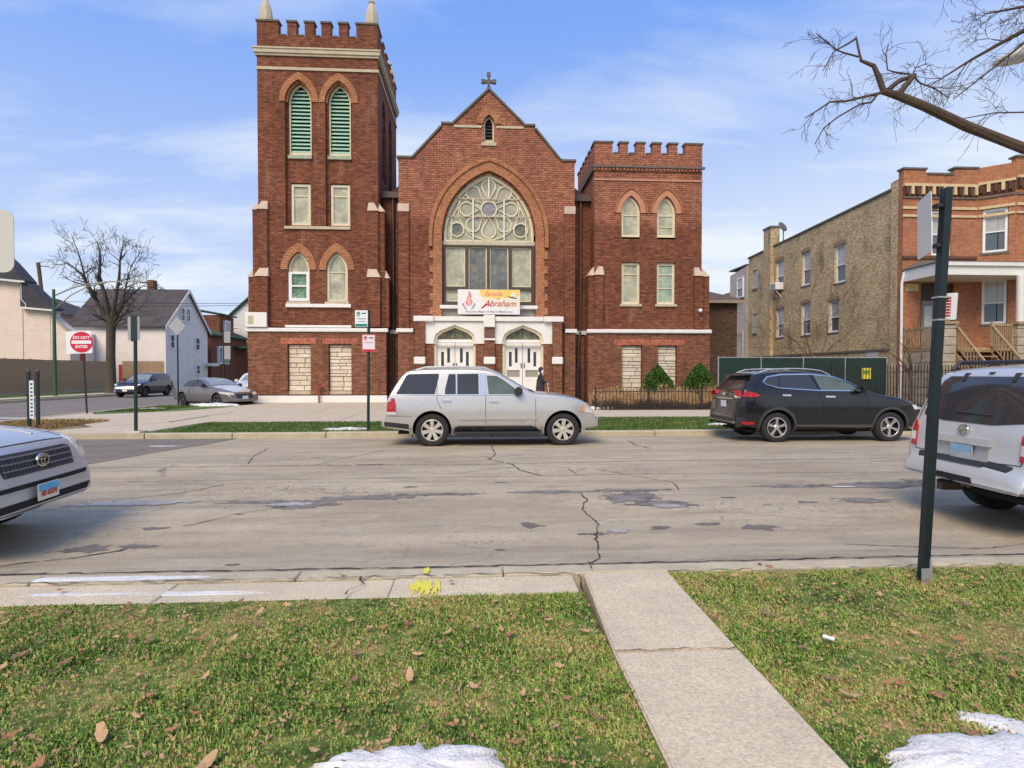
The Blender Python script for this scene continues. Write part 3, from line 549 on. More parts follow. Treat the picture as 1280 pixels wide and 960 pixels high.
box(bm,TX0,TX0+.4,.553,TD,4.0,top); box(bm,TX0+.403,TX1-.203,TD-.35,TD,4.0,top); box(bm,TX0+.5,TX1-.6,.6,TD-.4,18.3,18.5)
obj('tower_wall',bm,BK,CH)
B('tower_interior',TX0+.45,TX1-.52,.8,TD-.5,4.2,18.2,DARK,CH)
# lower stage of the tower with blocked windows
bl=[(-9.98,-8.78),(-7.86,-6.66)]
bm=slab(nb(),rect(-12.0,-4.85,.42,3.72),[rect(a,b,.43,3.08) for a,b in bl],-.12,.25); box(bm,-12.0,-4.85,.253,6.9,0,3.72)
obj('tower_base',bm,BKL,CH)
B('plinth',-12.1,-4.8,-.2,-.123,0,.38,WST,CH,bev=.02); B('plinth',-12.1,-12.003,-.12,6.9,0,.38,WST,CH)
for a,b in bl: B('brick_frieze',a-.35 if a<-9 else a-.3,b+.3 if a<-9 else b+.35,-.135,-.122,3.10,3.42,RED,CH)
def stonepanel(a,b,z0,z1,y,seed):
    r=random.Random(seed); z=z0
    while z<z1-.04:
        h=min(r.choice((.15,.2,.24,.28)),z1-z); x=a
        while x<b-.05:
            l=min(r.uniform(.35,.95),b-x)
            if b-x-l<.15: l=b-x
            bm=box(nb(),x+.012,x+l-.012,y+r.uniform(-.03,.02),y+.12,z+.012,z+h-.012); bmesh.ops.bevel(bm,geom=[e for e in bm.edges if all(v.co.y<y+.05 for v in e.verts)],offset=.02,segments=1,affect='EDGES')
            obj('stone',bm,r.choice(STN),CH); x+=l
        z+=h
STN=[mat('buff_stone',(.66,.58,.44),.85,.12,4,.5,18,fine=.1),mat('buff_stone_pale',(.74,.67,.53),.85,.12,4,.5,18,fine=.1),mat('buff_stone_pink',(.66,.56,.44),.85,.12,4,.5,18,fine=.1)]
for k,(a,b) in enumerate(bl): stonepanel(a+.02,b-.02,.62,3.06,.06,k); B('panel_sill',a+.01,b-.01,.0,.2,.44,.61,LIME,CH); B('panel_backing',a+.01,b-.01,.19,.25,.44,3.07,mat('mortar',(.30,.24,.17),.9,.1),CH)
# buttresses
def butt(x0,x1,z0,z1,y,cap,side,m=BK,capm=PINKST):
    B('buttress',x0,x1,-y,-.003,z0,z1,m,CH)
    bm=hexa(nb(),[(x0-.04,-y-.06,z1),(x1+.04,-y-.06,z1),(x1+.04,-.003,z1),(x0-.04,-.003,z1)],[(x0+(.22 if side<0 else 0),-y*.45,z1+cap),(x1-(.22 if side>0 else 0),-y*.45,z1+cap),(x1-(.22 if side>0 else 0),-.003,z1+cap),(x0+(.22 if side<0 else 0),-.003,z1+cap)]); obj('buttress_cap',bm,capm,CH)
def sidebutt(x0,x1,y0,y1,z0,z1,side,cap,m=BK):
    B('buttress',x0,x1,y0,y1,z0,z1,m,CH)
    a,b=(x0-.05,x1) if side<0 else (x0,x1+.05)
    t=[(b-.03,y0+.1,z1+cap),(b,y0+.1,z1+cap),(b,y1-.1,z1+cap),(b-.03,y1-.1,z1+cap)] if side<0 else [(a,y0+.1,z1+cap),(a+.03,y0+.1,z1+cap),(a+.03,y1-.1,z1+cap),(a,y1-.1,z1+cap)]
    obj('buttress_cap',hexa(nb(),[(a,y0-.05,z1),(b,y0-.05,z1),(b,y1+.05,z1),(a,y1+.05,z1)],t),PINKST,CH)
butt(-11.46,-10.95,4.0,10.1,.14,.45,-1); butt(-11.56,-10.92,4.0,6.6,.26,.5,-1)
butt(-5.75,-5.24,4.0,10.1,.14,.45,1); butt(-5.78,-5.14,4.0,6.6,.26,.5,1)
sidebutt(-11.75,-11.453,.0,.7,4.0,10.1,-1,.45); sidebutt(-12.0,-11.753,.05,.72,4.0,6.6,-1,.45)
sidebutt(-5.247,-4.93,.0,.7,4.0,10.1,1,.45); sidebutt(-4.927,-4.72,.05,.72,4.0,6.6,1,.45)
B('white_block',-12.06,-10.95,-.32,.75,3.95,4.72,WST,CH,bev=.03)
B('vent',-11.9,-11.62,-.335,-.321,4.12,4.55,LIME,CH)
# horizontal white bands
B('band',-12.12,-4.74,-.22,.1,3.725,3.93,WST,CH,bev=.03)
B('band',-10.1,-6.68,-.06,-.003,3.97,4.09,WST,CH); B('band',-10.05,-6.68,-.14,-.003,5.02,5.2,WST,CH,bev=.01)
B('band',-10.1,-6.7,-.1,.0,9.12,9.26,LIME,CH)
# cornice and parapet of the tower
for z0,z1,p in ((18.08,18.2,.08),(18.2,18.4,.14),(18.4,18.48,.18)):
    bm=box(nb(),TX0-p,TX1+p,-p,-.004,z0+.002,z1); box(bm,TX1+.003,TX1+p,-.002,TD+p,z0+.002,z1); box(bm,TX0-p,TX0-.003,-.002,TD+p,z0+.002,z1); obj('cornice',bm,LIME,CH)
bm=box(nb(),TX0-.06,TX1+.06,-.06,-.004,17.36,17.5); box(bm,TX1+.003,TX1+.06,-.002,TD,17.36,17.5); obj('string_course',bm,LIME,CH)
def merlons(xs,y0,y1,z0,z1,m,axis='y'):
    for a,b in xs:
        q=(a,b,y0,y1) if axis=='y' else (y0,y1,a,b)
        mm=B('merlon',q[0],q[1],q[2],q[3],z0,z1,m,CH); B('coping',q[0]-.05,q[1]+.05,q[2]-.05,q[3]+.05,z1,z1+.09,COP,mm)
k=6.2/152.
mx=[(TX0,TX0+1.1),(TX0+1.55,TX0+2.02),(TX0+2.45,TX0+2.92),(TX0+3.3,TX0+3.78),(TX0+4.2,TX0+4.66),(TX1-1.1,TX1)]
merlons(mx,0,.4,top,19.85,BK)
for i in range(5): a,b=mx[i][1],mx[i+1][0]; B('coping',a+.055,b-.055,-.03,.43,top,top+.07,COP,CH)
my=[(.41,1.15),(1.75,2.25),(2.85,3.35),(3.95,4.45),(5.05,5.5),(6.1,TD)]
merlons(my,TX1-.4,TX1,top,19.85,BK,'x'); merlons(my,TX0,TX0+.4,top,19.85,BK,'x')
bm=box(nb(),TX0+.4,TX1-.4,TD-.4,TD,top,19.85); obj('rear_parapet',bm,BK,CH)
for px_,py_ in ((TX0+.35,.35),(TX1-.35,.35),(TX1-.35,TD-.35),(TX0+.35,TD-.35)):
    bm=nb(); prof=[(.36,19.95),(.36,20.1),(.33,20.45),(.27,20.75),(.15,21.1),(.11,21.15),(.17,21.22),(.12,21.3),(.03,21.42)]; rs=[]
    for r_,z in prof: rs.append([bm.verts.new((px_+r_*math.cos(PI/8+i*PI/4),py_+r_*math.sin(PI/8+i*PI/4),z)) for i in range(8)])
    for a,b in zip(rs,rs[1:]):
        for i in range(8): bm.faces.new((a[i],a[(i+1)%8],b[(i+1)%8],b[i]))
    bm.faces.new(rs[0]); bm.faces.new(rs[-1]); bmesh.ops.recalc_face_normals(bm,faces=bm.faces); obj('pinnacle',bm,LIME,CH)
# belfry louvre windows
def louvre(xc,a,z0,zs,h,y,par,axis='y',n=17,lm_=None):
    full=lancet(xc,a,z0,zs,h); inn=lancet(xc,a-.07,z0+.16,zs,h-.08)
    W=S('louvred_window',full,[inn],y if axis=='y' else y-.12,y+.12 if axis=='y' else y,CREAM,par,axis)
    for i in range(n):
        z=z0+.2+i*(zs+h-z0-.35)/n
        if z>zs: d=(z-zs)/h; q=(a-.07)*max(.12,1-d**1.5)
        else: q=a-.08
        if axis=='y': bm=hexa(nb(),[(xc-q,y+.05,z),(xc+q,y+.05,z),(xc+q,y+.07,z-.015),(xc-q,y+.07,z-.015)],[(xc-q,y+.17,z+.145),(xc+q,y+.17,z+.145),(xc+q,y+.19,z+.13),(xc-q,y+.19,z+.13)])
        else: bm=hexa(nb(),[(y-.05,xc-q,z),(y-.05,xc+q,z),(y-.07,xc+q,z-.015),(y-.07,xc-q,z-.015)],[(y-.17,xc-q,z+.145),(y-.17,xc+q,z+.145),(y-.19,xc+q,z+.13),(y-.19,xc-q,z+.13)])
        obj('slat',bm,lm_ or LOU,W)
    return W
for a,b in NX:
    xc=(a+b)/2; louvre(xc,(b-a)/2-.13,13.05,15.8,.98,.3,CH); B('sill',xc-.62,xc+.62,.12,.4,12.85,13.03,mat('mossy_sill',(.36,.40,.30),.8,.2,5),CH)
    archband('brick_arch',xc,.715,15.75,1.15,.30,.38,-.05,.10,ORB,CH); archband('brick_arch',xc,.60,15.78,1.03,.11,.12,.08,.222,ORB,CH)
    window('window',xc,.5,9.4,11.56,0,.3,CH,bars=((10.95,.06),),sill=(.06,.05,.08))
for xc in (1.95,4.35): louvre(xc,.45,12.5,15.7,.95,TX1-.28,CH,'x',12)
for xc in (-9.40,-7.42):
    archband('brick_arch',xc,.56,7.0,.95,.36,.46,-.06,.22,ORB,CH); B('sill',xc-.62,xc+.62,-.08,.3,5.2,5.33,LIME,CH)
window('window',-7.42,.56,5.33,7.0,.93,.12,CH,bars=((6.9,.05),),fw=.14)
W=window('window',-9.40,.56,5.33,7.0,.93,.12,CH,bars=((6.9,.05),),fw=.12)
V=S('sash',rect(-9.94,-8.86,5.36,6.88),[rect(-9.78,-9.02,5.52,6.12),rect(-9.78,-9.02,6.2,6.78)],.05,.16,VIN,W); S('pane',rect(-9.8,-9.0,5.5,6.8),[],.162,.166,GRN,W)
# standpipe by the base
T('standpipe',[(-8.3,-.35,0),(-8.3,-.35,.9),(-8.3,-.12,.95)],.045,mat('rust_red_pipe',(.24,.05,.035),.6,.1),CH); T('standpipe',[(-8.5,-.33,.85),(-8.1,-.33,.85)],.05,mat('rust_red_pipe',(.24,.05,.035)),CH)
# ---- recess walls and nave body behind
RY=1.1
B('recess_wall',-5.2,-4.15,RY,RY+.4,3.93,11.15,BK,CH); B('recess_wall',5.15,6.4,RY,RY+.4,3.93,11.15,BK,CH)
B('recess_wall',-5.2,-3.75,RY-.1,RY+.4,0,3.70,BKL,CH); B('recess_wall',4.75,6.4,RY-.1,RY+.4,0,3.70,BKL,CH)
for a,b in ((-4.8,-3.75),(4.75,6.25)): B('band',a,b,RY-.2,RY+.1,3.715,3.92,WST,CH)
for a,b,px_ in ((-5.2,-4.22,-4.62),(5.22,6.28,5.72)):
    B('gutter',a,b,RY-.3,RY-.003,11.1,11.42,GUT,CH); T('downspout',[(px_,RY-.12,11.2),(px_,RY-.12,3.9 if px_>0 else .2)]+([(px_-.12,RY-.3,3.2),(px_-.25,RY-.32,.3)] if px_>0 else []),.085,GUT,CH)
bm=nb(); box(bm,-4.9,6.1,RY+.41,26,0,11.3); obj('nave_wall',bm,BK,CH)
sl=mat('brown_roof_shingle',(.12,.085,.07),.9,.2,2,.3,20)
bm=nb(); hexa(bm,[(-5.2,1.45,11.32),(6.4,1.45,11.32),(6.4,26,11.32),(-5.2,26,11.32)],[(.58,1.45,15.6),(.62,1.45,15.6),(.62,26,15.6),(.58,26,15.6)]); obj('nave_roof',bm,sl,CH)
# ---- centre gable
GX=.6; out=[(-4.19,3.94),(5.22,3.94),(5.22,12.95),(4.45,12.95),(3.02,14.6),(3.02,14.78),(2.5,14.78),(.6,16.6),(-1.3,14.78),(-1.86,14.78),(-1.86,14.6),(-3.42,12.95),(-4.19,12.95)]
BW=lancet(GX,2.5,4.55,8.95,3.42,16)
sw=lancet(GX,.27,13.9,14.85,.45)
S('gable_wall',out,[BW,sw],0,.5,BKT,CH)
S('gable_base',rect(-3.82,4.9,0,3.7),[rect(-2.62,-.02,.0,3.69),rect(1.22,3.82,.0,3.69)],.0,.5,BKL,CH)
for a,b,ex in ((-4.19,-3.65,-1),(4.68,5.22,1)):
    B('pilaster',a-.01 if ex<0 else a,b if ex<0 else b+.01,-.12,-.003,3.94,10.1,BK,CH); B('stone_block',a-.03,b+.03,-.15,-.002,10.1,10.52,PINKST,CH,bev=.02)
    B('pilaster',a-.02,b+.3 if ex<0 else b+.02,-.2,-.003,0,3.7,BKL,CH)
    B('band',a-.1 if ex<0 else a+.0,b+.25 if ex<0 else b+.1,-.3,.05,3.72,3.925,WST,CH,bev=.02)
cop=[(-4.25,12.95),(-3.42,12.95),(-1.88,14.72),(-1.3,14.84),(.6,16.68),(2.5,14.84),(3.04,14.72),(4.45,12.95),(5.28,12.95)]
def copseg(a,b,t=.1):
    d=Vector((b[0]-a[0],b[1]-a[1])); n=Vector((-d.y,d.x)).normalized()*t
    S('coping',[a,b,(b[0]+n.x,b[1]+n.y),(a[0]+n.x,a[1]+n.y)],[],-.08,.58,COP,CH)
copseg((-4.27,12.953),(-3.43,12.953)); copseg((-3.42,12.97),(-1.9,14.64)); copseg((-1.93,14.785),(-1.27,14.785)); copseg((-1.25,14.85),(.58,16.615)); copseg((.62,16.615),(2.45,14.85)); copseg((2.47,14.785),(3.09,14.785)); copseg((3.06,14.64),(4.44,12.97)); copseg((4.45,12.953),(5.3,12.953))
B('string_course',-1.25,.2,-.05,-.003,14.62,14.74,LIME,CH); B('string_course',1.0,2.45,-.05,-.003,14.62,14.74,LIME,CH)
# stone cross
bm=box(nb(),.5,.7,.1,.3,16.72,16.86); box(bm,.535,.665,.13,.27,16.865,17.55); box(bm,.3,.53,.13,.27,17.1,17.25); box(bm,.67,.9,.13,.27,17.1,17.25)
for x,z in ((.3,17.175),(.9,17.175),(.6,17.56)): box(bm,x-.1,x+.1,.115,.285,z-.1,z+.1)
obj('stone_cross',bm,COP,CH)
archband('brick_arch',GX,.30,14.85,.48,.36,.42,-.06,.05,ORB,CH); louvre(GX,.27,13.9,14.85,.45,.2,CH,n=6,lm_=mat('dark_louvre',(.05,.055,.05),.6,.1)); B('sill',.2,1.0,-.08,.2,13.68,13.86,LIME,CH)
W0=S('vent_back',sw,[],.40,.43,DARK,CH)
# great window: brick orders, toothed jambs, tracery
archband('brick_arch',GX,2.5,8.95,3.42,.46,.50,-.06,.24,ORB,CH,16); archband('brick_arch',GX,3.0,8.9,3.97,.20,.22,-.14,-.003,ORB,CH,16)
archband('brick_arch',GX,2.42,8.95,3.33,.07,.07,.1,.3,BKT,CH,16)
for s in (-1,1):
    x=GX+s*2.5; xa,xb=sorted((x,x+s*.48)); B('brick_jamb',xa,xb,-.05,.24,4.57,8.94,ORB,CH)
    xa,xb=sorted((GX+s*3.0,GX+s*3.2)); B('brick_jamb',xa,xb,-.14,-.003,8.3,8.89,ORB,CH)
    for i in range(5):
        z=4.7+i*.75; xa,xb=sorted((x+s*.483,x+s*.66)); B('quoin',xa,xb,-.045,-.003,z,z+.38,ORB,CH)
GW=S('great_window',lancet(GX,2.42,8.55,8.95,3.33,16),[lancet(GX,2.28,8.72,8.97,3.1,16)],.26,.4,CREAM,CH)
S('glass',lancet(GX,2.36,8.6,8.96,3.2,16),[],.385,.39,SG,GW)
cx,cz=GX,10.42
def ring(name,x,z,r,t,y0=.30,y1=.375,m=CREAM,n=28,par=GW):
    o=[(x+(r+t)*math.cos(2*PI*i/n),z+(r+t)*math.sin(2*PI*i/n)) for i in range(n)]; q=[(x+r*math.cos(2*PI*i/n),z+r*math.sin(2*PI*i/n)) for i in range(n)]
    return S(name,o,[q],y0,y1,m,par)
def disc(name,x,z,r,m,y=.380,par=GW,n=28): return S(name,[(x+r*math.cos(2*PI*i/n),z+r*math.sin(2*PI*i/n)) for i in range(n)],[],y-.012,y,m,par)
ring('tracery',cx,cz,.38,.07); disc('roundel_glass',cx,cz,.39,stained('mauve_glass',(.26,.23,.25),(.36,.32,.34),(.22,.24,.26),9))
for i in range(8):
    a=PI/2+i*PI/4; d=1.2; r_=.33
    px_,pz_=cx+d*math.cos(a),cz+d*math.sin(a)
    # teardrop petal: round outer end, straight sides towards the hub
    t1=[(px_+r_*math.cos(a+u),pz_+r_*math.sin(a+u)) for u in [(-1.85+3.7*k/14) for k in range(15)]]; t1.append((cx+.46*math.cos(a),cz+.46*math.sin(a)))
    g=r_+.07; t0=[(px_+g*math.cos(a+u),pz_+g*math.sin(a+u)) for u in [(-1.85+3.7*k/14) for k in range(15)]]; t0.append((cx+.40*math.cos(a),cz+.40*math.sin(a)))
    S('petal',t0,[t1],.305,.375,CREAM,GW); S('petal_glass',t1,[],.370,.381,SGM,GW)
big=ring('tracery',cx,cz,1.63,.05,.31,.37)
for s in (-1,1): ring('tracery',GX+s*1.72,9.3,.34,.06,.297,.373); disc('roundel_glass',GX+s*1.72,9.3,.34,SG2); 
for s in (-1,1):
    S('tracery',[(GX+s*2.0,8.75),(GX+s*2.07,8.75),(GX+s*2.02,9.9),(GX+s*1.5,10.95),(GX+s*1.2,11.3),(GX+s*1.17,11.25),(GX+s*1.45,10.9),(GX+s*1.95,9.9)],[],.312,.368,CREAM,GW)
for z in (10.95,10.0): 
    hw=2.3 if z<10.5 else 1.75
    B('storm_bar',GX-hw,GX+hw,.235,.259,z-.025,z+.025,LIME,GW)
for x,z0,z1 in ((GX,10.98,12.1),(GX-.85,8.75,10.92),(GX+.82,8.75,10.92)): B('storm_bar',x-.035,x+.035,.225,.256,z0,z1,WST,GW)
B('transom',GX-2.49,GX+2.49,.2,.42,8.46,8.66,mat('grey_cream_wood',(.50,.44,.33),.6,.15,3),CH)
fr=[rect(GX-2.33,GX-1.27,6.22,8.38),rect(GX-2.33,GX-1.27,5.42,6.05),rect(GX-1.12,GX-.10,5.32,8.38),rect(GX+.03,GX+1.07,5.32,8.38),rect(GX+1.24,GX+2.3,6.22,8.38),rect(GX+1.24,GX+2.3,5.42,6.05)]
LWN=S('lower_window_frame',rect(GX-2.49,GX+2.49,5.2,8.455),fr,.2,.42,BRN,CH)
for i,r_ in enumerate(fr):
    (a,z0),(b,_),(_,z1),_=r_; S('glass',rect(a-.02,b+.02,z0-.02,z1+.02),[],.36,.375,SG if i in (0,1,4,5) else SG2,LWN)
    S('lead_border',rect(a+.01,b-.01,z0+.01,z1-.01),[rect(a+.07,b-.07,z0+.07,z1-.07)],.33,.358,CREAM,LWN)
B('band',GX-2.62,GX+2.62,-.12,.42,5.0,5.19,WST,CH,bev=.02)
B('weathered_board',GX-2.49,GX+2.49,.1,.42,4.56,4.99,mat('grey_boards',(.30,.27,.24),.8,.3,6),CH)
# ---- portico
B('portico_cornice',-3.36,-2.3,-.62,-.003,4.27,4.56,WST,CH,bev=.03); B('portico_cornice',3.5,4.55,-.62,-.003,4.27,4.56,WST,CH,bev=.03); B('portico_cornice',-2.29,3.49,-.52,-.003,4.3,4.55,WST,CH,bev=.02); B('keystone_block',.3,.9,-.66,-.525,3.98,4.62,WST,CH,bev=.02)
for a,b in ((-3.3,-2.78),(.35,.88),(3.97,4.47)):
    B('pier',a,b,-.55,-.003,0,4.26,BKL,CH); B('pier_cap',a-.04,b+.04,-.66,-.552,2.03,2.42,WST,CH,bev=.04)
B('plaque',.38,.85,-.6,-.555,3.42,3.9,mat('brown_plaque',(.16,.085,.06),.6,.4,9),CH); B('pier_cap',.33,.9,-.63,-.553,3.3,3.4,WST,CH)
for a,b,xc in ((-2.775,.345,-1.22),(.885,3.965,2.40)):
    ar=[(xc-1.1,-.05),(xc+1.1,-.05),(xc+1.1,3.3),(xc+1.0,3.62),(xc+.75,3.82),(xc,4.12),(xc-.75,3.82),(xc-1.0,3.62),(xc-1.1,3.3)]
    hole=[(xc-1.1,3.14),(xc+1.1,3.14)]+ar[2:]
    S('arch_panel',rect(a+.003,b-.003,3.12,4.28),[[(xc-1.1,3.13),(xc+1.1,3.13)]+ar[2:]],-.4,-.2,WST,CH)
    B('door_pier',a+.003,xc-1.1,-.35,-.2,0,3.11,BKL,CH); B('door_pier',xc+1.1,b-.003,-.35,-.2,0,3.11,BKL,CH)
    inn=[(xc-.98,.2),(xc+.98,.2),(xc+.98,3.28),(xc+.88,3.52),(xc+.66,3.70),(xc,3.98),(xc-.66,3.70),(xc-.88,3.52),(xc-.98,3.28)]
    S('door_arch',[(xc-1.13,0)]+[(xc+1.13,0)]+[(p[0]*1.0+(.03 if p[0]>xc else (-.03 if p[0]<xc else 0)),p[1]+.03) for p in ar[2:]],[inn],-.27,.1,CREAM,CH)
    B('door_head',xc-.98,xc+.98,-.12,.0,3.2,3.36,WST,CH)
    F=S('fanlight',[(xc-.97,3.37),(xc+.97,3.37),(xc+.85,3.52),(xc+.64,3.68),(xc,3.95),(xc-.64,3.68),(xc-.85,3.52)],[],.0,.02,stained('fanlight_glass',(.10,.13,.07),(.30,.26,.14),(.16,.18,.11),11),CH)
    for q in (-.6,-.3,0,.3,.6): S('lead_bar',[(xc+q-.012,3.38),(xc+q+.012,3.38),(xc+q*.6+.012,3.9-abs(q)*.35),(xc+q*.6-.012,3.9-abs(q)*.35)],[],-.02,-.002,BRN,F)
    for s in (-1,1):
        x0,x1=(xc-.975,xc-.012) if s<0 else (xc+.012,xc+.975)
        w1=(xc+s*.34-.075,xc+s*.34+.075,2.12,2.90); w2=(xc+s*.66-.075,xc+s*.66+.075,1.92,2.70)
        D=S('door',rect(x0,x1,.2,3.195),[rect(w1[0],w1[1],w1[2],w1[3]),rect(w2[0],w2[1],w2[2],w2[3]),rect(x0+.14,x1-.14,1.35,1.72)],-.1,-.02,WST,CH)
        for q in (w1,w2): B('door_light',q[0]-.01,q[1]+.01,-.04,-.03,q[2]-.01,q[3]+.01,DKG,D)
        B('kick_panel',x0+.13,x1-.13,-.04,-.03,1.34,1.73,mat('grey_panel',(.33,.30,.24),.5,.1),D); B('handle',xc+s*.08-.02,xc+s*.08+.02,-.16,-.105,1.85,2.1,mat('dark_metal',(.03,.03,.03),.4,0,metal=.5),D)
for i in range(2): B('step',-3.0,4.2,-2.3+i*.4,-.67,.0+i*.1+.005,.1+i*.1,M_conc,CH)
B('landing',-2.7,3.95,-.665,-.1,.0,.205,M_conc,CH)
# ---- right tower
RX0,RX1=6.3,12.24; RD=5.2; rtop=13.45
up=[lancet(8.30,.52,8.95,10.25,.93),lancet(10.26,.52,8.95,10.25,.93)]; lo=[rect(7.80,8.82,5.3,7.6),rect(9.75,10.77,5.3,7.6)]
bm=slab(nb(),rect(RX0,RX1,3.94,rtop),up+lo,0,.5); box(bm,RX0,RX0+.4,.503,RD,3.94,rtop); box(bm,RX1-.4,RX1,.503,RD,3.94,rtop); box(bm,RX0+.403,RX1-.403,RD-.4,RD,3.94,rtop); box(bm,RX0+.45,RX1-.45,.55,RD-.45,12.6,12.8)
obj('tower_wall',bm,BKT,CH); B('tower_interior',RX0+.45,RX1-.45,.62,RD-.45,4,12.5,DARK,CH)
rb=[(7.80,8.94),(9.79,10.86)]
bm=slab(nb(),rect(5.95,12.68,.02,3.7),[rect(a,b,.4,3.06) for a,b in rb],-.12,.25); box(bm,5.95,12.68,.253,5.2,0,3.7); obj('tower_base',bm,BKL,CH)
for k,(a,b) in enumerate(rb): stonepanel(a+.02,b-.02,.42,3.04,.05,10+k); B('panel_backing',a+.01,b-.01,.19,.25,.41,3.05,mat('mortar',(.3,.24,.17)),CH); B('brick_frieze',a-.4,b+.4,-.135,-.122,3.08,3.4,RED,CH)
B('band',5.88,12.76,-.24,.1,3.715,3.93,WST,CH,bev=.04)
butt(6.29,6.75,3.94,6.85,.22,.48,-1); sidebutt(5.98,6.297,0,.7,3.94,6.85,-1,.48); butt(11.8,12.25,3.94,6.85,.22,.48,1); sidebutt(12.243,12.68,0,.7,3.94,6.85,1,.48)
def rag(x0,x1,y0,y1,z):   # soldier-course corbel table under the battlements
    n=int((x1-x0)/.2); bm=nb()
    for i in range(n): box(bm,x0+i*.2+.02,x0+i*.2+.17,y0,y1,z,z+.14)
    return bm
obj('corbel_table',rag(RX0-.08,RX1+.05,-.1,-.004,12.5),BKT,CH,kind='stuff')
B('string_course',RX0-.12,RX1+.12,-.14,-.003,12.66,12.76,COP,CH); B('string_course',RX0-.12,RX0-.003,-.002,RD,12.5,12.76,COP,CH); B('string_course',RX0-.04,RX1+.04,-.05,-.003,11.98,12.07,mat('pink_band',(.5,.26,.17),.8,.1),CH)
k=1/23.2; m0=743
mx=[(RX0,RX0+.98),(RX0+1.37,RX0+1.83),(RX0+2.29,RX0+2.76),(RX0+3.18,RX0+3.65),(RX0+4.08,RX0+4.56),(RX1-.96,RX1)]
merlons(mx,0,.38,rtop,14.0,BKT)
for i in range(5): B('coping',mx[i][1]+.055,mx[i+1][0]-.055,-.03,.41,rtop,rtop+.06,COP,CH)
my=[(.39,.95),(1.35,1.8),(2.2,2.65),(3.05,3.5),(3.9,4.3),(4.7,RD)]
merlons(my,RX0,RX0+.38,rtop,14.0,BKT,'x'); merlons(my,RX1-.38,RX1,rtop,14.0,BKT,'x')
for xc,b2 in ((8.30,((10.15,.05),)),(10.26,((10.15,.05),(9.55,.05)))):
    archband('brick_arch',xc,.53,10.25,.94,.30,.36,-.06,.15,mat('pink_brick_arch',(.52,.24,.14),.85,.15,8,.4,30),CH); archband('brick_arch',xc,.84,10.25,1.31,.07,.08,-.12,.0,ORB,CH)
    window('window',xc,.515,8.97,10.25,.91,.12,CH,bars=b2); B('sill',xc-.5,xc+.5,.0,.2,8.85,8.96,LIME,CH)
for xc,b2 in ((8.31,((6.95,.05),)),(10.26,((6.95,.05),(6.2,.05)))): window('window',xc,.505,5.32,7.58,0,.12,CH,bars=b2,sill=(.1,.2,.14),gl=stained('faint_green_glass',(.34,.40,.29),(.47,.46,.34),(.24,.38,.30),9) if xc>9 else SG)
T('lamp_arm',[(12.0,-.13,4.95),(12.05,-.3,4.95)],.03,VIN,CH); bmx=nb(); bmesh.ops.create_uvsphere(bmx,u_segments=12,v_segments=8,radius=.11,matrix=Matrix.Translation((12.05,-.36,4.95))); obj('wall_lamp',bmx,VIN,CH,smooth=180)
# ---- banner above the portico
BN=thing('banner','white and yellow church banner with flame emblem and red script above the portico','banner',(-1.05,30.44,4.66))
S('sheet',rect(0,3.27,0,1.3),[],0,.02,mat('white_banner_vinyl',(.80,.80,.80),.5,.04),BN)
YEL=mat('banner_yellow',(.85,.56,.06),.5,.08,1,col2=(.88,.72,.30)); S('cream_field',[(1.16,.86),(3.24,.86),(3.24,.42),(2.6,.36),(1.7,.45),(1.3,.66)],[],-.005,-.001,mat('banner_cream',(.82,.76,.62),.5,.03),BN); S('yellow_field',[(1.12,1.29),(3.24,1.29),(3.24,.98),(2.7,.88),(2.0,.84),(1.3,.90),(1.2,1.0)],[],-.006,-.001,YEL,BN)
CRM=mat('banner_crimson',(.50,.02,.08),.5,0); RDP=mat('banner_pink_red',(.72,.12,.18),.5,0); GRY=mat('banner_grey',(.35,.35,.36),.5,0)
text('lettering','Semilla',.34,RDP,(1.85,-.008,1.06),FR,BN,shear=.45,bold=.001); text('lettering','de',.13,CRM,(2.12,-.008,.83),FR,BN,shear=.35,bold=.003)
text('lettering','Abraham',.46,CRM,(2.18,-.009,.56),FR,BN,shear=.48,bold=.003); text('lettering','Pastores: Miguel & Mayra Maldonado',.155,GRY,(1.65,-.008,.14),FR,BN,sx=1.08,bold=.002)
S('swash',[(1.2,.34),(1.45,.50),(1.75,.58),(1.75,.54),(1.5,.46),(1.3,.30)],[],-.007,-.002,CRM,BN); S('dove_stroke',[(2.58,.97),(3.12,.86),(3.14,.82),(2.9,.84),(2.7,.90)],[],-.012,-.007,mat('banner_black',(.03,.03,.03),.5,0),BN); S('dove_stroke',[(2.75,1.0),(2.98,1.22),(3.05,1.0),(2.9,.95)],[],-.013,-.007,mat('white_banner_vinyl',(.8,.8,.8)),BN)
def flame(dx,s,c): S('flame',[(.58+dx+s*x*.9,.42+z*.85) for x,z in ((0,0),(.16,.1),(.22,.3),(.12,.45),(.16,.62),(.04,.95),(-.02,.7),(-.12,.55),(-.1,.4),(-.2,.25),(-.14,.08))],[],-.008 if s>0 else -.010,-.003,c,BN)
flame(0,1,RDP); flame(.02,-.72,mat('flame_pink',(.78,.42,.38),.5,0)); 
for s in (-1,1): S('hand',[(.58+s*.30,.62),(.58+s*.36,.5),(.58+s*.2,.28),(.58+s*.08,.24),(.58+s*.2,.4)],[],-.011,-.006,GRY,BN)
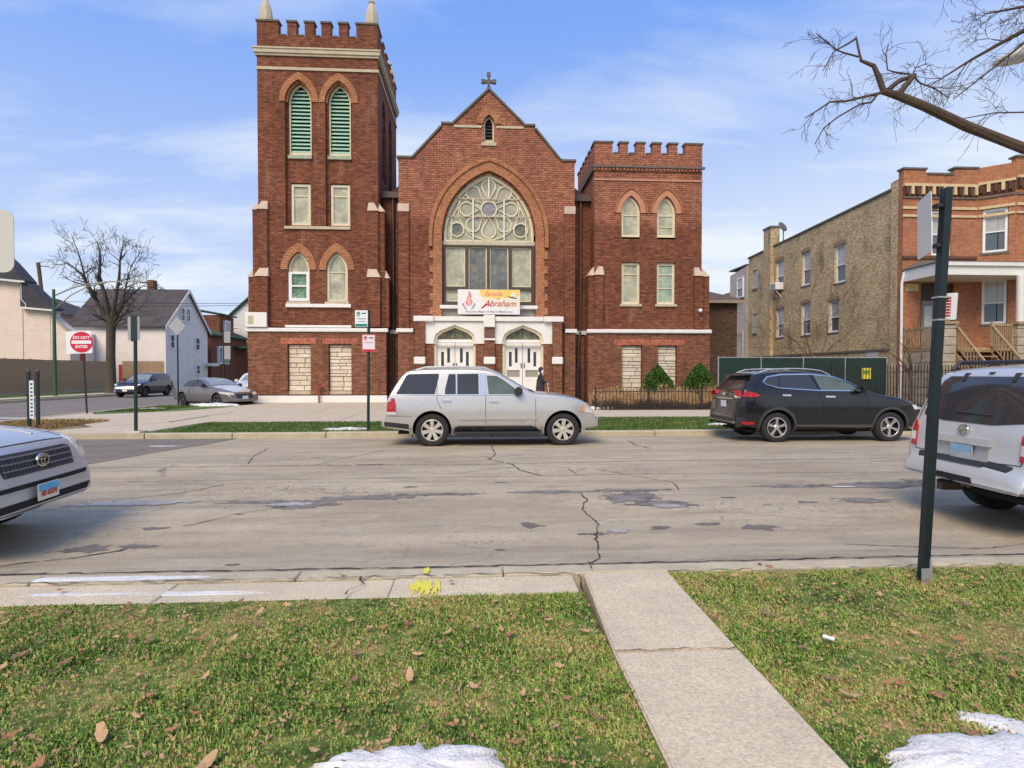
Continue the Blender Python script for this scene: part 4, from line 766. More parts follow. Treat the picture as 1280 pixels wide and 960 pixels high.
# ---- annex behind the right tower
AX=thing('brick_annex','low dark brown brick house with hipped roof behind the right side of the church','building',(0,41,0))
AXW=brick('dark_brown_brick',(.105,.065,.045),(.15,.09,.06),(.06,.045,.035),mott=.25)
B('wall',15.6,18.85,0,6,0,6.75,AXW,AX); bm=hexa(nb(),[(15.0,-.5,6.8),(19.4,-.5,6.8),(19.4,6.5,6.8),(15.0,6.5,6.8)],[(16.2,2.2,7.85),(17.4,2.2,7.85),(17.4,4,7.85),(16.2,4,7.85)]); obj('roof',bm,sl,AX); B('fascia',15.0,19.4,-.52,-.45,6.6,6.8,mat('tan_fascia',(.35,.28,.2),.6,.1),AX)
# ---- garden bed in front of the right tower
bed=sheet('planting_bed',[(5.2,24.1),(13.6,24.1),(13.6,30.75),(5.2,30.75)],.012,mat('mulch_soil',(.11,.075,.05),.95,.4,6,.8,30))
IRON=mat('black_iron',(.02,.02,.022),.45,.1,4)
def ironfence(label,x0,x1,y,z0,z1,pitch,post,w,grp=None):
    t=thing('iron_fence',label,'fence',(x0,y,0)); L=x1-x0; me=None
    B('rail',0,L,-.012,.012,z1-.16*(z1-z0)-.015,z1-.16*(z1-z0)+.015,IRON,t); B('rail',0,L,-.012,.012,z0+.12,z0+.15,IRON,t)
    n=int(L/pitch); src=None
    for i in range(n+1):
        if src is None: src=B('picket',-w,w,-w,w,z0,z1,IRON,t); 
        elif i<290: instance(src,t,(i*pitch,0,0))
    for i in range(int(L/post)+1): B('post',i*post-.03,i*post+.03,-.03,.03,z0,z1+.08,IRON,t)
    return t
ironfence('low black iron fence edging the planting bed below the evergreens',5.0,11.9,24.25,.0,.92,.15,2.3,.011)
def foliage_cone(cx,cy,h,r,n,seed,ma,shape=1.0,leaf=.05):
    g=random.Random(seed); bm=nb()
    for i in range(n):
        u=g.random(); z=h*(.03+.97*u); prof=(1-u**2.0)**.85*(.8+.2*min(1,u/.12)); a=g.uniform(0,2*PI); lump=1+.22*noise.noise(Vector((math.cos(a)*2.2,math.sin(a)*2.2,z*2.2+seed)))
        q=r*prof*lump*(g.random()**.28); c=Vector((cx+q*math.cos(a),cy+q*math.sin(a),z)); d=Vector((g.gauss(0,1),g.gauss(0,1),g.gauss(.5,1))).normalized(); e=d.cross(Vector((g.gauss(0,1),g.gauss(0,1),g.gauss(0,1)))).normalized(); s=leaf*g.uniform(.6,1.4)
        bm.faces.new([bm.verts.new(c+d*s),bm.verts.new(c+e*s*.5),bm.verts.new(c-d*s*.6),bm.verts.new(c-e*s*.5)])
    return bm
EVG=grass_mat2('evergreen_needles',[(0,(.02,.05,.01)),(.5,(.055,.13,.02)),(1,(.14,.24,.045))],.5,2)
BARK=mat('bark',(.085,.07,.052),.95,.3,6,.8,25); BARK2=mat('warm_bark',(.14,.085,.055),.95,.3,6,.8,25)
for x,h,r,sd_,lb in ((9.15,1.98,.98,1,'conical evergreen shrub nearer the church door, left of the pair'),(11.35,2.05,1.02,2,'conical evergreen shrub at the right corner of the church tower')):
    t=thing('evergreen_shrub',lb,'shrub',(x,28.9,0)); obj('foliage',foliage_cone(0,0,h,r,19000,sd_,None),EVG,t); T('stem',[(0,0,0),(0,0,h*.7)],[.05,.02],BARK,t,6)
def stalks(name,x0,x1,y0,y1,n,h0,h1,wd,m,label,seed,cat='plants'):
    g=random.Random(seed); bm=nb()
    for i in range(n):
        x,y=g.uniform(x0,x1),g.uniform(y0,y1); k=.5+.9*max(0,noise.noise(Vector((x*1.3,y*.9,seed)))+.35); h=g.uniform(h0,h1)*k; dx,dy=g.gauss(0,.14)*h,g.gauss(0,.14)*h
        bm.faces.new([bm.verts.new((x-wd,y,0)),bm.verts.new((x+wd,y,0)),bm.verts.new((x+dx*.5+wd,y+dy*.5,h*.6)),bm.verts.new((x+dx*.5-wd,y+dy*.5,h*.6))])
        bm.faces.new([bm.verts.new((x+dx*.5-wd,y+dy*.5,h*.6)),bm.verts.new((x+dx*.5+wd,y+dy*.5,h*.6)),bm.verts.new((x+dx,y+dy,h))])
        if g.random()<.5:
            s=g.uniform(.02,.05); z=h*g.uniform(.4,1); X,Y=x+dx*z/h,y+dy*z/h; bm.faces.new([bm.verts.new((X-s,Y,z)),bm.verts.new((X,Y-s*.4,z-s)),bm.verts.new((X+s,Y,z+s*.3)),bm.verts.new((X,Y,z+s))])
    o=obj(name,bm,m); tag(o,label,cat,None,'stuff'); return o
stalks('dry_perennials',5.4,13.3,25.2,27.9,5200,.4,.95,.008,mat('dry_stalks',(.30,.17,.085),.9,.4,2,col2=(.46,.31,.14)),'brown dead flower stalks filling the bed behind the low fence',1)
stalks('dark_undergrowth',5.3,13.4,24.5,26.8,4200,.18,.5,.012,mat('dark_stalks',(.07,.045,.03),.9,.4,2),'dark withered undergrowth along the low fence',2)
T_=thing('gas_meter','dark stack of pipes and bin at the foot of the downspout right of the doors','pipes',(5.45,31.4,0)); T('pipe',[(0,0,0),(0,0,1.9)],.14,mat('soot_metal',(.03,.03,.03),.6,.1),T_); T('elbow',[(0,0,1.9),(.15,.1,2.2)],[.14,.08],mat('soot_metal',(.03,.03,.03)),T_)
# ================================================================ vehicles
TYRE=mat('tyre_rubber',(.022,.022,.023),.85,.15,12); RIMS=mat('silver_alloy',(.62,.61,.59),.32,.06,8,metal=.75); RIMD=mat('dark_wheel_barrel',(.03,.03,.03),.6,.1,8,metal=.3); DISCM=mat('brake_steel',(.16,.13,.11),.5,.2,12,metal=.6)
PLB=mat('black_trim_plastic',(.028,.028,.03),.55,.1,8); CHR=mat('bright_chrome',(.70,.69,.66),.2,0,metal=1); UND=mat('underbody_black',(.008,.008,.008),.95,0)
REDL=mat('red_lamp_lens',(.42,.008,.02),.15,.1,20,coat=.5); CLRL=mat('clear_lamp_lens',(.62,.60,.54),.12,.15,25,coat=.6); AMB=mat('amber_lens',(.75,.28,.05),.2,.1); TINT=mat('tinted_car_glass',(.035,.038,.042),.05,.1,2,spec=.8); GGL=mat('greenish_car_glass',(.09,.115,.10),.06,.35,1.6,spec=.7); SEAM=mat('panel_gap',(.012,.012,.012),.9,0); REFL=mat('lamp_reflector',(.75,.75,.77),.2,.2,18,metal=.8)
def paint(name,c,met=.55,r=.3): return mat(name,c,r,.05,1.0,metal=met,coat=.6,fine=.02)
def interp(P,x):
    if x<=P[0][0]: return P[0][1]
    for a,b in zip(P,P[1:]):
        if x<=b[0]: t=(x-a[0])/(b[0]-a[0]) if b[0]>a[0] else 1; return a[1]+(b[1]-a[1])*t
    return P[-1][1]
def smoothpts(P,it=2):
    for _ in range(it):
        Q=[P[0]]
        for a,b in zip(P,P[1:]): Q+=[(a[0]*.75+b[0]*.25,a[1]*.75+b[1]*.25),(a[0]*.25+b[0]*.75,a[1]*.25+b[1]*.75)]
        Q.append(P[-1]); P=Q
    return P
class Car:
    def __init__(s,name,label,cat,loc,rz,L,W,prof,belt,sill,paintm,wheels,wr,tum=.28,rear_in=.10,nose_in=.16,rr=.09,glz=None,low=None,group=None,crown=.05):
        s.L,s.W=L,W; s.root=thing(name,label,cat,loc,rz,group); s.P=smoothpts(prof); s.paint=paintm; s.wheels=wheels; s.wr=wr
        hw=W/2
        def plan(x):
            k=1.0; a,b=rear_in,nose_in
            if x<.75: t=(1-x/.75); k-=a*t**2.4
            if x>L-1.0: t=(x-(L-1.0))/1.0; k-=b*t**2.4
            return hw*k
        xs=[0]; 
        for a in s.P:
            if a[0]-xs[-1]>.012: xs.append(a[0])
        # add spacing where sparse
        X=[xs[0]]
        for a in xs[1:]:
            n=max(1,int((a-X[-1])/.12)); x0=X[-1]
            for i in range(1,n+1): X.append(x0+(a-x0)*i/n)
        X=[x for x in X if x<=L]; bm=nb(); rings=[]
        def botz(x):
            z=sill
            if x<.55: z+=.10*(1-x/.55)
            if x>L-.75: z+=.06*((x-(L-.75))/.75)
            return z
        for x in X:
            zt=interp(s.P,x); zb=botz(x); w_=plan(x); bl=min(belt,zt-rr-.002); pts=[(0,zb),(w_*.8,zb)]
            def yw(z):
                u=(min(z,belt)-sill)/(belt-sill); y=w_*(1-.045*(2*u-1.05)**2)
                if z>belt: y-=(z-belt)*tum*min(1,1)
                return y
            for i in range(9): z=zb+.03+(bl-zb-.03)*i/8; pts.append((yw(z)-(.02 if i==0 else 0),z))
            for i in range(1,6): z=bl+(zt-rr-bl)*i/5; pts.append((yw(z),max(z,bl+.0004*i)))
            y1=yw(zt-rr)
            for i in range(1,5): a=PI/2*i/4; pts.append((y1-rr*1.15*(1-math.cos(a)),zt-rr+(rr-.015)*math.sin(a)))
            y2=pts[-1][0]
            for i in range(1,5): t=1-i/4; pts.append((y2*t,zt-.015+crown*.7*(1-t*t)-.0))
            ring=[bm.verts.new((x,y,z)) for y,z in pts]+[bm.verts.new((x,-y,z)) for y,z in pts[-2:0:-1]]
            rings.append(ring)
        for a,b in zip(rings,rings[1:]):
            n=len(a)
            for i in range(n): bm.faces.new((a[i],a[(i+1)%n],b[(i+1)%n],b[i]))
        bm.faces.new(rings[0]); bm.faces.new(rings[-1]); bmesh.ops.remove_doubles(bm,verts=bm.verts,dist=.0012); bmesh.ops.recalc_face_normals(bm,faces=bm.faces)
        s.bvh=BVHTree.FromBMesh(bm)
        me=bpy.data.meshes.new('body'); bm.to_mesh(me); bm.free(); me.materials.append(paintm); me.materials.append(UND)
        o=bpy.data.objects.new('body',me); C.objects.link(o)
        cb=nb()
        for wx in wheels:
            for sy in (-1,1):
                y0,y1=sorted((sy*(hw-.36),sy*(hw+.3))); n=28; r=wr+.065; A=[];Bv=[]
                for i in range(n): a=2*PI*i/n; A.append(cb.verts.new((wx+r*math.cos(a),y0,wr+.01+r*math.sin(a)))); Bv.append(cb.verts.new((wx+r*math.cos(a),y1,wr+.01+r*math.sin(a))))
                cb.faces.new(A); cb.faces.new(Bv)
                for i in range(n): cb.faces.new((A[i],A[(i+1)%n],Bv[(i+1)%n],Bv[i]))
        bmesh.ops.recalc_face_normals(cb,faces=cb.faces)
        for f in cb.faces: f.material_index=1
        cm=bpy.data.meshes.new('c'); cb.to_mesh(cm); cb.free(); cm.materials.append(paintm); cm.materials.append(UND); co=bpy.data.objects.new('c',cm); C.objects.link(co)
        md=o.modifiers.new('b','BOOLEAN'); md.operation='DIFFERENCE'; md.object=co; md.solver='EXACT'
        bpy.context.view_layer.update(); nm=bpy.data.meshes.new_from_object(o.evaluated_get(bpy.context.evaluated_depsgraph_get())); nm.name='body'
        bpy.data.objects.remove(o); bpy.data.objects.remove(co)
        s.body=obj('body',nm,None,s.root,smooth=32)
        B('underbody',.35,L-.35,-hw*.78,hw*.78,sill-.06,sill-.003,UND,s.root)
    def hit(s,mode,a,b):
        if mode=='R': o,d=Vector((a,-4,b)),Vector((0,1,0))
        elif mode=='L': o,d=Vector((a,4,b)),Vector((0,-1,0))
        elif mode=='B': o,d=Vector((-2,a,b)),Vector((1,0,0))
        elif mode=='F': o,d=Vector((s.L+2,a,b)),Vector((-1,0,0))
        elif mode=='T': o,d=Vector((a,b,4)),Vector((0,0,-1))
        h=s.bvh.ray_cast(o,d)
        if h[0] is None:
            n=s.bvh.find_nearest(o+d*(2.2 if mode in 'BF' else 3.2)); p=n[0]; p=Vector((a,p.y,b)) if mode in 'RL' else (Vector((p.x,a,b)) if mode in 'BF' else Vector((a,b,p.z))); return p,d
        return h[0],d
    def patch(s,name,mode,poly,m,off=.006,th=.02,parent=None,grid=.10,kind=None,label=None,holes=None):
        bm=nb()
        if holes:
            ed=[]
            for lp in [poly]+holes:
                vs=[bm.verts.new((p[0],p[1],0)) for p in lp]
                for i in range(len(vs)): ed.append(bm.edges.new((vs[i],vs[(i+1)%len(vs)])))
            bmesh.ops.triangle_fill(bm,use_beauty=True,edges=ed)
        else: bm.faces.new([bm.verts.new((p[0],p[1],0)) for p in poly])
        bm.normal_update(); bmesh.ops.triangulate(bm,faces=bm.faces[:])
        for ax in (0,1):
            lo=min(p[ax] for p in poly); hi=max(p[ax] for p in poly); k=lo+grid
            while k<hi-.005:
                bmesh.ops.bisect_plane(bm,geom=bm.verts[:]+bm.edges[:]+bm.faces[:],plane_co=(k,0,0) if ax==0 else (0,k,0),plane_no=(1,0,0) if ax==0 else (0,1,0)); k+=grid
        bmesh.ops.triangulate(bm,faces=bm.faces[:])
        pos=[]
        for v in bm.verts: p,d=s.hit(mode,v.co.x,v.co.y); pos.append((p-d*off,d))
        for v,(p,d) in zip(bm.verts,pos): v.co=p
        d0=pos[0][1]
        be=[e for e in bm.edges if len(e.link_faces)==1]; r=bmesh.ops.extrude_edge_only(bm,edges=be)
        bmesh.ops.translate(bm,verts=[v for v in r['geom'] if isinstance(v,bmesh.types.BMVert)],vec=d0*(off+th)); bmesh.ops.recalc_face_normals(bm,faces=bm.faces)
        f=max(bm.faces,key=lambda f:f.calc_area()); 
        if bm.faces: 
            ft=[f for f in bm.faces if abs(f.normal.dot(d0))>.3]
            if ft and sum(f.normal.dot(d0)*f.calc_area() for f in ft)>0: bmesh.ops.reverse_faces(bm,faces=bm.faces)
        return obj(name,bm,m,parent or s.root,smooth=35,kind=kind,label=label)
    def line(s,name,mode,pts,wd,m,off=.004,parent=None):
        P=[Vector(p) for p in pts]; l=[];r=[]
        for i,p in enumerate(P):
            t=(P[min(i+1,len(P)-1)]-P[max(i-1,0)]).normalized(); n=Vector((-t.y,t.x))*wd/2; l.append(tuple(p+n)); r.append(tuple(p-n))
        return s.patch(name,mode,l+r[::-1],m,off,.012,parent,grid=.15)
    def side(s,f,*a,**k):
        for md in 'RL': f(a[0],md,*a[1:],**k)
    def wheel(s,x,sy,spokes,style,rimr,facem=RIMS):
        wr=s.wr; wt=.235; yo=sy*(s.W/2-.035)
        W=bpy.data.objects.new('wheel',None); C.objects.link(W); W.parent=s.root; W.location=(x,yo,wr); W.rotation_euler=(0,rnd.uniform(0,6),0)
        def lathe(prof,n=36):
            bm=nb(); rs=[]
            for r_,y in prof: rs.append([bm.verts.new((r_*math.cos(2*PI*i/n),y*sy,r_*math.sin(2*PI*i/n))) for i in range(n)])
            for a,b in zip(rs,rs[1:]):
                for i in range(n): bm.faces.new((a[i],a[(i+1)%n],b[(i+1)%n],b[i]))
            bmesh.ops.recalc_face_normals(bm,faces=bm.faces); return bm
        obj('tyre',lathe([(rimr,-wt),(wr-.03,-wt),(wr,-wt+.03),(wr,-.03),(wr-.012,-.012),(wr-.04,.0),(rimr+.03,.004),(rimr,-.012),(rimr-.012,-.05),(rimr-.02,-wt+.01),(rimr,-wt)]),TYRE,W,smooth=40)
        obj('barrel',lathe([(.0,-.13),(rimr-.015,-.13),(rimr-.012,-.02)]),RIMD,W,smooth=40); obj('brake_disc',lathe([(.05,-.1),(.14,-.1),(.14,-.12)]),DISCM,W,smooth=40)
        bm=lathe([(rimr-.012,-.04),(rimr-.004,-.012),(rimr-.018,-.008),(rimr-.028,-.02)])
        h=lathe([(0,-.018),(.045,-.02),(.07,-.035),(.07,-.07)]); me=bpy.data.meshes.new('t'); h.to_mesh(me); h.free(); bm.from_mesh(me)
        for k in range(spokes):
            offs=(0,) if style!='twin' else (-.11,.11)
            for da in offs:
                a=2*PI*k/spokes+da; w0,w1=(.032,.040) if style=='wide' else ((.022,.026) if style!='twin' else (.009,.013))
                if style=='wide': w1=rimr*.20; w0=.030
                d=Vector((math.cos(a),0,math.sin(a))); n=Vector((-d.z,0,d.x)); r0,r1=.05,rimr-.02
                a0=2*PI*k/spokes+da*.35; d0=Vector((math.cos(a0),0,math.sin(a0)))
                vs=[]
                for rr_,wd,y in ((r0,w0,-.022),(r1,w1,-.014)):
                    c=(d0 if rr_==r0 else d)*rr_
                    for q,yy in ((-1,y),(1,y),(1,y-.045),(-1,y-.045)): vs.append(bm.verts.new(c+n*q*wd+Vector((0,yy*sy,0))))
                for f in ((0,1,5,4),(1,2,6,5),(2,3,7,6),(3,0,4,7),(0,3,2,1),(4,5,6,7)): bm.faces.new([vs[i] for i in f])
        obj('rim',bm,facem,W); 
        return W
    def allwheels(s,spokes,style,rimr,facem=RIMS):
        for wx in s.wheels:
            for sy in (-1,1): s.wheel(wx,sy,spokes,style,rimr,facem)
    def arches(s,m,w_=.07,off=.012):
        for wx in s.wheels:
            r=s.wr+.062; n=18; a0,a1=R(-14),R(194); o=[(wx+(r+w_)*math.cos(a0+(a1-a0)*i/n),s.wr+.01+(r+w_)*math.sin(a0+(a1-a0)*i/n)) for i in range(n+1)]; q=[(wx+r*math.cos(a0+(a1-a0)*i/n),s.wr+.01+r*math.sin(a0+(a1-a0)*i/n)) for i in range(n+1)]
            for md in 'RL': s.patch('wheel_arch',md,o+q[::-1],m,off,.02,grid=.2)
    def mirrorw(s,x,z,m,y=None):
        for sy in (-1,1):
            p,_=s.hit('R' if sy<0 else 'L',x,z-.06); bm=box(nb(),-.07,.10,0,.20,-.08,.10); bmesh.ops.bevel(bm,geom=bm.edges[:],offset=.035,segments=2,affect='EDGES')
            if sy<0: bmesh.ops.scale(bm,verts=bm.verts,vec=(1,-1,1)); bmesh.ops.reverse_faces(bm,faces=bm.faces)
            box(bm,.0,.06,-.05 if sy>0 else .05,.03 if sy>0 else -.03,-.06,-.02)
            o=obj('side_mirror',bm,m,s.root,smooth=40); o.location=(x,p.y+sy*.02,z)
    def handle(s,x0,x1,z,m):
        for md in 'RL': s.patch('door_handle',md,[(x0,z-.018),(x1,z-.022),(x1,z+.016),(x0,z+.02)],m,.035,.03,grid=.05)
    def rails(s,x0,x1,y,z,m,r_=.018):
        for sy in (-1,1):
            pts=[]
            for i in range(9):
                x=x0+(x1-x0)*i/8; zz=s.hit('T',x,sy*y)[0].z; pts.append((x,sy*y,zz+(z if 0<i<8 else .0)))
            T('roof_rail',pts,r_,m,s.root,6)
    def plate(s,mode,y,z,w_=.305,h=.155,m=None,txt=None,tc=None,off=.015,top=None):
        x=s.hit(mode,y,z)[0].x; pl=bpy.data.objects.new('licence_plate',None)
        sg=-1 if mode=='B' else 1
        x+=sg*off
        bm=box(nb(),-.004,.004,-w_/2,w_/2,-h/2,h/2); o=obj('licence_plate',bm,m or mat('plate_white',(.72,.72,.70),.4,.05),s.root); o.location=(x,y,z)
        if top: B('plate_band',sg*.0045-.001,sg*.0045+.001,-w_/2+.004,w_/2-.004,.0,h/2-.004,top,o)
        if txt: text('plate_number',txt,.07,tc,(sg*.008,0,-.02),(PI/2,0,PI/2*sg),o,depth=.001,sx=.85,bold=.003)
        return o
# ---- silver full-size SUV across the street
SIL=paint('champagne_silver_paint',(.60,.585,.555),.6,.27); Z1=-.09
c=Car('silver_suv','silver SUV with chrome window pillars parked across the street in front of the church doors','suv',(-2.16,13.92,Z1),0,4.93,1.88,
 [(0,.60),(.03,.66),(.10,.70),(.115,1.08),(.16,1.16),(.34,1.47),(.50,1.68),(.62,1.745),(1.2,1.78),(2.2,1.775),(2.55,1.72),(2.95,1.50),(3.33,1.27),(3.5,1.215),(3.9,1.19),(4.35,1.12),(4.62,1.02),(4.78,.86),(4.86,.72),(4.90,.62),(4.93,.50)],
 1.14,.34,SIL,(1.13,4.10),.375,tum=.24,rear_in=.10,nose_in=.22,rr=.075)
c.allwheels(7,'wide',.25,mat('warm_alloy',(.66,.62,.54),.35,.06,8,metal=.6))
WC=CHR
for g,pl,mm in (('rear_quarter_window',[(.33,1.19),(.545,1.60),(.60,1.64),(1.27,1.65),(1.28,1.60),(1.19,1.19)],TINT),('rear_door_window',[(1.42,1.19),(1.42,1.30),(1.50,1.64),(2.17,1.65),(2.18,1.19)],TINT),('front_door_window',[(2.40,1.19),(2.36,1.61),(2.58,1.60),(2.74,1.51),(2.95,1.35),(3.08,1.24),(3.09,1.19)],GGL)):
    c.side(c.patch,g,pl,mm,.006,.01)
c.side(c.patch,'chrome_pillar',[(2.20,1.17),(2.19,1.66),(2.27,1.66),(2.28,1.17)],CHR,.010,.01); c.side(c.patch,'chrome_pillar',[(2.295,1.17),(2.285,1.66),(2.34,1.66),(2.37,1.17)],CHR,.010,.01); c.side(c.patch,'chrome_pillar',[(1.665,1.19),(1.655,1.645),(1.69,1.645),(1.70,1.19)],CHR,.012,.01)
c.side(c.patch,'chrome_pillar',[(.25,1.17),(.46,1.58),(.51,1.62),(.31,1.18)],CHR,.010,.01)
c.side(c.line,'window_trim',[(.33,1.172),(3.12,1.172)],.018,CHR,.012); c.side(c.line,'panel_gap',[(2.335,1.17),(2.335,.50)],.010,SEAM); c.side(c.line,'panel_gap',[(1.24,1.62),(1.24,1.05),(1.32,.9),(1.5,.62),(1.55,.5)],.010,SEAM); c.side(c.line,'panel_gap',[(3.45,1.2),(3.47,.9),(3.47,.45)],.010,SEAM); c.side(c.line,'panel_gap',[(.13,.70),(.70,.70)],.008,SEAM)
c.side(c.line,'side_moulding',[(1.72,.635),(3.5,.635)],.05,SIL,.022); c.side(c.patch,'running_board',[(1.62,.30),(1.65,.44),(1.72,.47),(3.35,.47),(3.5,.43),(3.56,.30)],PLB,.035,.03); B('side_step',1.6,3.62,-1.0,-.86,.30,.34,PLB,c.root,bev=.01); B('side_step',1.6,3.62,.86,1.0,.30,.34,PLB,c.root,bev=.01)
c.arches(SIL,.085,.022); c.side(c.patch,'taillight',[(.125,.80),(.13,1.08),(.29,1.10),(.32,.98),(.33,.80)],REDL,.016,.02); c.side(c.patch,'taillight_base',[(.12,.735),(.12,.79),(.33,.79),(.33,.735)],CLRL,.014,.02)
c.side(c.patch,'headlight',[(4.60,.76),(4.60,.96),(4.68,.96),(4.77,.84),(4.81,.76)],CLRL,.012,.02); c.side(c.patch,'indicator_lens',[(4.53,.80),(4.55,.94),(4.595,.955),(4.595,.78)],AMB,.012,.02)
c.patch('headlight','F',[(-.82,.78),(-.50,.78),(-.50,.95),(-.80,.98)],CLRL,.012); c.patch('headlight','F',[(.82,.78),(.50,.78),(.50,.95),(.80,.98)],CLRL,.012); c.patch('grille','F',[(-.44,.60),(.44,.60),(.46,.98),(-.46,.98)],CHR,.014)
c.handle(1.36,1.56,1.045,CHR); c.handle(2.40,2.62,1.03,CHR); c.mirrorw(3.06,1.25,PLB); c.rails(.75,2.55,.70,.05,mat('silver_rail',(.6,.6,.6),.35,.05,metal=.5),.022)
c.patch('windscreen','T',[(2.62,-.60),(2.62,.60),(3.33,.72),(3.33,-.72)],TINT,.006,.01); c.patch('rear_window','B',[(-.62,1.18),(.62,1.18),(.55,1.62),(-.55,1.62)],TINT,.006,.01); c.patch('wiper_cowl','T',[(3.34,-.72),(3.34,.72),(3.45,.74),(3.45,-.74)],PLB,.01,.01)
c.side(c.patch,'bumper_valance',[(.06,.47),(.06,.57),(.60,.52),(.66,.40)],PLB,.012,.02); c.side(c.patch,'fuel_flap',[(.86+.075*math.cos(i*PI/6),1.0+.075*math.sin(i*PI/6)) for i in range(12)],SIL,.012,.01); c.side(c.patch,'badge',[(3.15,.55),(3.15,.585),(3.2,.585),(3.2,.55)],CHR,.012,.01)
B('front_bumper_trim',4.88,4.99,-.62,.62,.44,.62,CHR,c.root,bev=.03); c.plate('B',0,.95)
# ---- black crossover
BLK=paint('black_metallic_paint',(.012,.013,.017),.3,.22); BLK2=mat('dark_grey_trim',(.05,.05,.052),.5,.08,6)
c=Car('black_crossover','black crossover with chrome window line and red tail lamps parked right across the street','suv',(6.17,14.25,Z1),0,4.83,1.86,
 [(0,.50),(.02,.70),(.06,.86),(.09,1.06),(.14,1.20),(.22,1.32),(.36,1.50),(.44,1.60),(.52,1.66),(.8,1.70),(1.5,1.735),(2.1,1.70),(2.6,1.58),(3.0,1.39),(3.35,1.22),(3.55,1.16),(4.0,1.09),(4.4,.98),(4.65,.84),(4.76,.68),(4.81,.56),(4.83,.45)],
 1.22,.30,BLK,(.98,3.80),.36,tum=.34,rear_in=.16,nose_in=.26,rr=.09)
c.allwheels(5,'twin',.245); 
ch=[(.64,1.46),(.76,1.585),(1.10,1.645),(1.865,1.655),(2.376,1.60),(2.80,1.44),(3.01,1.31),(3.10,1.225),(2.035,1.235),(1.35,1.275),(1.01,1.305),(.74,1.385)]
cen=(1.9,1.42); small=[(cen[0]+(x-cen[0])*.975,cen[1]+(z-cen[1])*.86) for x,z in ch]
c.side(c.patch,'chrome_window_surround',ch,CHR,.008,.01,holes=[small])
c.side(c.patch,'rear_quarter_window',[(.68,1.455),(.785,1.565),(1.05,1.61),(1.02,1.33),(.80,1.385)],TINT,.006,.01); c.side(c.patch,'rear_door_window',[(1.09,1.615),(1.83,1.625),(1.985,1.25),(1.36,1.29),(1.06,1.325)],TINT,.006,.01); c.side(c.patch,'front_door_window',[(1.92,1.625),(2.36,1.575),(2.76,1.42),(2.95,1.31),(3.0,1.245),(2.06,1.25)],GGL,.006,.01)
c.side(c.line,'panel_gap',[(2.02,1.23),(2.10,.9),(2.10,.45)],.008,SEAM); c.side(c.line,'panel_gap',[(1.02,1.3),(1.15,1.05),(1.45,.75),(1.5,.42)],.008,SEAM); c.side(c.line,'panel_gap',[(3.16,1.2),(3.2,.9),(3.2,.45)],.008,SEAM)
c.arches(BLK2,.06,.014); c.side(c.patch,'sill_trim',[(1.42,.31),(1.42,.44),(3.36,.44),(3.36,.31)],BLK2,.012,.02); c.side(c.line,'sill_chrome',[(1.45,.40),(3.35,.38)],.014,mat('dull_chrome',(.4,.4,.4),.3,0,metal=.8),.022)
c.side(c.patch,'taillight',[(.06,1.10),(.04,1.17),(.16,1.235),(.40,1.21),(.56,1.12),(.40,1.09)],REDL,.018,.02); c.patch('taillight','B',[(-.93,1.10),(-.93,1.20),(-.62,1.24),(-.44,1.16),(-.66,1.09)],REDL,.018,.02); c.patch('taillight','B',[(.93,1.10),(.93,1.20),(.62,1.24),(.44,1.16),(.66,1.09)],REDL,.018,.02)
c.patch('taillight_lens','B',[(-.80,1.06),(-.80,1.10),(-.5,1.12),(-.58,1.06)],CLRL,.020,.02); c.side(c.patch,'rear_reflector',[(.14,.43),(.13,.50),(.42,.50),(.40,.43)],REDL,.014,.02)
c.patch('rear_window','B',[(-.60,1.27),(.60,1.27),(.50,1.56),(-.50,1.56)],TINT,.006,.01); c.patch('chrome_strip','B',[(-.46,1.02),(.46,1.02),(.46,1.05),(-.46,1.05)],CHR,.02,.02); c.plate('B',0,.90,m=mat('plate_pale_blue',(.60,.66,.74),.4,.1,30)); c.patch('rear_bumper_trim','B',[(-.8,.36),(.8,.36),(.8,.58),(-.8,.58)],PLB,.012,.02); c.patch('chrome_strip','B',[(-.82,.46),(.82,.46),(.82,.49),(-.82,.49)],CHR,.02,.02); c.side(c.patch,'rear_bumper_trim',[(.02,.36),(.02,.60),(.18,.62),(.30,.38)],PLB,.012,.02)
B('roof_spoiler',.28,.55,-.60,.60,1.60,1.64,BLK,c.root,bev=.01); c.handle(1.08,1.29,1.135,CHR); c.handle(2.14,2.38,1.10,CHR); c.mirrorw(2.98,1.27,BLK); c.rails(.66,2.45,.60,.055,mat('silver_rail',(.6,.6,.6)),.02)
c.patch('windscreen','T',[(2.42,-.56),(2.42,.56),(3.30,.72),(3.30,-.72)],TINT,.006,.01); c.side(c.patch,'headlight',[(4.42,.78),(4.28,.98),(4.50,.93),(4.70,.80)],CLRL,.012,.02); c.side(c.patch,'indicator_lens',[(4.20,.98),(4.26,1.01),(4.34,.97),(4.30,.95)],AMB,.014,.02)
T('aerial',[(.75,0,1.70),(.62,0,1.92)],.006,PLB,c.root,5); B('badge',.055,.075,-.05,.05,1.11,1.18,CHR,c.root)
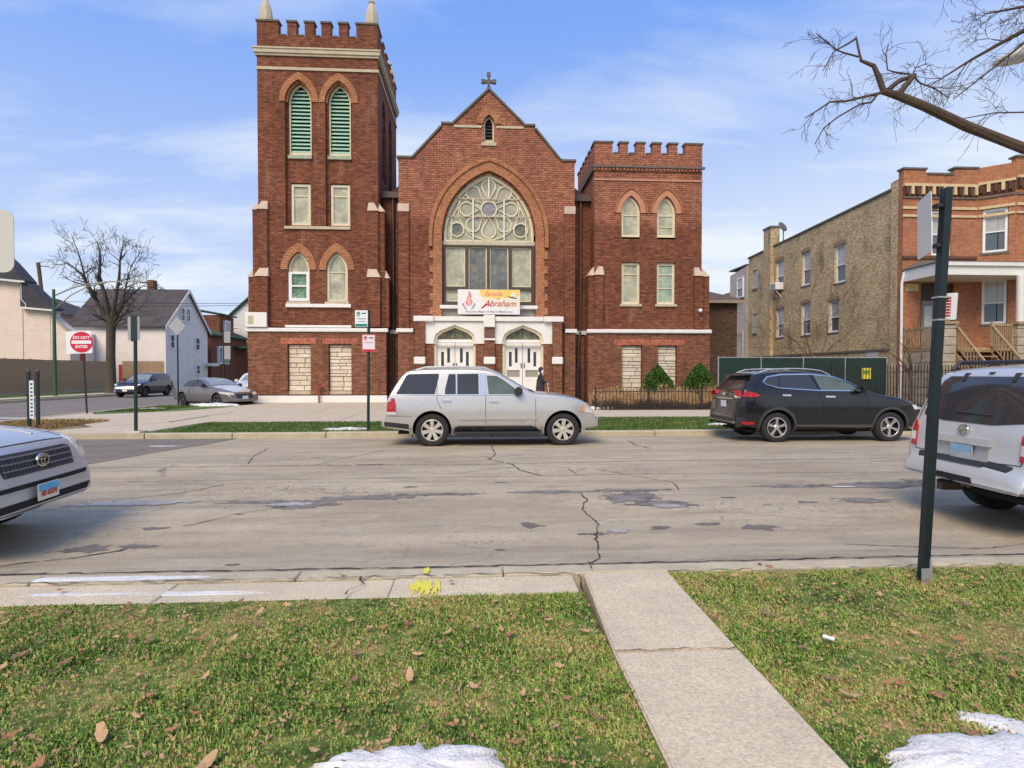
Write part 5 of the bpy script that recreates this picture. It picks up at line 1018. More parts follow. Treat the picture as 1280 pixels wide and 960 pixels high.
# ---- white-silver boxy SUV near right, seen from behind
PSV=paint('pale_silver_paint',(.60,.60,.59),.35,.36)
c=Car('pale_silver_suv','pale silver boxy SUV with roof rack seen from behind at the right edge','suv',(5.22,6.02,-.09),R(-4),4.76,1.86,
 [(0,.58),(.015,.64),(.07,.70),(.10,.74),(.12,1.06),(.16,1.14),(.30,1.46),(.40,1.64),(.50,1.71),(.8,1.745),(2.2,1.76),(2.55,1.70),(2.95,1.45),(3.2,1.28),(3.35,1.20),(3.8,1.15),(4.3,1.07),(4.55,.95),(4.68,.80),(4.73,.62),(4.76,.5)],
 1.12,.38,PSV,(1.10,3.95),.38,tum=.17,rear_in=.09,nose_in=.16,rr=.10)
c.allwheels(6,'wide',.24)
c.patch('rear_window','B',[(-.70,1.17),(-.35,1.125),(.35,1.125),(.70,1.17),(.72,1.22),(.64,1.58),(.58,1.63),(-.58,1.63),(-.64,1.58),(-.72,1.22)],TINT,.008,.01)
for y in (-.34,.34): c.patch('hatch_hinge','B',[(y-.02,1.58),(y+.02,1.58),(y+.03,1.67),(y-.03,1.67)],PLB,.022,.02)
c.patch('brake_light_housing','B',[(-.03,1.66),(.03,1.66),(.03,1.68),(-.03,1.68)],PLB,.02,.02)
x=c.hit('B',0,1.25)[0].x; T('rear_wiper',[(x-.03,.18,1.235),(x-.02,-.30,1.225)],.012,PLB,c.root,5); T('rear_wiper',[(x-.02,.12,1.24),(x-.02,-.04,1.17)],.014,PLB,c.root,5)
c.patch('chrome_strip','B',[(-.38,.90),(.38,.90),(.39,.97),(-.39,.97)],mat('satin_chrome',(.70,.70,.69),.25,0,metal=.7),.045,.05)
x=c.hit('B',0,1.045)[0].x; bm=nb(); bmesh.ops.create_cone(bm,segments=24,radius1=.062,radius2=.062,depth=.01,cap_ends=True,matrix=Matrix.Translation((x-.01,0,1.045))@Matrix.Rotation(PI/2,4,'Y')); obj('badge_disc',bm,PSV,c.root)
bm=slab(nb(),[(.066*math.cos(2*PI*i/24),1.045+.062*math.sin(2*PI*i/24)) for i in range(24)],[[(.047*math.cos(2*PI*i/24),1.045+.044*math.sin(2*PI*i/24)) for i in range(24)]],x-.03,x-.012,'x'); obj('round_badge',bm,CHR,c.root); B('badge_bar',x-.034,x-.014,-.075,.075,1.033,1.057,CHR,c.root)
c.patch('plate_recess','B',[(-.36,.74),(.36,.74),(.36,.90),(-.36,.90)],mat('recess_silver',(.42,.42,.41),.4,.05,metal=.3),.012,.02); c.plate('B',-.02,.815,.31,.15,mat('dim_plate',(.40,.44,.48),.5,.15,6),None,None,.03,mat('plate_blue_band',(.25,.42,.58),.5,.2,10)); c.patch('plate_shadow_bar','B',[(-.33,.69),(.33,.69),(.33,.72),(-.33,.72)],PLB,.02,.02)
c.patch('bumper_step','T',[(.05,-.62),(.05,.62),(.085,.66),(.085,-.66)],PLB,.02,.02); c.patch('tow_hitch_recess','B',[(-.28,.40),(.28,.40),(.24,.56),(-.24,.56)],SEAM,.012,.02)
B('tow_hitch',.1,.25,-.03,.03,.42,.47,mat('rusty_steel',(.10,.07,.05),.7,.2,12,metal=.4),c.root); B('tow_hitch',.1,.14,-.10,-.06,.42,.47,mat('rusty_steel',(.1,.07,.05)),c.root); B('exhaust',.1,.5,.3,.38,.32,.40,mat('rusty_steel',(.1,.07,.05)),c.root)
for md,sy in (('R',-1),('L',1)):
    c.patch('taillight',md,[(.13,.80),(.14,1.04),(.22,1.12),(.33,1.12),(.30,.80)],REDL,.014,.02); a=sy*.815; b=sy*.73
    c.patch('taillight','B',[(a,.80),(b,.80),(b,1.04),(sy*.76,1.10),(a*.98,1.10)],REDL,.016,.02); c.patch('taillight_lens','B',[(a,.86),(b+sy*.01,.86),(b+sy*.01,.96),(a,.96)],CLRL,.020,.02)
    c.patch('rear_quarter_window',md,[(.34,1.20),(.46,1.56),(1.25,1.60),(1.25,1.20)],TINT,.006,.01); c.patch('rear_door_window',md,[(1.35,1.20),(1.38,1.60),(2.2,1.61),(2.25,1.20)],TINT,.006,.01); c.patch('front_door_window',md,[(2.35,1.20),(2.32,1.61),(2.6,1.58),(3.1,1.25),(3.1,1.20)],TINT,.006,.01)
c.line('panel_gap','B',[(-.76,1.62),(-.77,1.15),(-.74,.76),(-.3,.735)],.010,SEAM); c.line('panel_gap','B',[(.76,1.62),(.77,1.15),(.74,.76),(.3,.735)],.010,SEAM)
for sy in (-1,1): bm=tube(nb(),[(.50,sy*.70,1.70),(.58,sy*.70,1.79),(2.3,sy*.70,1.82),(2.5,sy*.70,1.76)],.026,8); obj('roof_rail',bm,PLB,c.root,smooth=60)
for x in (.62,1.4,2.15): T('cross_bar',[(x,-.70,1.79),(x,.70,1.79)],.024,PLB,c.root,8)
c.arches(PSV,.08,.02); c.mirrorw(3.1,1.25,PSV)
# ---- silver compact SUV near left, seen from the front
TSV=paint('blue_silver_paint',(.52,.53,.54),.4,.33)
c=Car('blue_silver_suv','blue silver compact SUV with black grille and round badge at the left edge','suv',(-8.78,5.42,-.065),R(5.5),4.60,1.86,
 [(0,.5),(.03,.9),(.1,1.15),(.35,1.55),(.5,1.64),(.9,1.68),(2.2,1.66),(2.6,1.50),(3.1,1.22),(3.3,1.135),(3.7,1.10),(4.1,1.045),(4.34,.985),(4.45,.93),(4.51,.85),(4.54,.72),(4.58,.66),(4.60,.50)],
 1.04,.30,TSV,(.85,3.62),.36,tum=.28,rear_in=.1,nose_in=.17,rr=.08)
c.allwheels(5,'mid',.24)
gr=[(-.51,.70),(.51,.70),(.54,.88),(.46,.90),(-.46,.90),(-.54,.88)]
GRL=mat('grille_black',(.03,.031,.034),.45,.2,60)
G_=c.patch('grille','F',gr,GRL,.012,.03,grid=.05)
for z in (.755,.815,.87): c.line('grille_bar','F',[(-.51,z),(-.3,z),(0,z),(.3,z),(.51,z)],.014,mat('grey_slats',(.22,.22,.25),.35,.1,metal=.5),.026)
for i in range(22): y=-.50+i*.0464; c.line('grille_mesh','F',[(y,.71),(y+.015,.885)],.006,mat('grille_mesh_grey',(.10,.10,.11),.4,.1),.018)
x=c.hit('F',0,.80)[0].x+.035
def ell(a,b,n=28,cy=0,cz=.80): return [(cy+a*math.cos(2*PI*i/n),cz+b*math.sin(2*PI*i/n)) for i in range(n)]
EM=S('emblem',ell(.092,.064),[ell(.079,.051)],x-.008,x+.012,CHR,c.root,'x'); S('emblem_ring',ell(.030,.048,24,0,.80),[ell(.020,.038,24,0,.80)],x-.006,x+.010,CHR,EM,'x'); S('emblem_ring',ell(.062,.020,24,0,.823),[ell(.052,.011,24,0,.823)],x-.006,x+.0095,CHR,EM,'x'); S('emblem_back',ell(.08,.052),[],x-.02,x-.01,PLB,EM,'x')
c.patch('lower_intake','F',[(-.66,.575),(.66,.575),(.70,.615),(-.70,.615)],SEAM,.010,.02); c.patch('lower_intake','F',[(-.66,.40),(.66,.40),(.72,.465),(-.72,.465)],SEAM,.010,.02)
for sy in (-1,1):
    c.patch('headlight','F',[(sy*.66,.74),(sy*.64,.90),(sy*.70,.97),(sy*.80,.98),(sy*.80,.74)],CLRL,.012,.02); c.patch('lamp_reflector','F',[(sy*.68,.77),(sy*.67,.86),(sy*.75,.92),(sy*.76,.77)],REFL,.016,.02)
for md in 'RL': c.patch('headlight',md,[(4.28,.80),(4.14,.97),(4.36,.93),(4.44,.86),(4.46,.78)],CLRL,.014,.02); c.patch('fog_lamp',md,[(4.36,.50),(4.36,.60),(4.46,.60),(4.46,.50)],PLB,.010,.02); c.patch('front_door_window',md,[(2.0,1.10),(2.0,1.54),(2.4,1.48),(2.95,1.14),(2.95,1.10)],TINT,.006,.01)
c.plate('F',-.06,.515,.31,.155,mat('plate_cream',(.74,.68,.58),.5,.08),'AB 66374',mat('plate_red',(.50,.08,.06),.5,0),.05,mat('plate_sky_blue',(.10,.42,.66),.5,.15,10))
c.patch('windscreen','T',[(2.45,-.60),(2.45,.60),(3.15,.72),(3.15,-.72)],TINT,.006,.01); c.line('bonnet_gap','T',[(3.32,-.74),(3.9,-.73),(4.34,-.66)],.008,SEAM); c.line('bonnet_gap','T',[(3.32,.74),(3.9,.73),(4.34,.66)],.008,SEAM); c.line('bonnet_gap','T',[(4.405,-.60),(4.42,0),(4.405,.60)],.010,SEAM); c.line('bonnet_crease','T',[(3.4,-.45),(4.25,-.38)],.03,TSV,.010); c.line('bonnet_crease','T',[(3.4,.45),(4.25,.38)],.03,TSV,.010)
c.arches(TSV,.06,.014); c.mirrorw(2.95,1.2,TSV); c.patch('chin_spoiler','F',[(-.7,.33),(.7,.33),(.74,.38),(-.74,.38)],mat('grey_chin',(.10,.10,.10),.5,.1),.012,.02)
# ---- dark crossover far left, seen from the front
c=Car('dark_crossover','dark crossover with wide chrome grille parked by the brown fence','suv',(-24.2,45.7,-.13),R(-90),4.68,1.93,
 [(0,.5),(.03,.9),(.1,1.15),(.4,1.5),(.6,1.64),(1.0,1.70),(2.1,1.69),(2.6,1.52),(3.1,1.24),(3.3,1.16),(3.9,1.08),(4.3,.98),(4.5,.84),(4.62,.66),(4.68,.5)],
 1.12,.30,paint('charcoal_blue_paint',(.02,.022,.03),.3,.25),(.95,3.78),.37,tum=.30,nose_in=.18)
c.allwheels(5,'mid',.24,mat('dark_alloy',(.12,.12,.12),.4,.1,metal=.6))
c.side(c.patch,'side_window',[(.6,1.25),(.8,1.55),(1.8,1.60),(1.85,1.2)],TINT,.006,.01); c.side(c.patch,'side_window',[(1.92,1.2),(1.88,1.6),(2.3,1.54),(2.9,1.24),(2.9,1.18)],TINT,.006,.01)
c.patch('windscreen','T',[(2.45,-.62),(2.45,.62),(3.2,.76),(3.2,-.76)],glassm('sky_lit_windscreen',(.25,.28,.30),.08),.006,.01); 
for z in (.64,.71,.78): c.line('grille_bar','F',[(-.7,z),(0,z),(.7,z)],.035,CHR,.02)
for sy in (-1,1): c.patch('headlight','F',[(sy*.66,.82),(sy*.90,.84),(sy*.86,.95),(sy*.66,.93)],CLRL,.014,.02); c.patch('fog_lamp','F',[(sy*.62,.42),(sy*.80,.42),(sy*.80,.50),(sy*.62,.50)],CLRL,.014,.02)
c.mirrorw(2.9,1.22,PLB); c.plate('F',0,.50)
# ---- grey sedan by the church corner
c=Car('grey_sedan','grey sedan with silver bonnet parked at an angle beside the church corner','car',(-15.35,31.5,-.12),R(-33),4.75,1.82,
 [(0,.5),(.02,.8),(.08,.98),(.5,1.05),(.8,1.12),(1.2,1.34),(1.6,1.43),(2.2,1.44),(2.7,1.30),(3.1,1.10),(3.3,1.02),(3.9,.95),(4.35,.84),(4.6,.70),(4.72,.55),(4.75,.45)],
 .98,.24,paint('warm_grey_paint',(.22,.20,.19),.5,.3),(.95,3.80),.34,tum=.42,nose_in=.2,rear_in=.14)
c.allwheels(5,'mid',.235,mat('dark_alloy',(.12,.12,.12)))
c.side(c.patch,'side_window',[(1.0,1.02),(1.3,1.28),(1.9,1.36),(1.95,1.02)],TINT,.006,.01); c.side(c.patch,'side_window',[(2.0,1.02),(1.98,1.36),(2.4,1.33),(2.95,1.08),(2.95,1.02)],TINT,.006,.01)
c.patch('windscreen','T',[(2.35,-.56),(2.35,.56),(3.12,.72),(3.12,-.72)],glassm('sky_lit_windscreen',(.25,.28,.3)),.006,.01)
c.patch('bonnet','T',[(3.25,-.70),(3.25,.70),(4.3,.62),(4.52,.4),(4.52,-.4),(4.3,-.62)],paint('bright_silver_paint',(.66,.66,.65),.2,.3),.006,.02)
c.patch('grille','F',[(-.42,.46),(.42,.46),(.48,.68),(-.48,.68)],GRL,.014,.02)
for sy in (-1,1): c.patch('headlight','F',[(sy*.50,.62),(sy*.82,.66),(sy*.80,.76),(sy*.52,.74)],CLRL,.014,.02)
for md in 'RL': c.patch('headlight',md,[(4.05,.70),(4.0,.80),(4.40,.76),(4.50,.66)],CLRL,.014,.02)
c.plate('F',0,.50,m=mat('plate_pale_blue',(.6,.66,.74))); c.mirrorw(2.9,1.05,PLB); c.line('panel_gap','R',[(1.97,1.0),(2.0,.35)],.01,SEAM); c.line('panel_gap','L',[(1.97,1.0),(2.0,.35)],.01,SEAM)
c=Car('white_suv','white SUV partly hidden behind the grey sedan and the church corner','suv',(-13.9,38.6,-.12),R(-82),4.7,1.88,
 [(0,.5),(.03,.9),(.1,1.15),(.4,1.55),(.6,1.66),(1.0,1.72),(2.1,1.70),(2.6,1.50),(3.1,1.24),(3.3,1.16),(3.9,1.10),(4.4,1.0),(4.6,.84),(4.68,.6),(4.7,.5)],
 1.12,.34,paint('white_car_paint',(.74,.74,.74),.0,.3),(.98,3.80),.37,tum=.24,nose_in=.16)
c.allwheels(6,'wide',.24); c.patch('windscreen','T',[(2.45,-.60),(2.45,.60),(3.15,.72),(3.15,-.72)],glassm('sky_lit_windscreen',(.25,.28,.3)),.006,.01); c.side(c.patch,'side_window',[(1.92,1.2),(1.88,1.6),(2.3,1.54),(2.9,1.24),(2.9,1.18)],TINT,.006,.01); c.side(c.patch,'side_window',[(.6,1.25),(.8,1.6),(1.8,1.62),(1.85,1.2)],TINT,.006,.01); c.patch('grille','F',[(-.5,.6),(.5,.6),(.52,.9),(-.52,.9)],GRL,.014,.02)
for sy in (-1,1): c.patch('headlight','F',[(sy*.58,.72),(sy*.86,.74),(sy*.84,.90),(sy*.58,.88)],CLRL,.014,.02)
c.mirrorw(2.9,1.22,mat('white_mirror',(.74,.74,.74),.3,0))
# ================================================================ tan and orange brick two-flat on the right
TAN=brick('tan_common_brick',(.50,.375,.205),(.65,.51,.30),(.40,.315,.20),bw=.26,rh=.10,ms=.012,mott=.30,stain=.6)
ORF=brick('orange_face_brick',(.37,.16,.088),(.45,.20,.11),(.33,.15,.08),bw=.26,rh=.10,ms=.007,mott=.16)
CRB=mat('cream_brick_band',(.62,.47,.27),.85,.15,6,fine=.1); RST=mat('rough_grey_stone',(.40,.34,.26),.95,.25,3,.9,9,fine=.15); WOOD=mat('weathered_tan_wood',(.36,.255,.14),.85,.2,5,.3,30,fine=.15)
CURT=mat('curtained_glass',(.42,.43,.42),.12,.15,2,spec=.7); PORW=mat('white_painted_wood',(.74,.73,.70),.5,.06,3)
TF=thing('two_flat','two-storey building with tan common brick side wall and orange brick front behind iron fence','building',(23.1,30,0))
# local coordinates: x from the side wall, y from the front wall
sw_=[(5.1,6.2,7.35,9.75),(8.95,10.0,7.75,10.1),(12.4,13.6,7.9,10.2),(5.7,6.8,4.22,6.3),(8.9,10.0,4.25,6.5),(12.4,13.5,4.3,6.5)]
sm=[(16.55,17.35,8.6,10.15),(16.5,17.3,4.9,6.5)]
side_out=[(.01,0),(18.1,0),(18.1,11.30),(.9,11.75),(.9,12.05),(.01,12.1)]
S('side_wall',side_out,[rect(a,b,c_,d) for a,b,c_,d in sw_+sm],0,.4,TAN,TF,'x'); 
S('side_coping',[(.0,12.105),(.95,12.055),(.95,11.76),(18.2,11.31),(18.2,11.42),(1.05,11.87),(1.05,12.16),(.0,12.21)],[],-.08,.48,COP,TF,'x')
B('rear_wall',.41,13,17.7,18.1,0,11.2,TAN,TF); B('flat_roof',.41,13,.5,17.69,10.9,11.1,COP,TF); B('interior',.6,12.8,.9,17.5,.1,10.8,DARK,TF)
B('chimney',-.28,-.003,13.9,15.0,2.9,12.9,TAN,TF); B('chimney_cap',-.34,.5,13.84,15.06,12.905,13.05,COP,TF); B('chimney_stack',.0,.45,13.9,15.0,11.5,12.9,TAN,TF)
B('foundation_ledge',-.06,-.003,.1,18.05,2.82,2.95,COP,TF)
def dh(a,b,z0,z1,par,axis,pos,fr_=VIN,top_=CURT,bot_=CLR,mid=.47,f=.12,dep=.1,out=-1):
    """double-hung window set in a wall; axis 'x' means the wall faces -x"""
    zm=z0+(z1-z0)*mid
    W=S('window',rect(a,b,z0,z1),[rect(a+f,b-f,z0+f,zm-.03),rect(a+f,b-f,zm+.03,z1-f)],pos,pos+dep,fr_,par,axis)
    S('pane',rect(a+f*.8,b-f*.8,zm,z1-f*.8),[],pos+dep*.5,pos+dep*.62,top_,W,axis); S('pane',rect(a+f*.8,b-f*.8,z0+f*.8,zm-.002),[],pos+dep*.65,pos+dep*.8,bot_,W,axis)
    if axis=='x': B('sill',pos-.12,pos+dep,a-.08,b+.08,z0-.13,z0-.003,COP,W)
    else: B('sill',a-.08,b+.08,pos-.12,pos+dep,z0-.13,z0-.003,COP,W)
    return W
for i,(a,b,c_,d) in enumerate(sw_):
    dh(a,b,c_,d,TF,'x',.1)
    # shallow segmental brick arch over each opening
    S('brick_arch',[(a-.1,d),(b+.1,d),(b+.08,d+.2),((a+b)/2,d+.30),(a-.08,d+.2)],[],-.02,-.003,mat('arch_brick',(.30,.22,.14),.9,.2,5),TF,'x')
for a,b,c_,d in sm: S('glass_block_window',rect(a,b,c_,d),[],.08,.14,mat('glass_blocks',(.36,.38,.36),.3,.25,6),TF,'x'); B('sill',-.06,.1,a,b,c_-.14,c_-.003,COP,TF)
ac=thing('air_conditioner','white window air conditioner on brackets under the upper window by the chimney','air conditioner',(23.1,42.55,7.95)); B('case',-.55,.08,0,.85,-.05,.5,VIN,ac,bev=.03); 
for y in (.15,.7): T('bracket',[(-.5,y,-.06),(-.02,y,-.6)],.03,VIN,ac,5)
for i in range(6): B('grille_slat',-.565,-.552,.08,.77,.03+i*.07,.06+i*.07,mat('grey_slat',(.3,.3,.3),.5,0),ac)
for a in (2.0,8.2,12.5): B('basement_window',-.02,.05,a,a+1.0,2.45,2.80,mat('dusty_white_frame',(.55,.53,.5),.6,.1),TF)
# front: parapet profile, flat bay then canted bay
fo=[(0,0),(4.05,0),(4.05,12.65),(2.75,12.6),(2.7,12.32),(1.15,12.28),(1.1,12.55),(-.16,12.55),(-.16,0)]
fh=[rect(1.45,2.6,7.93,10.4),rect(.9,2.8,2.85,6.45)]
S('front_wall',fo,fh,-.02,.35,ORF,TF)
B('front_wall_core',-.155,-.003,.355,.9,0,12.1,TAN,TF)
ba=Vector((4.05,-.02)); bb=Vector((5.25,-1.05)); dirb=(bb-ba).normalized(); LB=(bb-ba).length; ang=math.atan2(dirb.y,dirb.x)
BY=bpy.data.objects.new('bay_side',None); C.objects.link(BY); BY.parent=TF; BY.location=(ba.x,ba.y,0); BY.rotation_euler=(0,0,ang)
slab_b=S('bay_wall',rect(0,LB,0,12.7),[rect(.22,LB-.28,8.05,10.42),rect(.22,LB-.28,4.2,6.62)],0,.3,ORF,BY)
S('bay_wall',[(5.26,0),(9.0,0),(9.0,12.95),(5.26,12.95)],[rect(6.05,8.2,8.2,10.4),rect(6.05,8.2,4.3,6.6)],-1.05,-.75,ORF,TF)
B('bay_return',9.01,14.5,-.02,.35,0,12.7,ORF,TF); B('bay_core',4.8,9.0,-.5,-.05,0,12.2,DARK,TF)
def win2(par,a,b,z0,z1,y,fr_=VIN,top_=CURT,bot_=CLR): return dh(a,b,z0,z1,par,'y',y,fr_,top_,bot_)
win2(BY,.24,LB-.30,8.07,10.4,.08); win2(BY,.24,LB-.30,4.22,6.6,.08); win2(TF,1.47,2.58,7.95,10.38,.06)
for z0,z1 in ((8.22,10.38),(4.32,6.58)): dh(6.07,8.18,z0,z1,TF,'y',-.98,VIN,mat('blue_reflecting_glass',(.22,.33,.42),.06,.15,2),mat('blue_reflecting_glass',(.22,.33,.42)),mid=.12)
for z0,z1,m_ in ((10.42,10.56,CRB),(10.0,10.12,CRB),(11.0,11.1,COP)):
    B('string_course',-.2,4.0,-.09,-.022,z0,z1,m_,TF); B('string_course',0.05,LB-.02,-.07,-.003,z0,z1,m_,BY); B('string_course',5.28,9.05,-1.12,-1.052,z0,z1,m_,TF)
B('string_course',-.2,4.0,-.12,-.022,7.75,7.9,mat('dark_brick_band',(.13,.06,.04),.9,.1),TF)
# corbels: dark brackets between cream bricks
DKB=mat('dark_corbel_brick',(.10,.045,.03),.9,.2,6)
sr=None
for i in range(14):
    x=-.12+i*.30; B('corbel',x,x+.15,-.2,-.022,11.2,11.62,CRB if i%2 else DKB,TF)
    if i<5: B('corbel',.08+i*.3,.23+i*.3,-.18,-.003,11.3,11.72,CRB if i%2 else DKB,BY)
    if i<12: B('corbel',5.3+i*.3,5.45+i*.3,-1.22,-1.052,11.4,11.84,CRB if i%2 else DKB,TF)
B('corbel_band',-.2,4.0,-.17,-.022,11.63,11.78,CRB,TF); B('corbel_backing',-.18,4.0,-.09,-.023,11.12,11.62,DKB,TF); B('corbel_backing',.06,LB-.02,-.08,-.003,11.2,11.7,DKB,BY); B('corbel_band',.04,LB-.02,-.16,-.003,11.73,11.86,CRB,BY); B('corbel_band',5.28,9.0,-1.2,-1.052,11.85,11.98,CRB,TF); B('corbel_backing',5.27,9.0,-1.13,-1.052,11.3,11.84,DKB,TF)
for a,b,z,y in ((-.22,1.16,12.555,-.08),(1.18,2.68,12.30,-.08),(2.69,4.1,12.655,-.08),(5.2,9.1,12.955,-1.12)): B('coping',a,b,y,y+.5,z,z+.1,COP,TF)
# porch
B('porch_fascia',-.12,13,-2.4,-2.28,6.5,7.1,PORW,TF); B('porch_fascia',-.12,-.003,-2.27,-.03,6.5,7.1,PORW,TF); B('porch_gutter',-.25,13.1,-2.52,-2.403,6.95,7.12,PORW,TF); B('porch_ceiling',.0,13,-2.27,-.03,6.52,6.6,PORW,TF); hexa_=hexa(nb(),[(-.2,-2.5,7.13),(13.1,-2.5,7.13),(13.1,-.03,7.13),(-.2,-.03,7.13)],[(.5,-.9,7.5),(13.1,-.9,7.5),(13.1,-.03,7.5),(.5,-.03,7.5)]); obj('porch_roof',hexa_,COP,TF)
T('porch_downspout',[(-.12,-.1,7.0),(-.25,-.1,6.4),(-.2,-.05,3.5),(-.28,-.1,.2)],.07,PORW,TF)
B('porch_floor',0,13,-2.35,-.03,2.7,2.86,WOOD,TF); B('porch_base',.02,.75,-2.3,-.04,0,2.69,RST,TF)
r=random.Random(5)
for k,(x0,x1) in enumerate(((-.05,.72),(3.95,4.9))):   # rough stone piers, block by block
    z=0
    while z<3.9: 
        h=min(.42,4.0-z); bm=box(nb(),x0+r.uniform(-.02,.02),x1+r.uniform(-.02,.02),-2.62,-2.31-.0,z+.008,z+h-.008) ; bmesh.ops.bevel(bm,geom=bm.edges[:],offset=.03,segments=1,affect='EDGES'); obj('stone_block',bm,RST,TF); z+=h
    B('pier_cap',x0-.06,x1+.06,-2.7,-2.2,4.01,4.15,WOOD,TF)
z=0
while z<2.5: 
    y=-2.28
    while y<-.1: l=min(r.uniform(.5,.9),-.05-y); B('stone_block',-.06+r.uniform(-.02,.02),.018,y+.01,y+l-.01,z+.01,z+.40,RST,TF,bev=0); y+=l
    z+=.42
T('porch_column',[(4.2,-2.45,4.16),(4.2,-2.45,6.5)],.17,PORW,TF,16)
def balus(p0,p1,z0,z1,n,par=TF):
    """straight railing between two plan points with bottom/top rail heights at each end"""
    for zz,t,w_ in ((z1,.10,.09),(z0,.07,.05)):
        bm=nb(); d=Vector((p1[0]-p0[0],p1[1]-p0[1])).normalized(); nn=Vector((-d.y,d.x))*w_/2
        hexa(bm,[(p0[0]-nn.x,p0[1]-nn.y,zz[0]-t),(p1[0]-nn.x,p1[1]-nn.y,zz[1]-t),(p1[0]+nn.x,p1[1]+nn.y,zz[1]-t),(p0[0]+nn.x,p0[1]+nn.y,zz[0]-t)],[(p0[0]-nn.x,p0[1]-nn.y,zz[0]),(p1[0]-nn.x,p1[1]-nn.y,zz[1]),(p1[0]+nn.x,p1[1]+nn.y,zz[1]),(p0[0]+nn.x,p0[1]+nn.y,zz[0])]); obj('handrail' if zz is z1 else 'bottom_rail',bm,WOOD,par)
    for i in range(n+1):
        t=i/n; x=p0[0]+(p1[0]-p0[0])*t; y=p0[1]+(p1[1]-p0[1])*t; a=z0[0]+(z0[1]-z0[0])*t; b=z1[0]+(z1[1]-z1[0])*t-.1
        w_=.022 if 0<i<n else .05; B('baluster' if 0<i<n else 'newel_post',x-w_,x+w_,y-w_,y+w_,a-(.0 if 0<i<n else .15),b+(0 if 0<i<n else .18),WOOD,par)
balus((-.02,-2.25),(-.02,-.1),(3.0,3.0),(3.95,3.95),11)
for x in (.85,2.75): balus((x,-2.4),(x,-4.75),(3.05,.45),(4.05,1.45),13)
balus((2.85,-2.32),(3.9,-2.32),(3.0,3.0),(4.05,4.05),9)
for i in range(11):
    B('stair_tread',.9,2.7,-2.6-i*.22,-2.36-i*.22,2.62-i*.25,2.67-i*.25,WOOD,TF)
for x in (.8,2.74): obj('stair_stringer',hexa(nb(),[(x,-2.4,2.1),(x,-4.9,-.0),(x+.06,-4.9,-.0),(x+.06,-2.4,2.1)],[(x,-2.4,2.62),(x,-4.9,.35),(x+.06,-4.9,.35),(x+.06,-2.4,2.62)]),WOOD,TF)
B('door_surround',.9,2.8,.1,.16,2.87,6.44,mat('dark_door_bay',(.05,.03,.025),.6,.2),TF); B('front_door',1.0,1.75,.04,.09,2.88,5.5,mat('grey_door',(.20,.20,.20),.5,.1),TF); B('door_glass',1.15,1.6,.03,.038,3.9,5.2,CURT,TF)
B('address_panel',.05,.75,-.04,-.023,6.0,6.4,CRB,TF)
# wires on the side wall and dish on the roof
T('service_cable',[(-.3,.6,6.3),(-.4,3,5.6),(-.4,8,5.0),(-.25,14,4.9)],.025,mat('grey_cable',(.45,.42,.38),.7,.1),TF,5); T('service_cable',[(-.1,12.5,5.9),(-.3,15,5.85),(-.3,18,6.0)],.025,mat('grey_cable',(.45,.42,.38)),TF,5)
ds=thing('satellite_dish','small dark satellite dish on the parapet beside the chimney','satellite dish',(23.3,42.9,11.5)); T('mast',[(0,0,0),(0,0,1.0)],.04,COP,ds,6)
bm=nb(); bmesh.ops.create_cone(bm,segments=20,radius1=.42,radius2=.05,depth=.14,cap_ends=True,matrix=Matrix.Translation((-.05,-.1,1.25))@Matrix.Rotation(R(65),4,'X')@Matrix.Rotation(R(20),4,'Y')); obj('dish',bm,mat('dark_dish',(.10,.10,.10),.5,.1),ds,smooth=40)
AD=thing('rear_addition','grey beige sided rear addition behind the tan brick building','building',(23.0,48.2,0)); SB=lapsiding('beige_siding',(.44,.38,.31))
obj('wall',hexa(nb(),[(0,0,0),(10,0,0),(10,3.3,0),(0,3.3,0)],[(0,0,10.75),(10,0,10.75),(10,3.3,10.4),(0,3.3,10.4)]),SB,AD); B('roof_edge',-.06,10,-.0,3.4,10.78,10.9,COP,AD); dh(.55,1.75,8.15,9.9,AD,'x',-.1)
T('vent_pipe',[(-.15,3.0,2.6),(-.15,3.0,5.0),(-.15,.3,5.2),(-.15,.3,.3)],.05,VIN,AD,6)
WH=thing('pale_house','pale sided house glimpsed between the brown annex and the two-flat','building',(25.5,62,0)); S('wall',[(0,0),(9,0),(9,9),(2.7,10.2),(0,6.9)],[],0,8,lapsiding('cream_siding',(.64,.58,.48)),WH); S('roof',[(-.3,6.9),(2.6,10.35),(2.7,10.6),(-.4,7.1)],[],-.3,8.2,mat('brown_roof_shingle',(.12,.085,.07)),WH); S('roof',[(2.65,10.3),(9.2,9.05),(9.2,9.25),(2.7,10.6)],[],-.3,8.2,mat('brown_roof_shingle',(.12,.085,.07)),WH)
# ---- fences in front of it
GF=thing('screened_fence','chain-link fence covered with dark green privacy screen beside the tan brick wall','fence',(10.8,25.3,0)); GS=mat('dark_green_mesh',(.007,.028,.02),.8,.2,2,.2,60)
for i in range(4): B('screen_panel',i*1.97+.03,i*1.97+1.94,0,.02,.1,2.24,GS,GF)
for i in range(5): T('post',[(i*1.97,.03,0),(i*1.97,.03,2.32)],.035,mat('galvanised_pipe',(.33,.34,.33),.5,.1,metal=.4),GF)
T('top_rail',[(0,.03,2.27),(7.9,.03,2.27)],.025,mat('galvanised_pipe',(.3,.3,.3)),GF)
YS=thing('yellow_notice','small yellow notice hung on the green screened fence','sign',(17.45,25.25,1.3)); B('board',0,.42,-.02,0,0,.5,mat('bright_yellow_board',(.75,.62,.04),.5,.1),YS); B('print',.06,.36,-.026,-.021,.2,.4,mat('notice_green',(.2,.35,.05),.5,0),YS)
ironfence('tall black iron picket fence in front of the porch steps and green screen',13.0,34.0,24.2,.0,1.92,.14,2.4,.013)
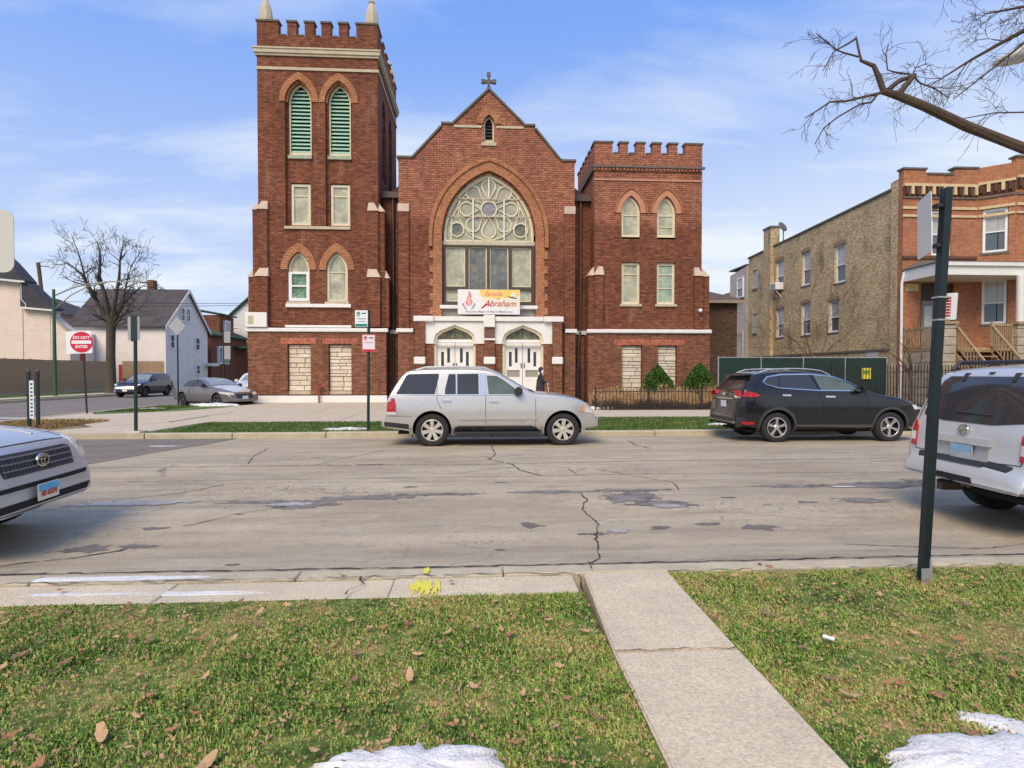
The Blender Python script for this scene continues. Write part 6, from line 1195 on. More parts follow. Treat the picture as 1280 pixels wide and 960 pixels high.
B('ground_slab',13.6,40,24.0,29.8,-.05,.0,M_soil,None).name='yard_surface'; bpy.data.objects['yard_surface']['kind']='structure'
# ================================================================ trees
def branch(bm,p,d,L,r_,depth,g,tw=.5,up=.12,sides=5,kids=3,minr=.004):
    pts=[p.copy()]; rad=[r_]; q=p.copy(); d=d.normalized(); n=max(3,min(7,int(L/.25)))
    for i in range(n):
        d=(d+Vector((g.gauss(0,tw*.3),g.gauss(0,tw*.3),g.gauss(up*.4,tw*.26)))).normalized(); q=q+d*L/n; pts.append(q.copy()); rad.append(max(minr,r_*(1-.72*(i+1)/n)))
    tube(bm,pts,rad,sides if depth>1 else 3)
    if depth<=0: return
    k=kids+ (1 if g.random()<.5 else 0)
    for j in range(k):
        t=g.uniform(.25,1.0) if j<k-1 else 1.0; i=min(n,max(1,int(t*n))); dd=pts[i]-pts[i-1]; dd.normalize()
        ax=dd.cross(Vector((g.gauss(0,1),g.gauss(0,1),g.gauss(0,1)))).normalized(); nd=Matrix.Rotation(R(g.uniform(22,62))*(.6 if j==k-1 else 1),3,ax)@dd
        branch(bm,pts[i],nd+Vector((0,0,up)),L*g.uniform(.48,.78),max(minr,rad[i]*.72),depth-1,g,tw,up,sides,kids,minr)
LT=thing('bare_tree','bare broad street tree with thick forked trunk beside the brown fence','tree',(-28.75,47,-.05)); g=random.Random(11)
T('trunk',[(0,0,0),(-.02,0,.6),(.0,0,3.0),(.05,0,5.2),(.0,0,6.0)],[.52,.37,.31,.32,.34],BARK,LT,12)
bm=nb()
leads=[([(-.1,0,5.4),(-1.0,.1,6.8),(-2.2,.4,8.3),(-2.8,.4,9.4),(-3.6,.3,10.0),(-4.6,.2,10.5)],.22),([(0,0,5.6),(-.3,-.2,7.6),(-.8,-.2,9.2),(-1.0,.3,10.8),(-1.5,.6,12.0)],.25),([(.1,0,5.5),(.4,.1,7.3),(.5,.5,9.2),(.4,.8,10.8),(.7,.9,12.2)],.22),([(.2,0,5.4),(1.2,-.2,6.9),(1.7,-.2,8.8),(2.2,-.3,10.0),(2.7,0,11.0)],.18),([(.3,0,6.2),(1.9,0,7.7),(2.6,.3,8.4),(3.2,.3,8.7)],.11),([(.2,0,5.2),(1.6,-.4,6.2),(2.8,-.5,7.6)],.12),([(-1.2,.2,7.2),(-1.9,-.3,8.8),(-2.2,-.6,10.6),(-2.9,-.6,12.3)],.12)]
for pts,r_ in leads:
    P_=[Vector(p) for p in pts]; n=len(P_); rad=[r_*(1-.9*i/(n-1)) for i in range(n)]; tube(bm,P_,rad,7)
    for i in range(1,n):
        for k in range(4 if i<n-1 else 6):
            a=P_[i-1].lerp(P_[i],g.random()); dd=(P_[i]-P_[i-1]).normalized(); ax=dd.cross(Vector((g.gauss(0,1),g.gauss(0,1),g.gauss(0,1)))).normalized(); branch(bm,a,Matrix.Rotation(R(g.uniform(25,70)),3,ax)@dd,g.uniform(.7,1.35),rad[i]*.5+.012,2 if k%2 else 3,g,.7,.05,4,2,.012)
cr_=obj('crown',bm,mat('dark_twigs',(.07,.058,.045),.95,.3,4),LT); cr_.scale=(.84,1,1)
# tree whose limb hangs into the top right; trunk stands on the lawn to the right, out of the frame
RT=thing('overhanging_tree','bare street tree whose crooked limb reaches into the top right of the sky','tree',(8.3,3.3,0)); g=random.Random(23)
T('trunk',[(0,0,-.1),(0,0,.8),(-.1,.1,2.2),(-.2,.3,3.1),(-.3,.5,4.0),(-.35,.7,5.2),(-.45,1.0,6.4)],[.40,.32,.28,.26,.22,.17,.12],BARK2,RT,12)
bm=nb(); o_=Vector((8.3,3.3,0))
def W_(*p): return Vector(p)-o_
limb=[(8.05,3.5,2.95),(7.0,4.9,3.55),(5.96,6.0,4.03),(5.38,6.1,4.30),(4.93,6.15,4.53),(4.64,6.2,4.67),(4.50,6.2,4.70),(4.44,6.2,4.86),(4.38,6.2,4.98),(4.27,6.25,5.06),(4.27,6.3,5.22),(4.275,6.35,5.38)]
tube(bm,[W_(*p) for p in limb],[.12,.09,.060,.054,.049,.045,.034,.029,.024,.017,.012,.009],8)
tube(bm,[W_(4.66,6.2,4.66),W_(4.80,6.2,4.83),W_(4.86,6.2,4.90)],[.035,.030,.022],7); tube(bm,[W_(4.55,6.2,4.72),W_(4.70,6.22,4.84),W_(4.83,6.2,4.88)],[.026,.028,.020],7)
def tw(path,r0,r1,n=9,L=.28,dep=2,tws=.6,up=-.02):
    n=int(n*.62)
    P_=[W_(*p) for p in path]; m_=len(P_); rad=[r0+(r1-r0)*i/(m_-1) for i in range(m_)]; tube(bm,P_,rad,5)
    for k in range(n):
        i=g.randrange(1,m_); a=P_[i-1].lerp(P_[i],g.random()); dd=(P_[i]-P_[i-1]).normalized(); ax=dd.cross(Vector((g.gauss(0,1),g.gauss(0,1),g.gauss(0,1)))).normalized(); branch(bm,a,Matrix.Rotation(R(g.uniform(20,60)),3,ax)@dd,g.uniform(.5,1.1)*L,max(r1*.8,.0045),dep,g,tws,up,4,2,.0022)
tw([(4.275,6.35,5.36),(4.13,6.3,5.26),(4.02,6.3,5.20),(3.90,6.3,5.28),(3.80,6.3,5.36)],.012,.006,9,.19); tw([(4.27,6.3,5.13),(4.10,6.3,5.17),(4.00,6.3,5.20),(3.93,6.3,5.08),(3.86,6.3,4.96)],.011,.005,10,.24,2,.6,-.15)
tw([(4.48,6.2,4.69),(4.30,6.25,4.66),(4.12,6.3,4.63),(3.95,6.3,4.62),(3.80,6.3,4.52),(3.66,6.3,4.43)],.018,.006,16,.20,2,.6,-.1); tw([(4.44,6.2,4.68),(4.36,6.2,4.58),(4.24,6.2,4.56),(4.05,6.3,4.46),(3.88,6.3,4.33),(3.78,6.3,4.15)],.014,.005,15,.20,2,.6,-.15)
tw([(4.80,6.2,4.9),(4.62,6.2,4.92),(4.54,6.2,4.94),(4.52,6.2,5.12),(4.55,6.2,5.22)],.010,.005,12,.22); tw([(4.82,6.2,4.9),(5.00,6.3,4.86),(5.18,6.3,4.80),(5.35,6.3,4.70)],.012,.005,16,.32,2,.7,-.02); tw([(4.84,6.2,4.92),(4.95,6.3,5.03),(5.10,6.3,5.09)],.008,.004,10,.25)
tw([(7.9,4.0,6.0),(7.1,5.2,5.9),(6.55,6.0,5.62),(6.1,6.3,5.42),(5.7,6.4,5.2),(5.35,6.5,4.98)],.05,.007,26,.42,3,.6,-.08); tw([(6.55,6.0,5.62),(6.2,6.2,5.34),(5.85,6.3,5.04),(5.5,6.4,4.75)],.018,.006,20,.38,2,.6,-.1)
tw([(7.1,5.2,5.9),(6.5,6.1,5.70),(6.25,6.2,5.72),(5.95,6.3,5.70),(5.75,6.3,5.66)],.03,.006,30,.30,3,.7,.02); tw([(7.85,4.3,6.4),(7.0,5.6,6.35),(6.3,6.2,6.22),(5.7,6.3,6.30),(5.45,6.3,6.15)],.05,.006,16,.4,2,.6,-.1); tw([(6.8,5.6,4.5),(6.2,6.2,4.52),(5.9,6.3,4.55),(5.4,6.3,4.45)],.012,.005,14,.3,2,.6,-.05)
obj('crown',bm,mat('warm_twigs',(.085,.055,.038),.9,.3,8,.5,40),RT)
# saplings by the two-flat wall
for x,y,h,sd_,lb in ((19.5,32.5,6.5,3,'bare brown sapling against the tan brick side wall'),(22.2,28.3,4.6,4,'thin bare sapling at the front corner of the tan brick wall')):
    t=thing('bare_sapling',lb,'tree',(x,y,0)); g=random.Random(sd_); bm=nb(); tube(bm,[(0,0,0),(.05,0,h*.2),(.0,.1,h*.42)],[.09,.07,.06],7); obj('trunk',bm,BARK2,t,smooth=60)
    bm=nb()
    for k in range(5): a=g.uniform(0,6.28); branch(bm,Vector((.02,.05,h*g.uniform(.25,.42))),Vector((math.cos(a)*.6,math.sin(a)*.6,1)),h*.42,.045,3,g,.6,.12,4,2,.008)
    obj('crown',bm,BARK2,t)
# ================================================================ houses on the left
def roofslab(par,pts0,pts1,m,name='roof'): return obj(name,hexa(nb(),pts0,pts1),m,par)
PNK=lapsiding('pink_beige_siding',(.70,.58,.49),.2); PNK2=lapsiding('pale_pink_siding',(.80,.73,.68),.22); RFD=mat('dark_grey_shingles',(.055,.055,.065),.9,.3,1.5,.4,8,fine=.2); RFP=mat('purple_grey_shingles',(.075,.065,.065),.9,.3,1.2,.4,8,fine=.2); RFG=mat('green_shingles',(.045,.08,.05),.9,.25,1.2,.4,8,fine=.2)
H1=thing('beige_sided_house','beige sided house with dark stepped roofs behind the brown fence at far left','house',(-36,49,0))
def PX(x): return x+36
S('wall',[(PX(-44),0),(PX(-36.8),0),(PX(-36.8),8.85),(PX(-44),9.6)],[],0,1.2,PNK,H1); S('wall',[(PX(-36.79),0),(PX(-34.7),0),(PX(-34.7),6.62),(PX(-36.79),6.85)],[],.05,1.2,PNK,H1); S('wall',[(PX(-34.69),0),(PX(-33.2),0),(PX(-33.2),4.9),(PX(-34.69),6.2)],[],.08,1.2,PNK,H1)
S('roof',[(PX(-44),9.62),(PX(-36.35),8.92),(PX(-36.35),9.02),(PX(-37.7),10.6),(PX(-39.4),12.2),(PX(-44),12.3)],[],-.35,1.0,RFD,H1); S('roof',[(PX(-36.78),6.87),(PX(-34.3),6.68),(PX(-34.3),6.85),(PX(-36.35),8.9),(PX(-36.78),8.88)],[],-.25,1.0,RFD,H1)
S('rake_board',[(PX(-34.68),6.2),(PX(-33.1),4.8),(PX(-33.1),5.0),(PX(-34.68),6.42)],[],-.1,.079,mat('weathered_trim',(.36,.32,.27),.7,.1),H1); S('gutter',[(PX(-44),9.5),(PX(-36.3),8.82),(PX(-36.3),8.95),(PX(-44),9.65)],[],-.5,-.353,PORW,H1); S('gutter',[(PX(-36.7),6.75),(PX(-34.25),6.55),(PX(-34.25),6.68),(PX(-36.7),6.9)],[],-.4,-.253,PORW,H1)
T('downspout',[(PX(-36.7),-.2,8.8),(PX(-36.7),-.2,7.5),(PX(-36.35),-.2,7.1),(PX(-36.4),-.2,6.8)],.07,PORW,H1,6)
H2=thing('pink_gabled_house','pale pink gabled house with grey roof and white-framed windows behind the bare tree','house',(-33,62.9,0))
B('wall',-9.2,-.003,0,9.4,0,6.6,PNK2,H2); S('gable_wall',[(0,0),(9.4,0),(9.4,6.8),(4.7,10.75),(0,6.8)],[],0,.12,PNK2,H2,'x')
roofslab(H2,[(-9.7,-.4,6.35),(.35,-.4,6.35),(.35,4.7,10.85),(-9.7,4.7,10.85)],[(-9.7,-.4,6.5),(.35,-.4,6.5),(.35,4.7,11.02),(-9.7,4.7,11.02)],RFP); roofslab(H2,[(-9.7,4.71,10.85),(.35,4.71,10.85),(.35,9.8,6.35),(-9.7,9.8,6.35)],[(-9.7,4.71,11.02),(.35,4.71,11.02),(.35,9.8,6.5),(-9.7,9.8,6.5)],RFP)
for y0,y1,z0,z1 in ((-.4,4.7,6.3,10.8),(9.8,4.7,6.3,10.8)): obj('barge_board',hexa(nb(),[(.36,y0,z0-.15),(.42,y0,z0-.15),(.42,y1,z1-.15),(.36,y1,z1-.15)],[(.36,y0,z0+.22),(.42,y0,z0+.22),(.42,y1,z1+.22),(.36,y1,z1+.22)]),PORW,H2)
for a,b,z0,z1 in ((2.9,3.95,7.3,8.9),(4.15,5.2,7.3,8.9),(.75,1.75,4.15,5.75),(6.3,7.4,4.15,5.75),(6.4,7.4,1.35,2.55)):
    W=S('window',rect(a,b,z0,z1),[rect(a+.14,b-.14,z0+.14,(z0+z1)/2-.04),rect(a+.14,b-.14,(z0+z1)/2+.04,z1-.14)],.125,.22,VIN,H2,'x'); S('pane',rect(a+.1,b-.1,z0+.1,z1-.1),[],.13,.15,CLR,W,'x')
B('door_awning',.13,1.2,8.6,10.1,2.4,2.75,PORW,H2); B('chimney',-4.4,-3.7,4.9,5.7,10.2,12.1,BKL,H2)
B('lean_to_wall',-10.6,-7.0,-4.0,-.01,0,5.6,lapsiding('white_siding',(.7,.68,.66),.2),H2); B('red_porch',-9.0,-5.5,-4.5,-4.02,0,3.9,mat('red_painted_boards',(.42,.06,.035),.7,.15,3),H2); B('porch_post',-5.4,-5.2,-4.5,-4.3,0,5.6,mat('red_painted_boards',(.42,.06,.035)),H2)
SG1=thing('brown_board_fence_end','short length of taller brown board fence right of the bare tree','fence',(-35.6,60,0)); 
for i in range(24): B('board',i*.17,i*.17+.155,0,.03,0,2.75,mat('brown_vinyl_fence',(.44,.285,.18),.7,.10,2),SG1)
B('post',-.35,-.02,0,.2,0,2.4,mat('red_painted_boards',(.42,.06,.035)),SG1)
H3=thing('green_roofed_brick_house','brown brick bungalow with green shingled roofs and white bay window','house',(-33.2,74.0,0)); BB=brick('brown_house_brick',(.20,.07,.045),(.25,.09,.055),(.15,.09,.07)); TB=mat('tan_side_brick',(.33,.25,.15),.9,.15,3)
B('front_wall',-.4,0,0,11,0,6.4,BB,H3); B('side_wall',-9,-.403,0,11,0,6.3,TB,H3); B('dormer_wall',-3.2,-.8,4.2,8.6,6.4,9.2,BB,H3); B('dormer_cheek',-6,-3.2,4.3,8.5,6.4,9.1,lapsiding('white_siding',(.7,.68,.66)),H3); 
roofslab(H3,[(-9.3,-.6,10.2),(.5,-.6,6.2),(.5,11.4,6.2),(-9.3,11.4,10.2)],[(-9.3,-.6,10.4),(.5,-.6,6.4),(.5,11.4,6.4),(-9.3,11.4,10.4)],RFG); roofslab(H3,[(-8.5,3.9,10.6),(-.4,3.9,9.2),(-.4,8.9,9.2),(-8.5,8.9,10.6)],[(-8.5,3.9,10.8),(-.4,3.9,9.4),(-.4,8.9,9.4),(-8.5,8.9,10.8)],RFG)
for y0,y1,z0,z1,x in ((1.6,4.6,2.7,5.0,.003),(5.3,6.9,6.9,8.6,-.79)):
    W=S('window',rect(y0,y1,z0,z1),[rect(y0+.2+k*((y1-y0-.2)/3),y0+.05+(k+1)*((y1-y0-.2)/3),z0+.2,z1-.2) for k in range(3)],x,x+.3,VIN,H3,'x'); S('pane',rect(y0+.1,y1-.1,z0+.1,z1-.1),[],x+.05,x+.1,CLR,W,'x')
B('porch_roof',0,3.2,6.4,11,4.9,5.2,RFG,H3); 
for y in (6.6,9.0): B('porch_post',2.7,2.9,y,y+.2,0,4.9,PORW,H3)
H4=thing('white_gabled_house','white gabled house with tan chimney farthest down the side street','house',(-34,86,0)); WSD=lapsiding('white_siding',(.7,.68,.66))
S('gable_wall',[(-2.6,0),(4.6,0),(4.6,9.2),(1.0,12.4),(-2.6,9.0)],[],0,9,WSD,H4); S('roof',[(-3.0,8.75),(1.0,12.45),(1.0,12.75),(-3.1,8.95)],[],-.4,9.4,RFG,H4); S('roof',[(1.01,12.45),(5.0,8.95),(5.1,9.15),(1.01,12.75)],[],-.4,9.4,RFG,H4); B('chimney',.9,1.6,-.5,-.003,0,13.4,TB,H4)
S('window',rect(-1.6,-.5,6.6,8.2),[rect(-1.45,-.65,6.75,8.05)],-.06,-.003,VIN,H4)
# far low backdrop buildings closing the horizon
for x,y,w_,d_,h,m_,lb in ((-62,92,26,10,6.2,PNK2,'low pale house row far off at the left horizon'),(-60,64,14,12,8.0,PNK,'beige house far left mostly behind the nearer one'),(-24,128,30,8,9,BB,'brown brick block closing the far end of the side street'),(40,92,60,12,9,BB,'distant brick block behind the two-flat')):
    t=thing('distant_building',lb,'building',(x,y,0)); B('wall',0,w_,0,d_,0,h,m_,t); roofslab(t,[(-.5,-.5,h),(w_+.5,-.5,h),(w_+.5,d_+.5,h),(-.5,d_+.5,h)],[(3,d_*.45,h+2.2),(w_-3,d_*.45,h+2.2),(w_-3,d_*.55,h+2.2),(3,d_*.55,h+2.2)],RFP)
    for i in range(int(w_/3.2)): B('window',1.2+i*3.2,2.4+i*3.2,-.03,-.003,h*.35,h*.35+1.5,CLR,t)
FB=thing('brown_board_fence','long brown board fence along the side street behind the green lamp post','fence',(-32.95,35,0)); FBM=mat('brown_vinyl_fence',(.44,.285,.18)); bd=None
for i in range(124):
    if bd is None: bd=B('board',0,.03,.008,.148,0,2.58,FBM,FB)
    else: instance(bd,FB,(rnd.uniform(-.006,.006),i*.157,rnd.uniform(-.015,.015)))
for i in range(9): B('post',-.16,-.035,i*2.4,i*2.4+.12,0,2.62,FBM,FB)
B('bottom_board',.035,.09,0,19.4,-.02,.18,mat('tan_kickboard',(.45,.36,.25),.8,.1),FB)
# ================================================================ poles, signs, lamps
GPL=mat('dark_green_post',(.012,.028,.026),.5,.15,8); LGR=mat('green_lamp_post',(.035,.11,.05),.5,.15,4); ALU=mat('sign_aluminium',(.42,.42,.41),.45,.1,5,metal=.5); SWH=mat('sign_white',(.80,.80,.80),.4,.04,3); SRD=mat('sign_red',(.60,.012,.05),.4,.06,3)
def uchan(name,pts,w_,m,par):
    bm=nb(); (x0,y0,z0),(x1,y1,z1)=pts; h=w_/2
    for a,b,c_,d in ((-h,h,-.004,.004),(-h,-h+.008,-.03,-.004),(h-.008,h,-.03,-.004)): hexa(bm,[(x0+a,y0+c_,z0),(x0+b,y0+c_,z0),(x0+b,y0+d,z0),(x0+a,y0+d,z0)],[(x1+a,y1+c_,z1),(x1+b,y1+c_,z1),(x1+b,y1+d,z1),(x1+a,y1+d,z1)])
    return obj(name,bm,m,par)
def spost(par,top,h,m=GPL,base=(0,0,-.05),r_=.03): return T('post',[base,(top[0],top[1],h)],r_,m,par,8)
def roundrect(w_,h,r_=.03,n=4,cx=0,cz=0):
    pts=[]
    for qx,qz,a0 in ((1,1,0),(-1,1,90),(-1,-1,180),(1,-1,270)):
        for i in range(n+1): a=R(a0+90*i/n); pts.append((cx+qx*(w_/2-r_)+r_*math.cos(a),cz+qz*(h/2-r_)+r_*math.sin(a)))
    return pts
# DO NOT ENTER
t=thing('do_not_enter_sign','red and white DO NOT ENTER sign on a leaning dark post','sign',(-15.1,23.2,0)); spost(t,(-.14,0),3.0,mat('brown_black_post',(.03,.022,.02),.6,.1),r_=.035)
F=S('sign_face',roundrect(.96,.86,.05,4,-.13,2.76),[],-.06,-.045,SWH,t); F.rotation_euler=(0,R(-2),0)
S('red_disc',[(-.13+.42*math.cos(2*PI*i/36),2.76+.40*math.sin(2*PI*i/36)) for i in range(36)],[],-.066,-.061,SRD,t); B('white_bar',-.49,.23,-.071,-.067,2.695,2.825,SWH,t)
text('lettering','DO NOT',.155,SWH,(-.13,-.069,2.93),FR,t,bold=.004,sx=1.0); text('lettering','ENTER',.155,SWH,(-.13,-.069,2.58),FR,t,bold=.004,sx=1.0)
# diamond seen from behind
t=thing('diamond_sign','grey back of a diamond warning sign on a slim post beside the sedan','sign',(-15.05,29.9,0)); spost(t,(0,0),4.3,r_=.04); S('sign_plate',[(0,3.45),(.42,3.92),(0,4.40),(-.42,3.92)],[],-.05,-.035,ALU,t)
t=thing('parking_sign','grey back of a sign on a dark post at the left end of the verge','sign',(-9.02,15.75,0)); spost(t,(.02,0),3.06,GPL,r_=.045); S('sign_plate',roundrect(.30,.62,.02,3,.01,2.74),[],-.06,-.045,ALU,t); B('pole_base',-.2,.2,-.2,.2,-.02,.05,M_conc,t,bev=.02); S('sign_post_front',rect(-.05,.09,2.4,3.08),[],-.085,-.062,GPL,t)
t=thing('twin_plate_sign','dark post with two small grey plates beside the church corner','sign',(-14.3,33.4,0)); spost(t,(0,0),3.95,r_=.04); S('sign_plate',roundrect(.34,.62,.02,3,.22,3.58),[],-.06,-.045,ALU,t); S('sign_plate',roundrect(.34,.75,.02,3,.22,2.72),[],-.06,-.045,ALU,t); S('sign_plate',roundrect(.30,.2,.02,3,.2,2.2),[],-.06,-.045,mat('green_plate',(.05,.14,.09),.5,.1),t)
# two parking signs on the post before the tower
t=thing('double_parking_sign','dark post with a green-edged sign above a red-edged sign before the tall tower','sign',(-2.98,15.85,0)); T('post',[(0,0,-.05),(.03,0,3.27)],.04,GPL,t,8)
SGN=mat('sign_green',(.0,.25,.18),.4,.05)
F=S('green_sign',roundrect(.34,.45,.02,3,-.155,3.04),[],-.07,-.055,SWH,t); B('green_band',-.315,-.0,-.074,-.0705,2.83,2.90,SGN,F); S('symbol',[(-.235+.05*math.cos(2*PI*i/20),3.165+.065*math.sin(2*PI*i/20)) for i in range(20)],[[(-.235+.034*math.cos(2*PI*i/20),3.165+.048*math.sin(2*PI*i/20)) for i in range(20)]],-.074,-.0705,SGN,F); text('lettering','P',.09,SGN,(-.235,-.073,3.165),FR,F,bold=.004); B('print',-.15,-.03,-.074,-.0705,3.17,3.20,mat('sign_ink',(.06,.12,.14),.5,0),F)
B('print',-.27,-.03,-.074,-.0705,3.03,3.045,mat('sign_ink',(.06,.12,.14)),F); B('print',-.25,-.05,-.074,-.0705,2.96,2.97,mat('sign_ink',(.06,.12,.14)),F)
F=S('red_sign',roundrect(.35,.46,.02,3,.035,2.385),[],-.07,-.055,mat('sign_pink_white',(.80,.72,.74),.4,.04),t); S('red_border',roundrect(.345,.455,.02,3,.035,2.385),[roundrect(.325,.43,.015,3,.035,2.385)],-.073,-.0705,SRD,F); S('symbol',[(-.05+.05*math.cos(2*PI*i/20),2.515+.055*math.sin(2*PI*i/20)) for i in range(20)],[[(-.05+.036*math.cos(2*PI*i/20),2.515+.04*math.sin(2*PI*i/20)) for i in range(20)]],-.074,-.0705,SRD,F); text('lettering','P',.08,mat('sign_black',(.02,.02,.02),.5,0),(-.05,-.073,2.515),FR,F,bold=.004)
B('print',.04,.16,-.074,-.0705,2.51,2.54,mat('sign_ink',(.06,.12,.14)),F); B('print',-.08,.15,-.074,-.0705,2.39,2.40,mat('sign_ink',(.06,.12,.14)),F); B('print',-.13,.20,-.074,-.0705,2.17,2.215,SRD,F)
# twin short posts with a strip sign
t=thing('strip_sign','narrow vertical white sign between two short dark green posts in the corner bed','sign',(-12.78,17.2,0)); 
for x in (0,.24): B('post',x-.035,x+.035,-.035,.035,-.05,1.62,GPL,t); B('post_cap',x-.03,x+.03,-.03,.03,1.625,1.68,COP,t)
B('sign_strip',.045,.165,-.05,-.037,.28,1.36,SWH,t); INK=mat('sign_ink',(.06,.12,.14)); rr=random.Random(3)
for i in range(9): z=1.26-i*.11; B('print',.075,.135,-.056,-.0505,z-.03,z+.02 if i%3 else z+.03,INK,t)
# street lamp in green, reaching right
t=thing('street_lamp','green steel lamp post with long curved truss arms reaching over the side street','street lamp',(-28.75,41,-.05)); T('post',[(0,0,0),(0,0,7.3)],[.13,.09],LGR,t,10)
T('arm',[(0,0,6.85),(1.2,0,7.4),(2.3,0,7.68),(3.6,0,7.85),(5.6,0,7.9)],.045,ALU,t,6); T('arm',[(0,0,5.9),(1.1,0,6.9),(2.2,0,7.5),(3.4,0,7.78)],.035,ALU,t,6); bm=nb(); bmesh.ops.create_uvsphere(bm,u_segments=10,v_segments=6,radius=1,matrix=Matrix.Translation((5.9,0,7.85))@Matrix.Diagonal((.4,.16,.1,1))); obj('lamp_head',bm,ALU,t,smooth=180)
t=thing('utility_pole','leaning wooden utility pole rising behind the beige house','utility pole',(-42.3,60,0)); T('post',[(0,0,0),(-1.2,0,12.5)],.17,BARK2,t,8); T('cross_arm',[(-1.2,-.3,12.2),(0,-.3,12.05)],.04,BARK2,t,5)
for i,(z,sg) in enumerate(((7.9,.6),(8.4,.9))):
    tag(T('overhead_wire',[(-46+62*k/12,66-18*k/12,z+1-4*sg*(k/12)*(1-k/12)) for k in range(13)],.022,mat('wire_black',(.02,.02,.02),.6,0),None,4),('lower' if i==0 else 'upper')+' overhead wire crossing behind the bare tree','wire')
# leaning sign pole in the right foreground
t=thing('leaning_sign_pole','dark green leaning sign pole on the near lawn with a white sign edge-on','sign',(3.385,4.17,-.02)); GP2=mat('dark_green_painted_steel',(.006,.014,.016),.42,.25,14)
bm=nb(); h=.028; tx,tz=.145,2.99
hexa(bm,[(-h,-h,0),(h,-h,0),(h,h,0),(-h,h,0)],[(tx-h,-h,tz),(tx+h,-h,tz),(tx+h,h,tz),(tx-h,h,tz)]); obj('post',bm,GP2,t); B('ground_sleeve',h+.002,h+.016,-.03,.03,-.02,.19,ALU,t); B('ground_sleeve',-h-.01,h+.016,-.042,-h-.003,-.02,.12,ALU,t)
SB1=S('sign_panel',roundrect(.30,.46,.03,4,0,0),[],-.002,.002,mat('sign_back_white',(.70,.69,.64),.4,.05),t); SB1.location=(.055,.10,2.73); SB1.rotation_euler=(0,R(3),R(68))
for z in (2.86,2.56): B('bracket',.06,.115,-.02,.05,z-.012,z+.012,PLB,t)
SB2=S('small_sign',roundrect(.12,.20,.008,3,0,0),[],-.002,.002,SWH,t); SB2.location=(.155,-.015,2.10); SB2.rotation_euler=(0,R(3),R(-62))
for i in range(7): q=B('print',-.008,.022,-.004,-.0022,-.075+i*.022,-.062+i*.022,SRD,SB2)
q=B('print',-.05,-.02,-.004,-.0022,-.08,.07,SRD,SB2)
for z in (2.17,2.0): B('strap',.065,.165,-.034,.034,z-.006,z+.006,ALU,t)
# white sign back hanging in at the far left, its post out of frame
t=thing('near_sign_back','rounded pale back of a sign cut by the left edge of the picture','sign',(-2.66,3.25,0)); T('post',[(0,.03,0),(0,.03,2.6)],.03,GPL,t,8); S('sign_plate',roundrect(.36,.335,.05,5,0,2.285),[],0,.004,mat('pale_sign_back',(.62,.60,.55),.5,.06),t)
# roadway lamp head peeping in at top right
t=thing('roadway_lamp','pale cobra street lamp head peeping in behind the overhanging tree','street lamp',(9.6,3.9,0)); T('post',[(0,0,0),(0,0,6.0)],.09,ALU,t,8); T('arm',[(0,0,5.9),(-.3,.9,6.3),(-.9,2.5,6.35),(-1.45,3.9,6.28)],.04,ALU,t,6)
bm=nb(); bmesh.ops.create_uvsphere(bm,u_segments=16,v_segments=8,radius=1,matrix=Matrix.Translation((-1.62,4.15,6.24))@Matrix.Rotation(R(-55),4,'Z')@Matrix.Diagonal((.38,.16,.10,1))); obj('lamp_head',bm,mat('pale_lamp_housing',(.6,.6,.56),.4,.05),t,smooth=180)
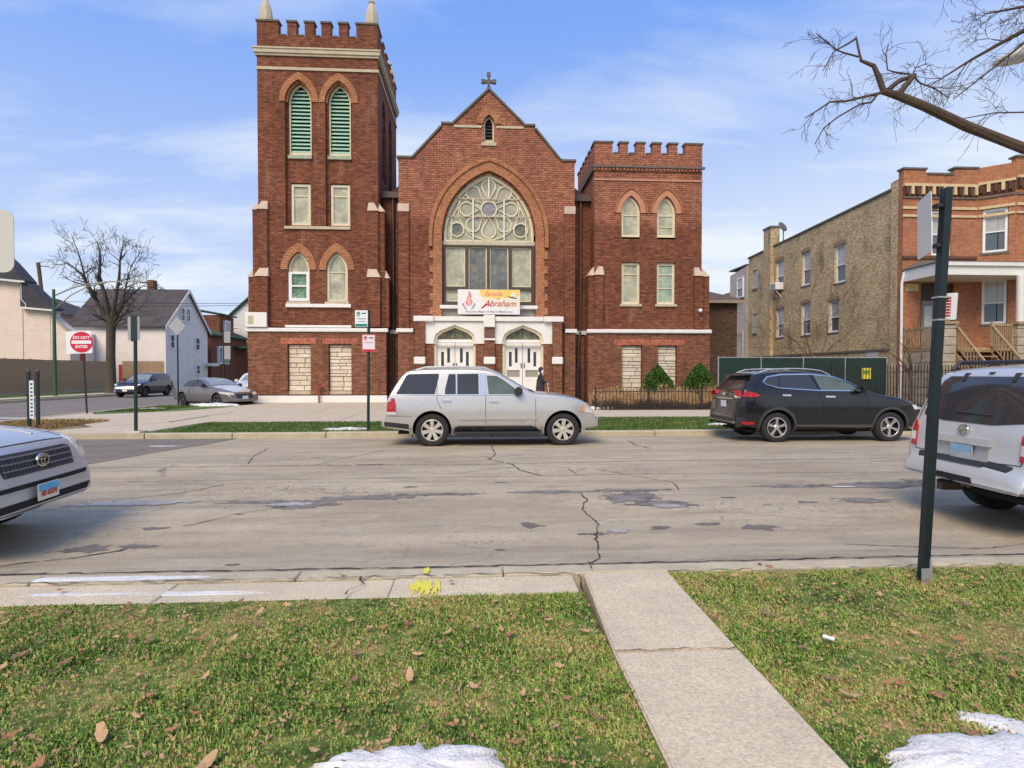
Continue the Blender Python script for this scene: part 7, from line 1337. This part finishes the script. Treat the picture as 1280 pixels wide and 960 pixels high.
# ================================================================ the person by the right-hand doors
def person():
    t=thing('person','person in a dark hooded coat with pale scarf holding a thin stick by the doors','person',(3.08,28.35,.02))
    V=[(0,0,.98),(0,0,1.12),(.01,0,1.30),(.02,0,1.44),(.03,0,1.52),(.05,0,1.60),
       (.0,.09,.92),(.03,.10,.50),(.0,.10,.09),(.13,.10,.04), (.0,-.09,.92),(-.04,-.10,.50),(-.08,-.10,.09),(.05,-.10,.04),
       (.01,.18,1.42),(.06,.24,1.16),(.26,.20,1.02),(.01,-.18,1.42),(.07,-.24,1.18),(.30,-.20,1.06)]
    E=[(0,1),(1,2),(2,3),(3,4),(4,5),(0,6),(6,7),(7,8),(8,9),(0,10),(10,11),(11,12),(12,13),(3,14),(14,15),(15,16),(3,17),(17,18),(18,19)]
    Rr=[.17,.165,.17,.15,.07,.07,.11,.075,.055,.045,.11,.075,.055,.045,.085,.07,.055,.085,.07,.055]
    me=bpy.data.meshes.new('b'); me.from_pydata(V,E,[]); o=bpy.data.objects.new('b',me); C.objects.link(o); md=o.modifiers.new('s','SKIN'); sv_=me.skin_vertices[0].data
    for i,r_ in enumerate(Rr): sv_[i].radius=(r_,r_)
    sv_[0].use_root=True; o.modifiers.new('u','SUBSURF').levels=2; bpy.context.view_layer.update(); nm=bpy.data.meshes.new_from_object(o.evaluated_get(bpy.context.evaluated_depsgraph_get())); bpy.data.objects.remove(o)
    nm.name='body'; b=obj('body',nm,mat('dark_coat_cloth',(.03,.03,.036),.9,.2,10),t,smooth=180)
    # coat skirt
    bm=nb(); rs=[]
    for z,r_,dx in ((1.25,.20,.01),(1.0,.22,.0),(.75,.25,0),(.55,.27,-.01)): rs.append([bm.verts.new((dx+r_*.9*math.cos(2*PI*i/20),r_*math.sin(2*PI*i/20)+.008*math.sin(i*2.7),z)) for i in range(20)])
    for a,c_ in zip(rs,rs[1:]):
        for i in range(20): bm.faces.new((a[i],a[(i+1)%20],c_[(i+1)%20],c_[i]))
    obj('coat',bm,mat('dark_coat_cloth',(.03,.03,.036)),b,smooth=180)
    SK=mat('skin',(.52,.33,.25),.6,.05,8)
    bm=nb(); bmesh.ops.create_uvsphere(bm,u_segments=20,v_segments=14,radius=1,matrix=Matrix.Translation((.07,0,1.665))@Matrix.Diagonal((.098,.078,.122,1)))
    for v in bm.verts:
        if v.co.x>.13 and abs(v.co.y)<.02 and 1.63<v.co.z<1.68: v.co.x+=.025
    obj('head',bm,SK,b,smooth=180)
    for y in (.03,-.03): bm=nb(); bmesh.ops.create_uvsphere(bm,u_segments=8,v_segments=6,radius=.011,matrix=Matrix.Translation((.155,y,1.685))); obj('eye',bm,DARK,b,smooth=180)
    B('mouth',.155,.166,-.02,.02,1.60,1.607,mat('lip',(.3,.1,.09),.6,0),b)
    bm=nb(); bmesh.ops.create_uvsphere(bm,u_segments=20,v_segments=14,radius=1,matrix=Matrix.Translation((.03,0,1.70))@Matrix.Diagonal((.135,.115,.16,1)))
    bmesh.ops.delete(bm,geom=[f for f in bm.faces if f.calc_center_median().x>.10 and f.calc_center_median().z<1.78],context='FACES'); obj('hood',bm,mat('dark_coat_cloth',(.03,.03,.036)),b,smooth=180)
    bm=nb(); bmesh.ops.create_uvsphere(bm,u_segments=14,v_segments=10,radius=1,matrix=Matrix.Translation((.085,-.06,1.62))@Matrix.Diagonal((.075,.06,.10,1))); obj('scarf',bm,mat('pale_scarf',(.75,.74,.74),.8,.05),b,smooth=180)
    for s in (-1,1):      # hands: palm, four fingers and a thumb closing forward
        bm=nb(); hx,hy,hz=(.33,-.20,1.05) if s<0 else (.29,.20,1.01); tube(bm,[(hx-.03,hy,hz+.01),(hx+.02,hy,hz),(hx+.055,hy,hz-.01)],[.024,.034,.03],8)
        for k in range(4): y=hy-.027+k*.018; l=(.9,1,.95,.75)[k]; tube(bm,[(hx+.05,y,hz+.005),(hx+.05+.035*l,y,hz-.012),(hx+.045+.03*l,y,hz-.04),(hx+.03,y,hz-.048)],[.0095,.009,.008,.007],6)
        tube(bm,[(hx+.0,hy+.026*s*-1,hz),(hx+.035,hy+.04*s*-1,hz-.012),(hx+.055,hy+.03*s*-1,hz-.035)],[.011,.010,.008],6); obj('hand',bm,SK,b,smooth=180)
    return t
person()
ck=thing('walking_stick','thin pale stick in the hand of the person by the doors','stick',(3.42,28.13,.02)); T('shaft',[(.14,0,.0),(.0,.0,1.03)],.012,VIN,ck,6)

# groups shared by repeats that got none above
GRP={'suv':'parked cars','car':'parked cars','house':'houses along the side street','sign':'signs along the streets','shrub':'evergreen shrubs by the church','tree':'bare trees','snow':'patches of melting snow','street lamp':'street lamps','fence':'fences','building':'buildings behind and beside the church','wire':'overhead wires'}
for o in C.objects:
    if o.parent is None and o.get('category') in GRP and not o.get('group'): o['group']=GRP[o['category']]
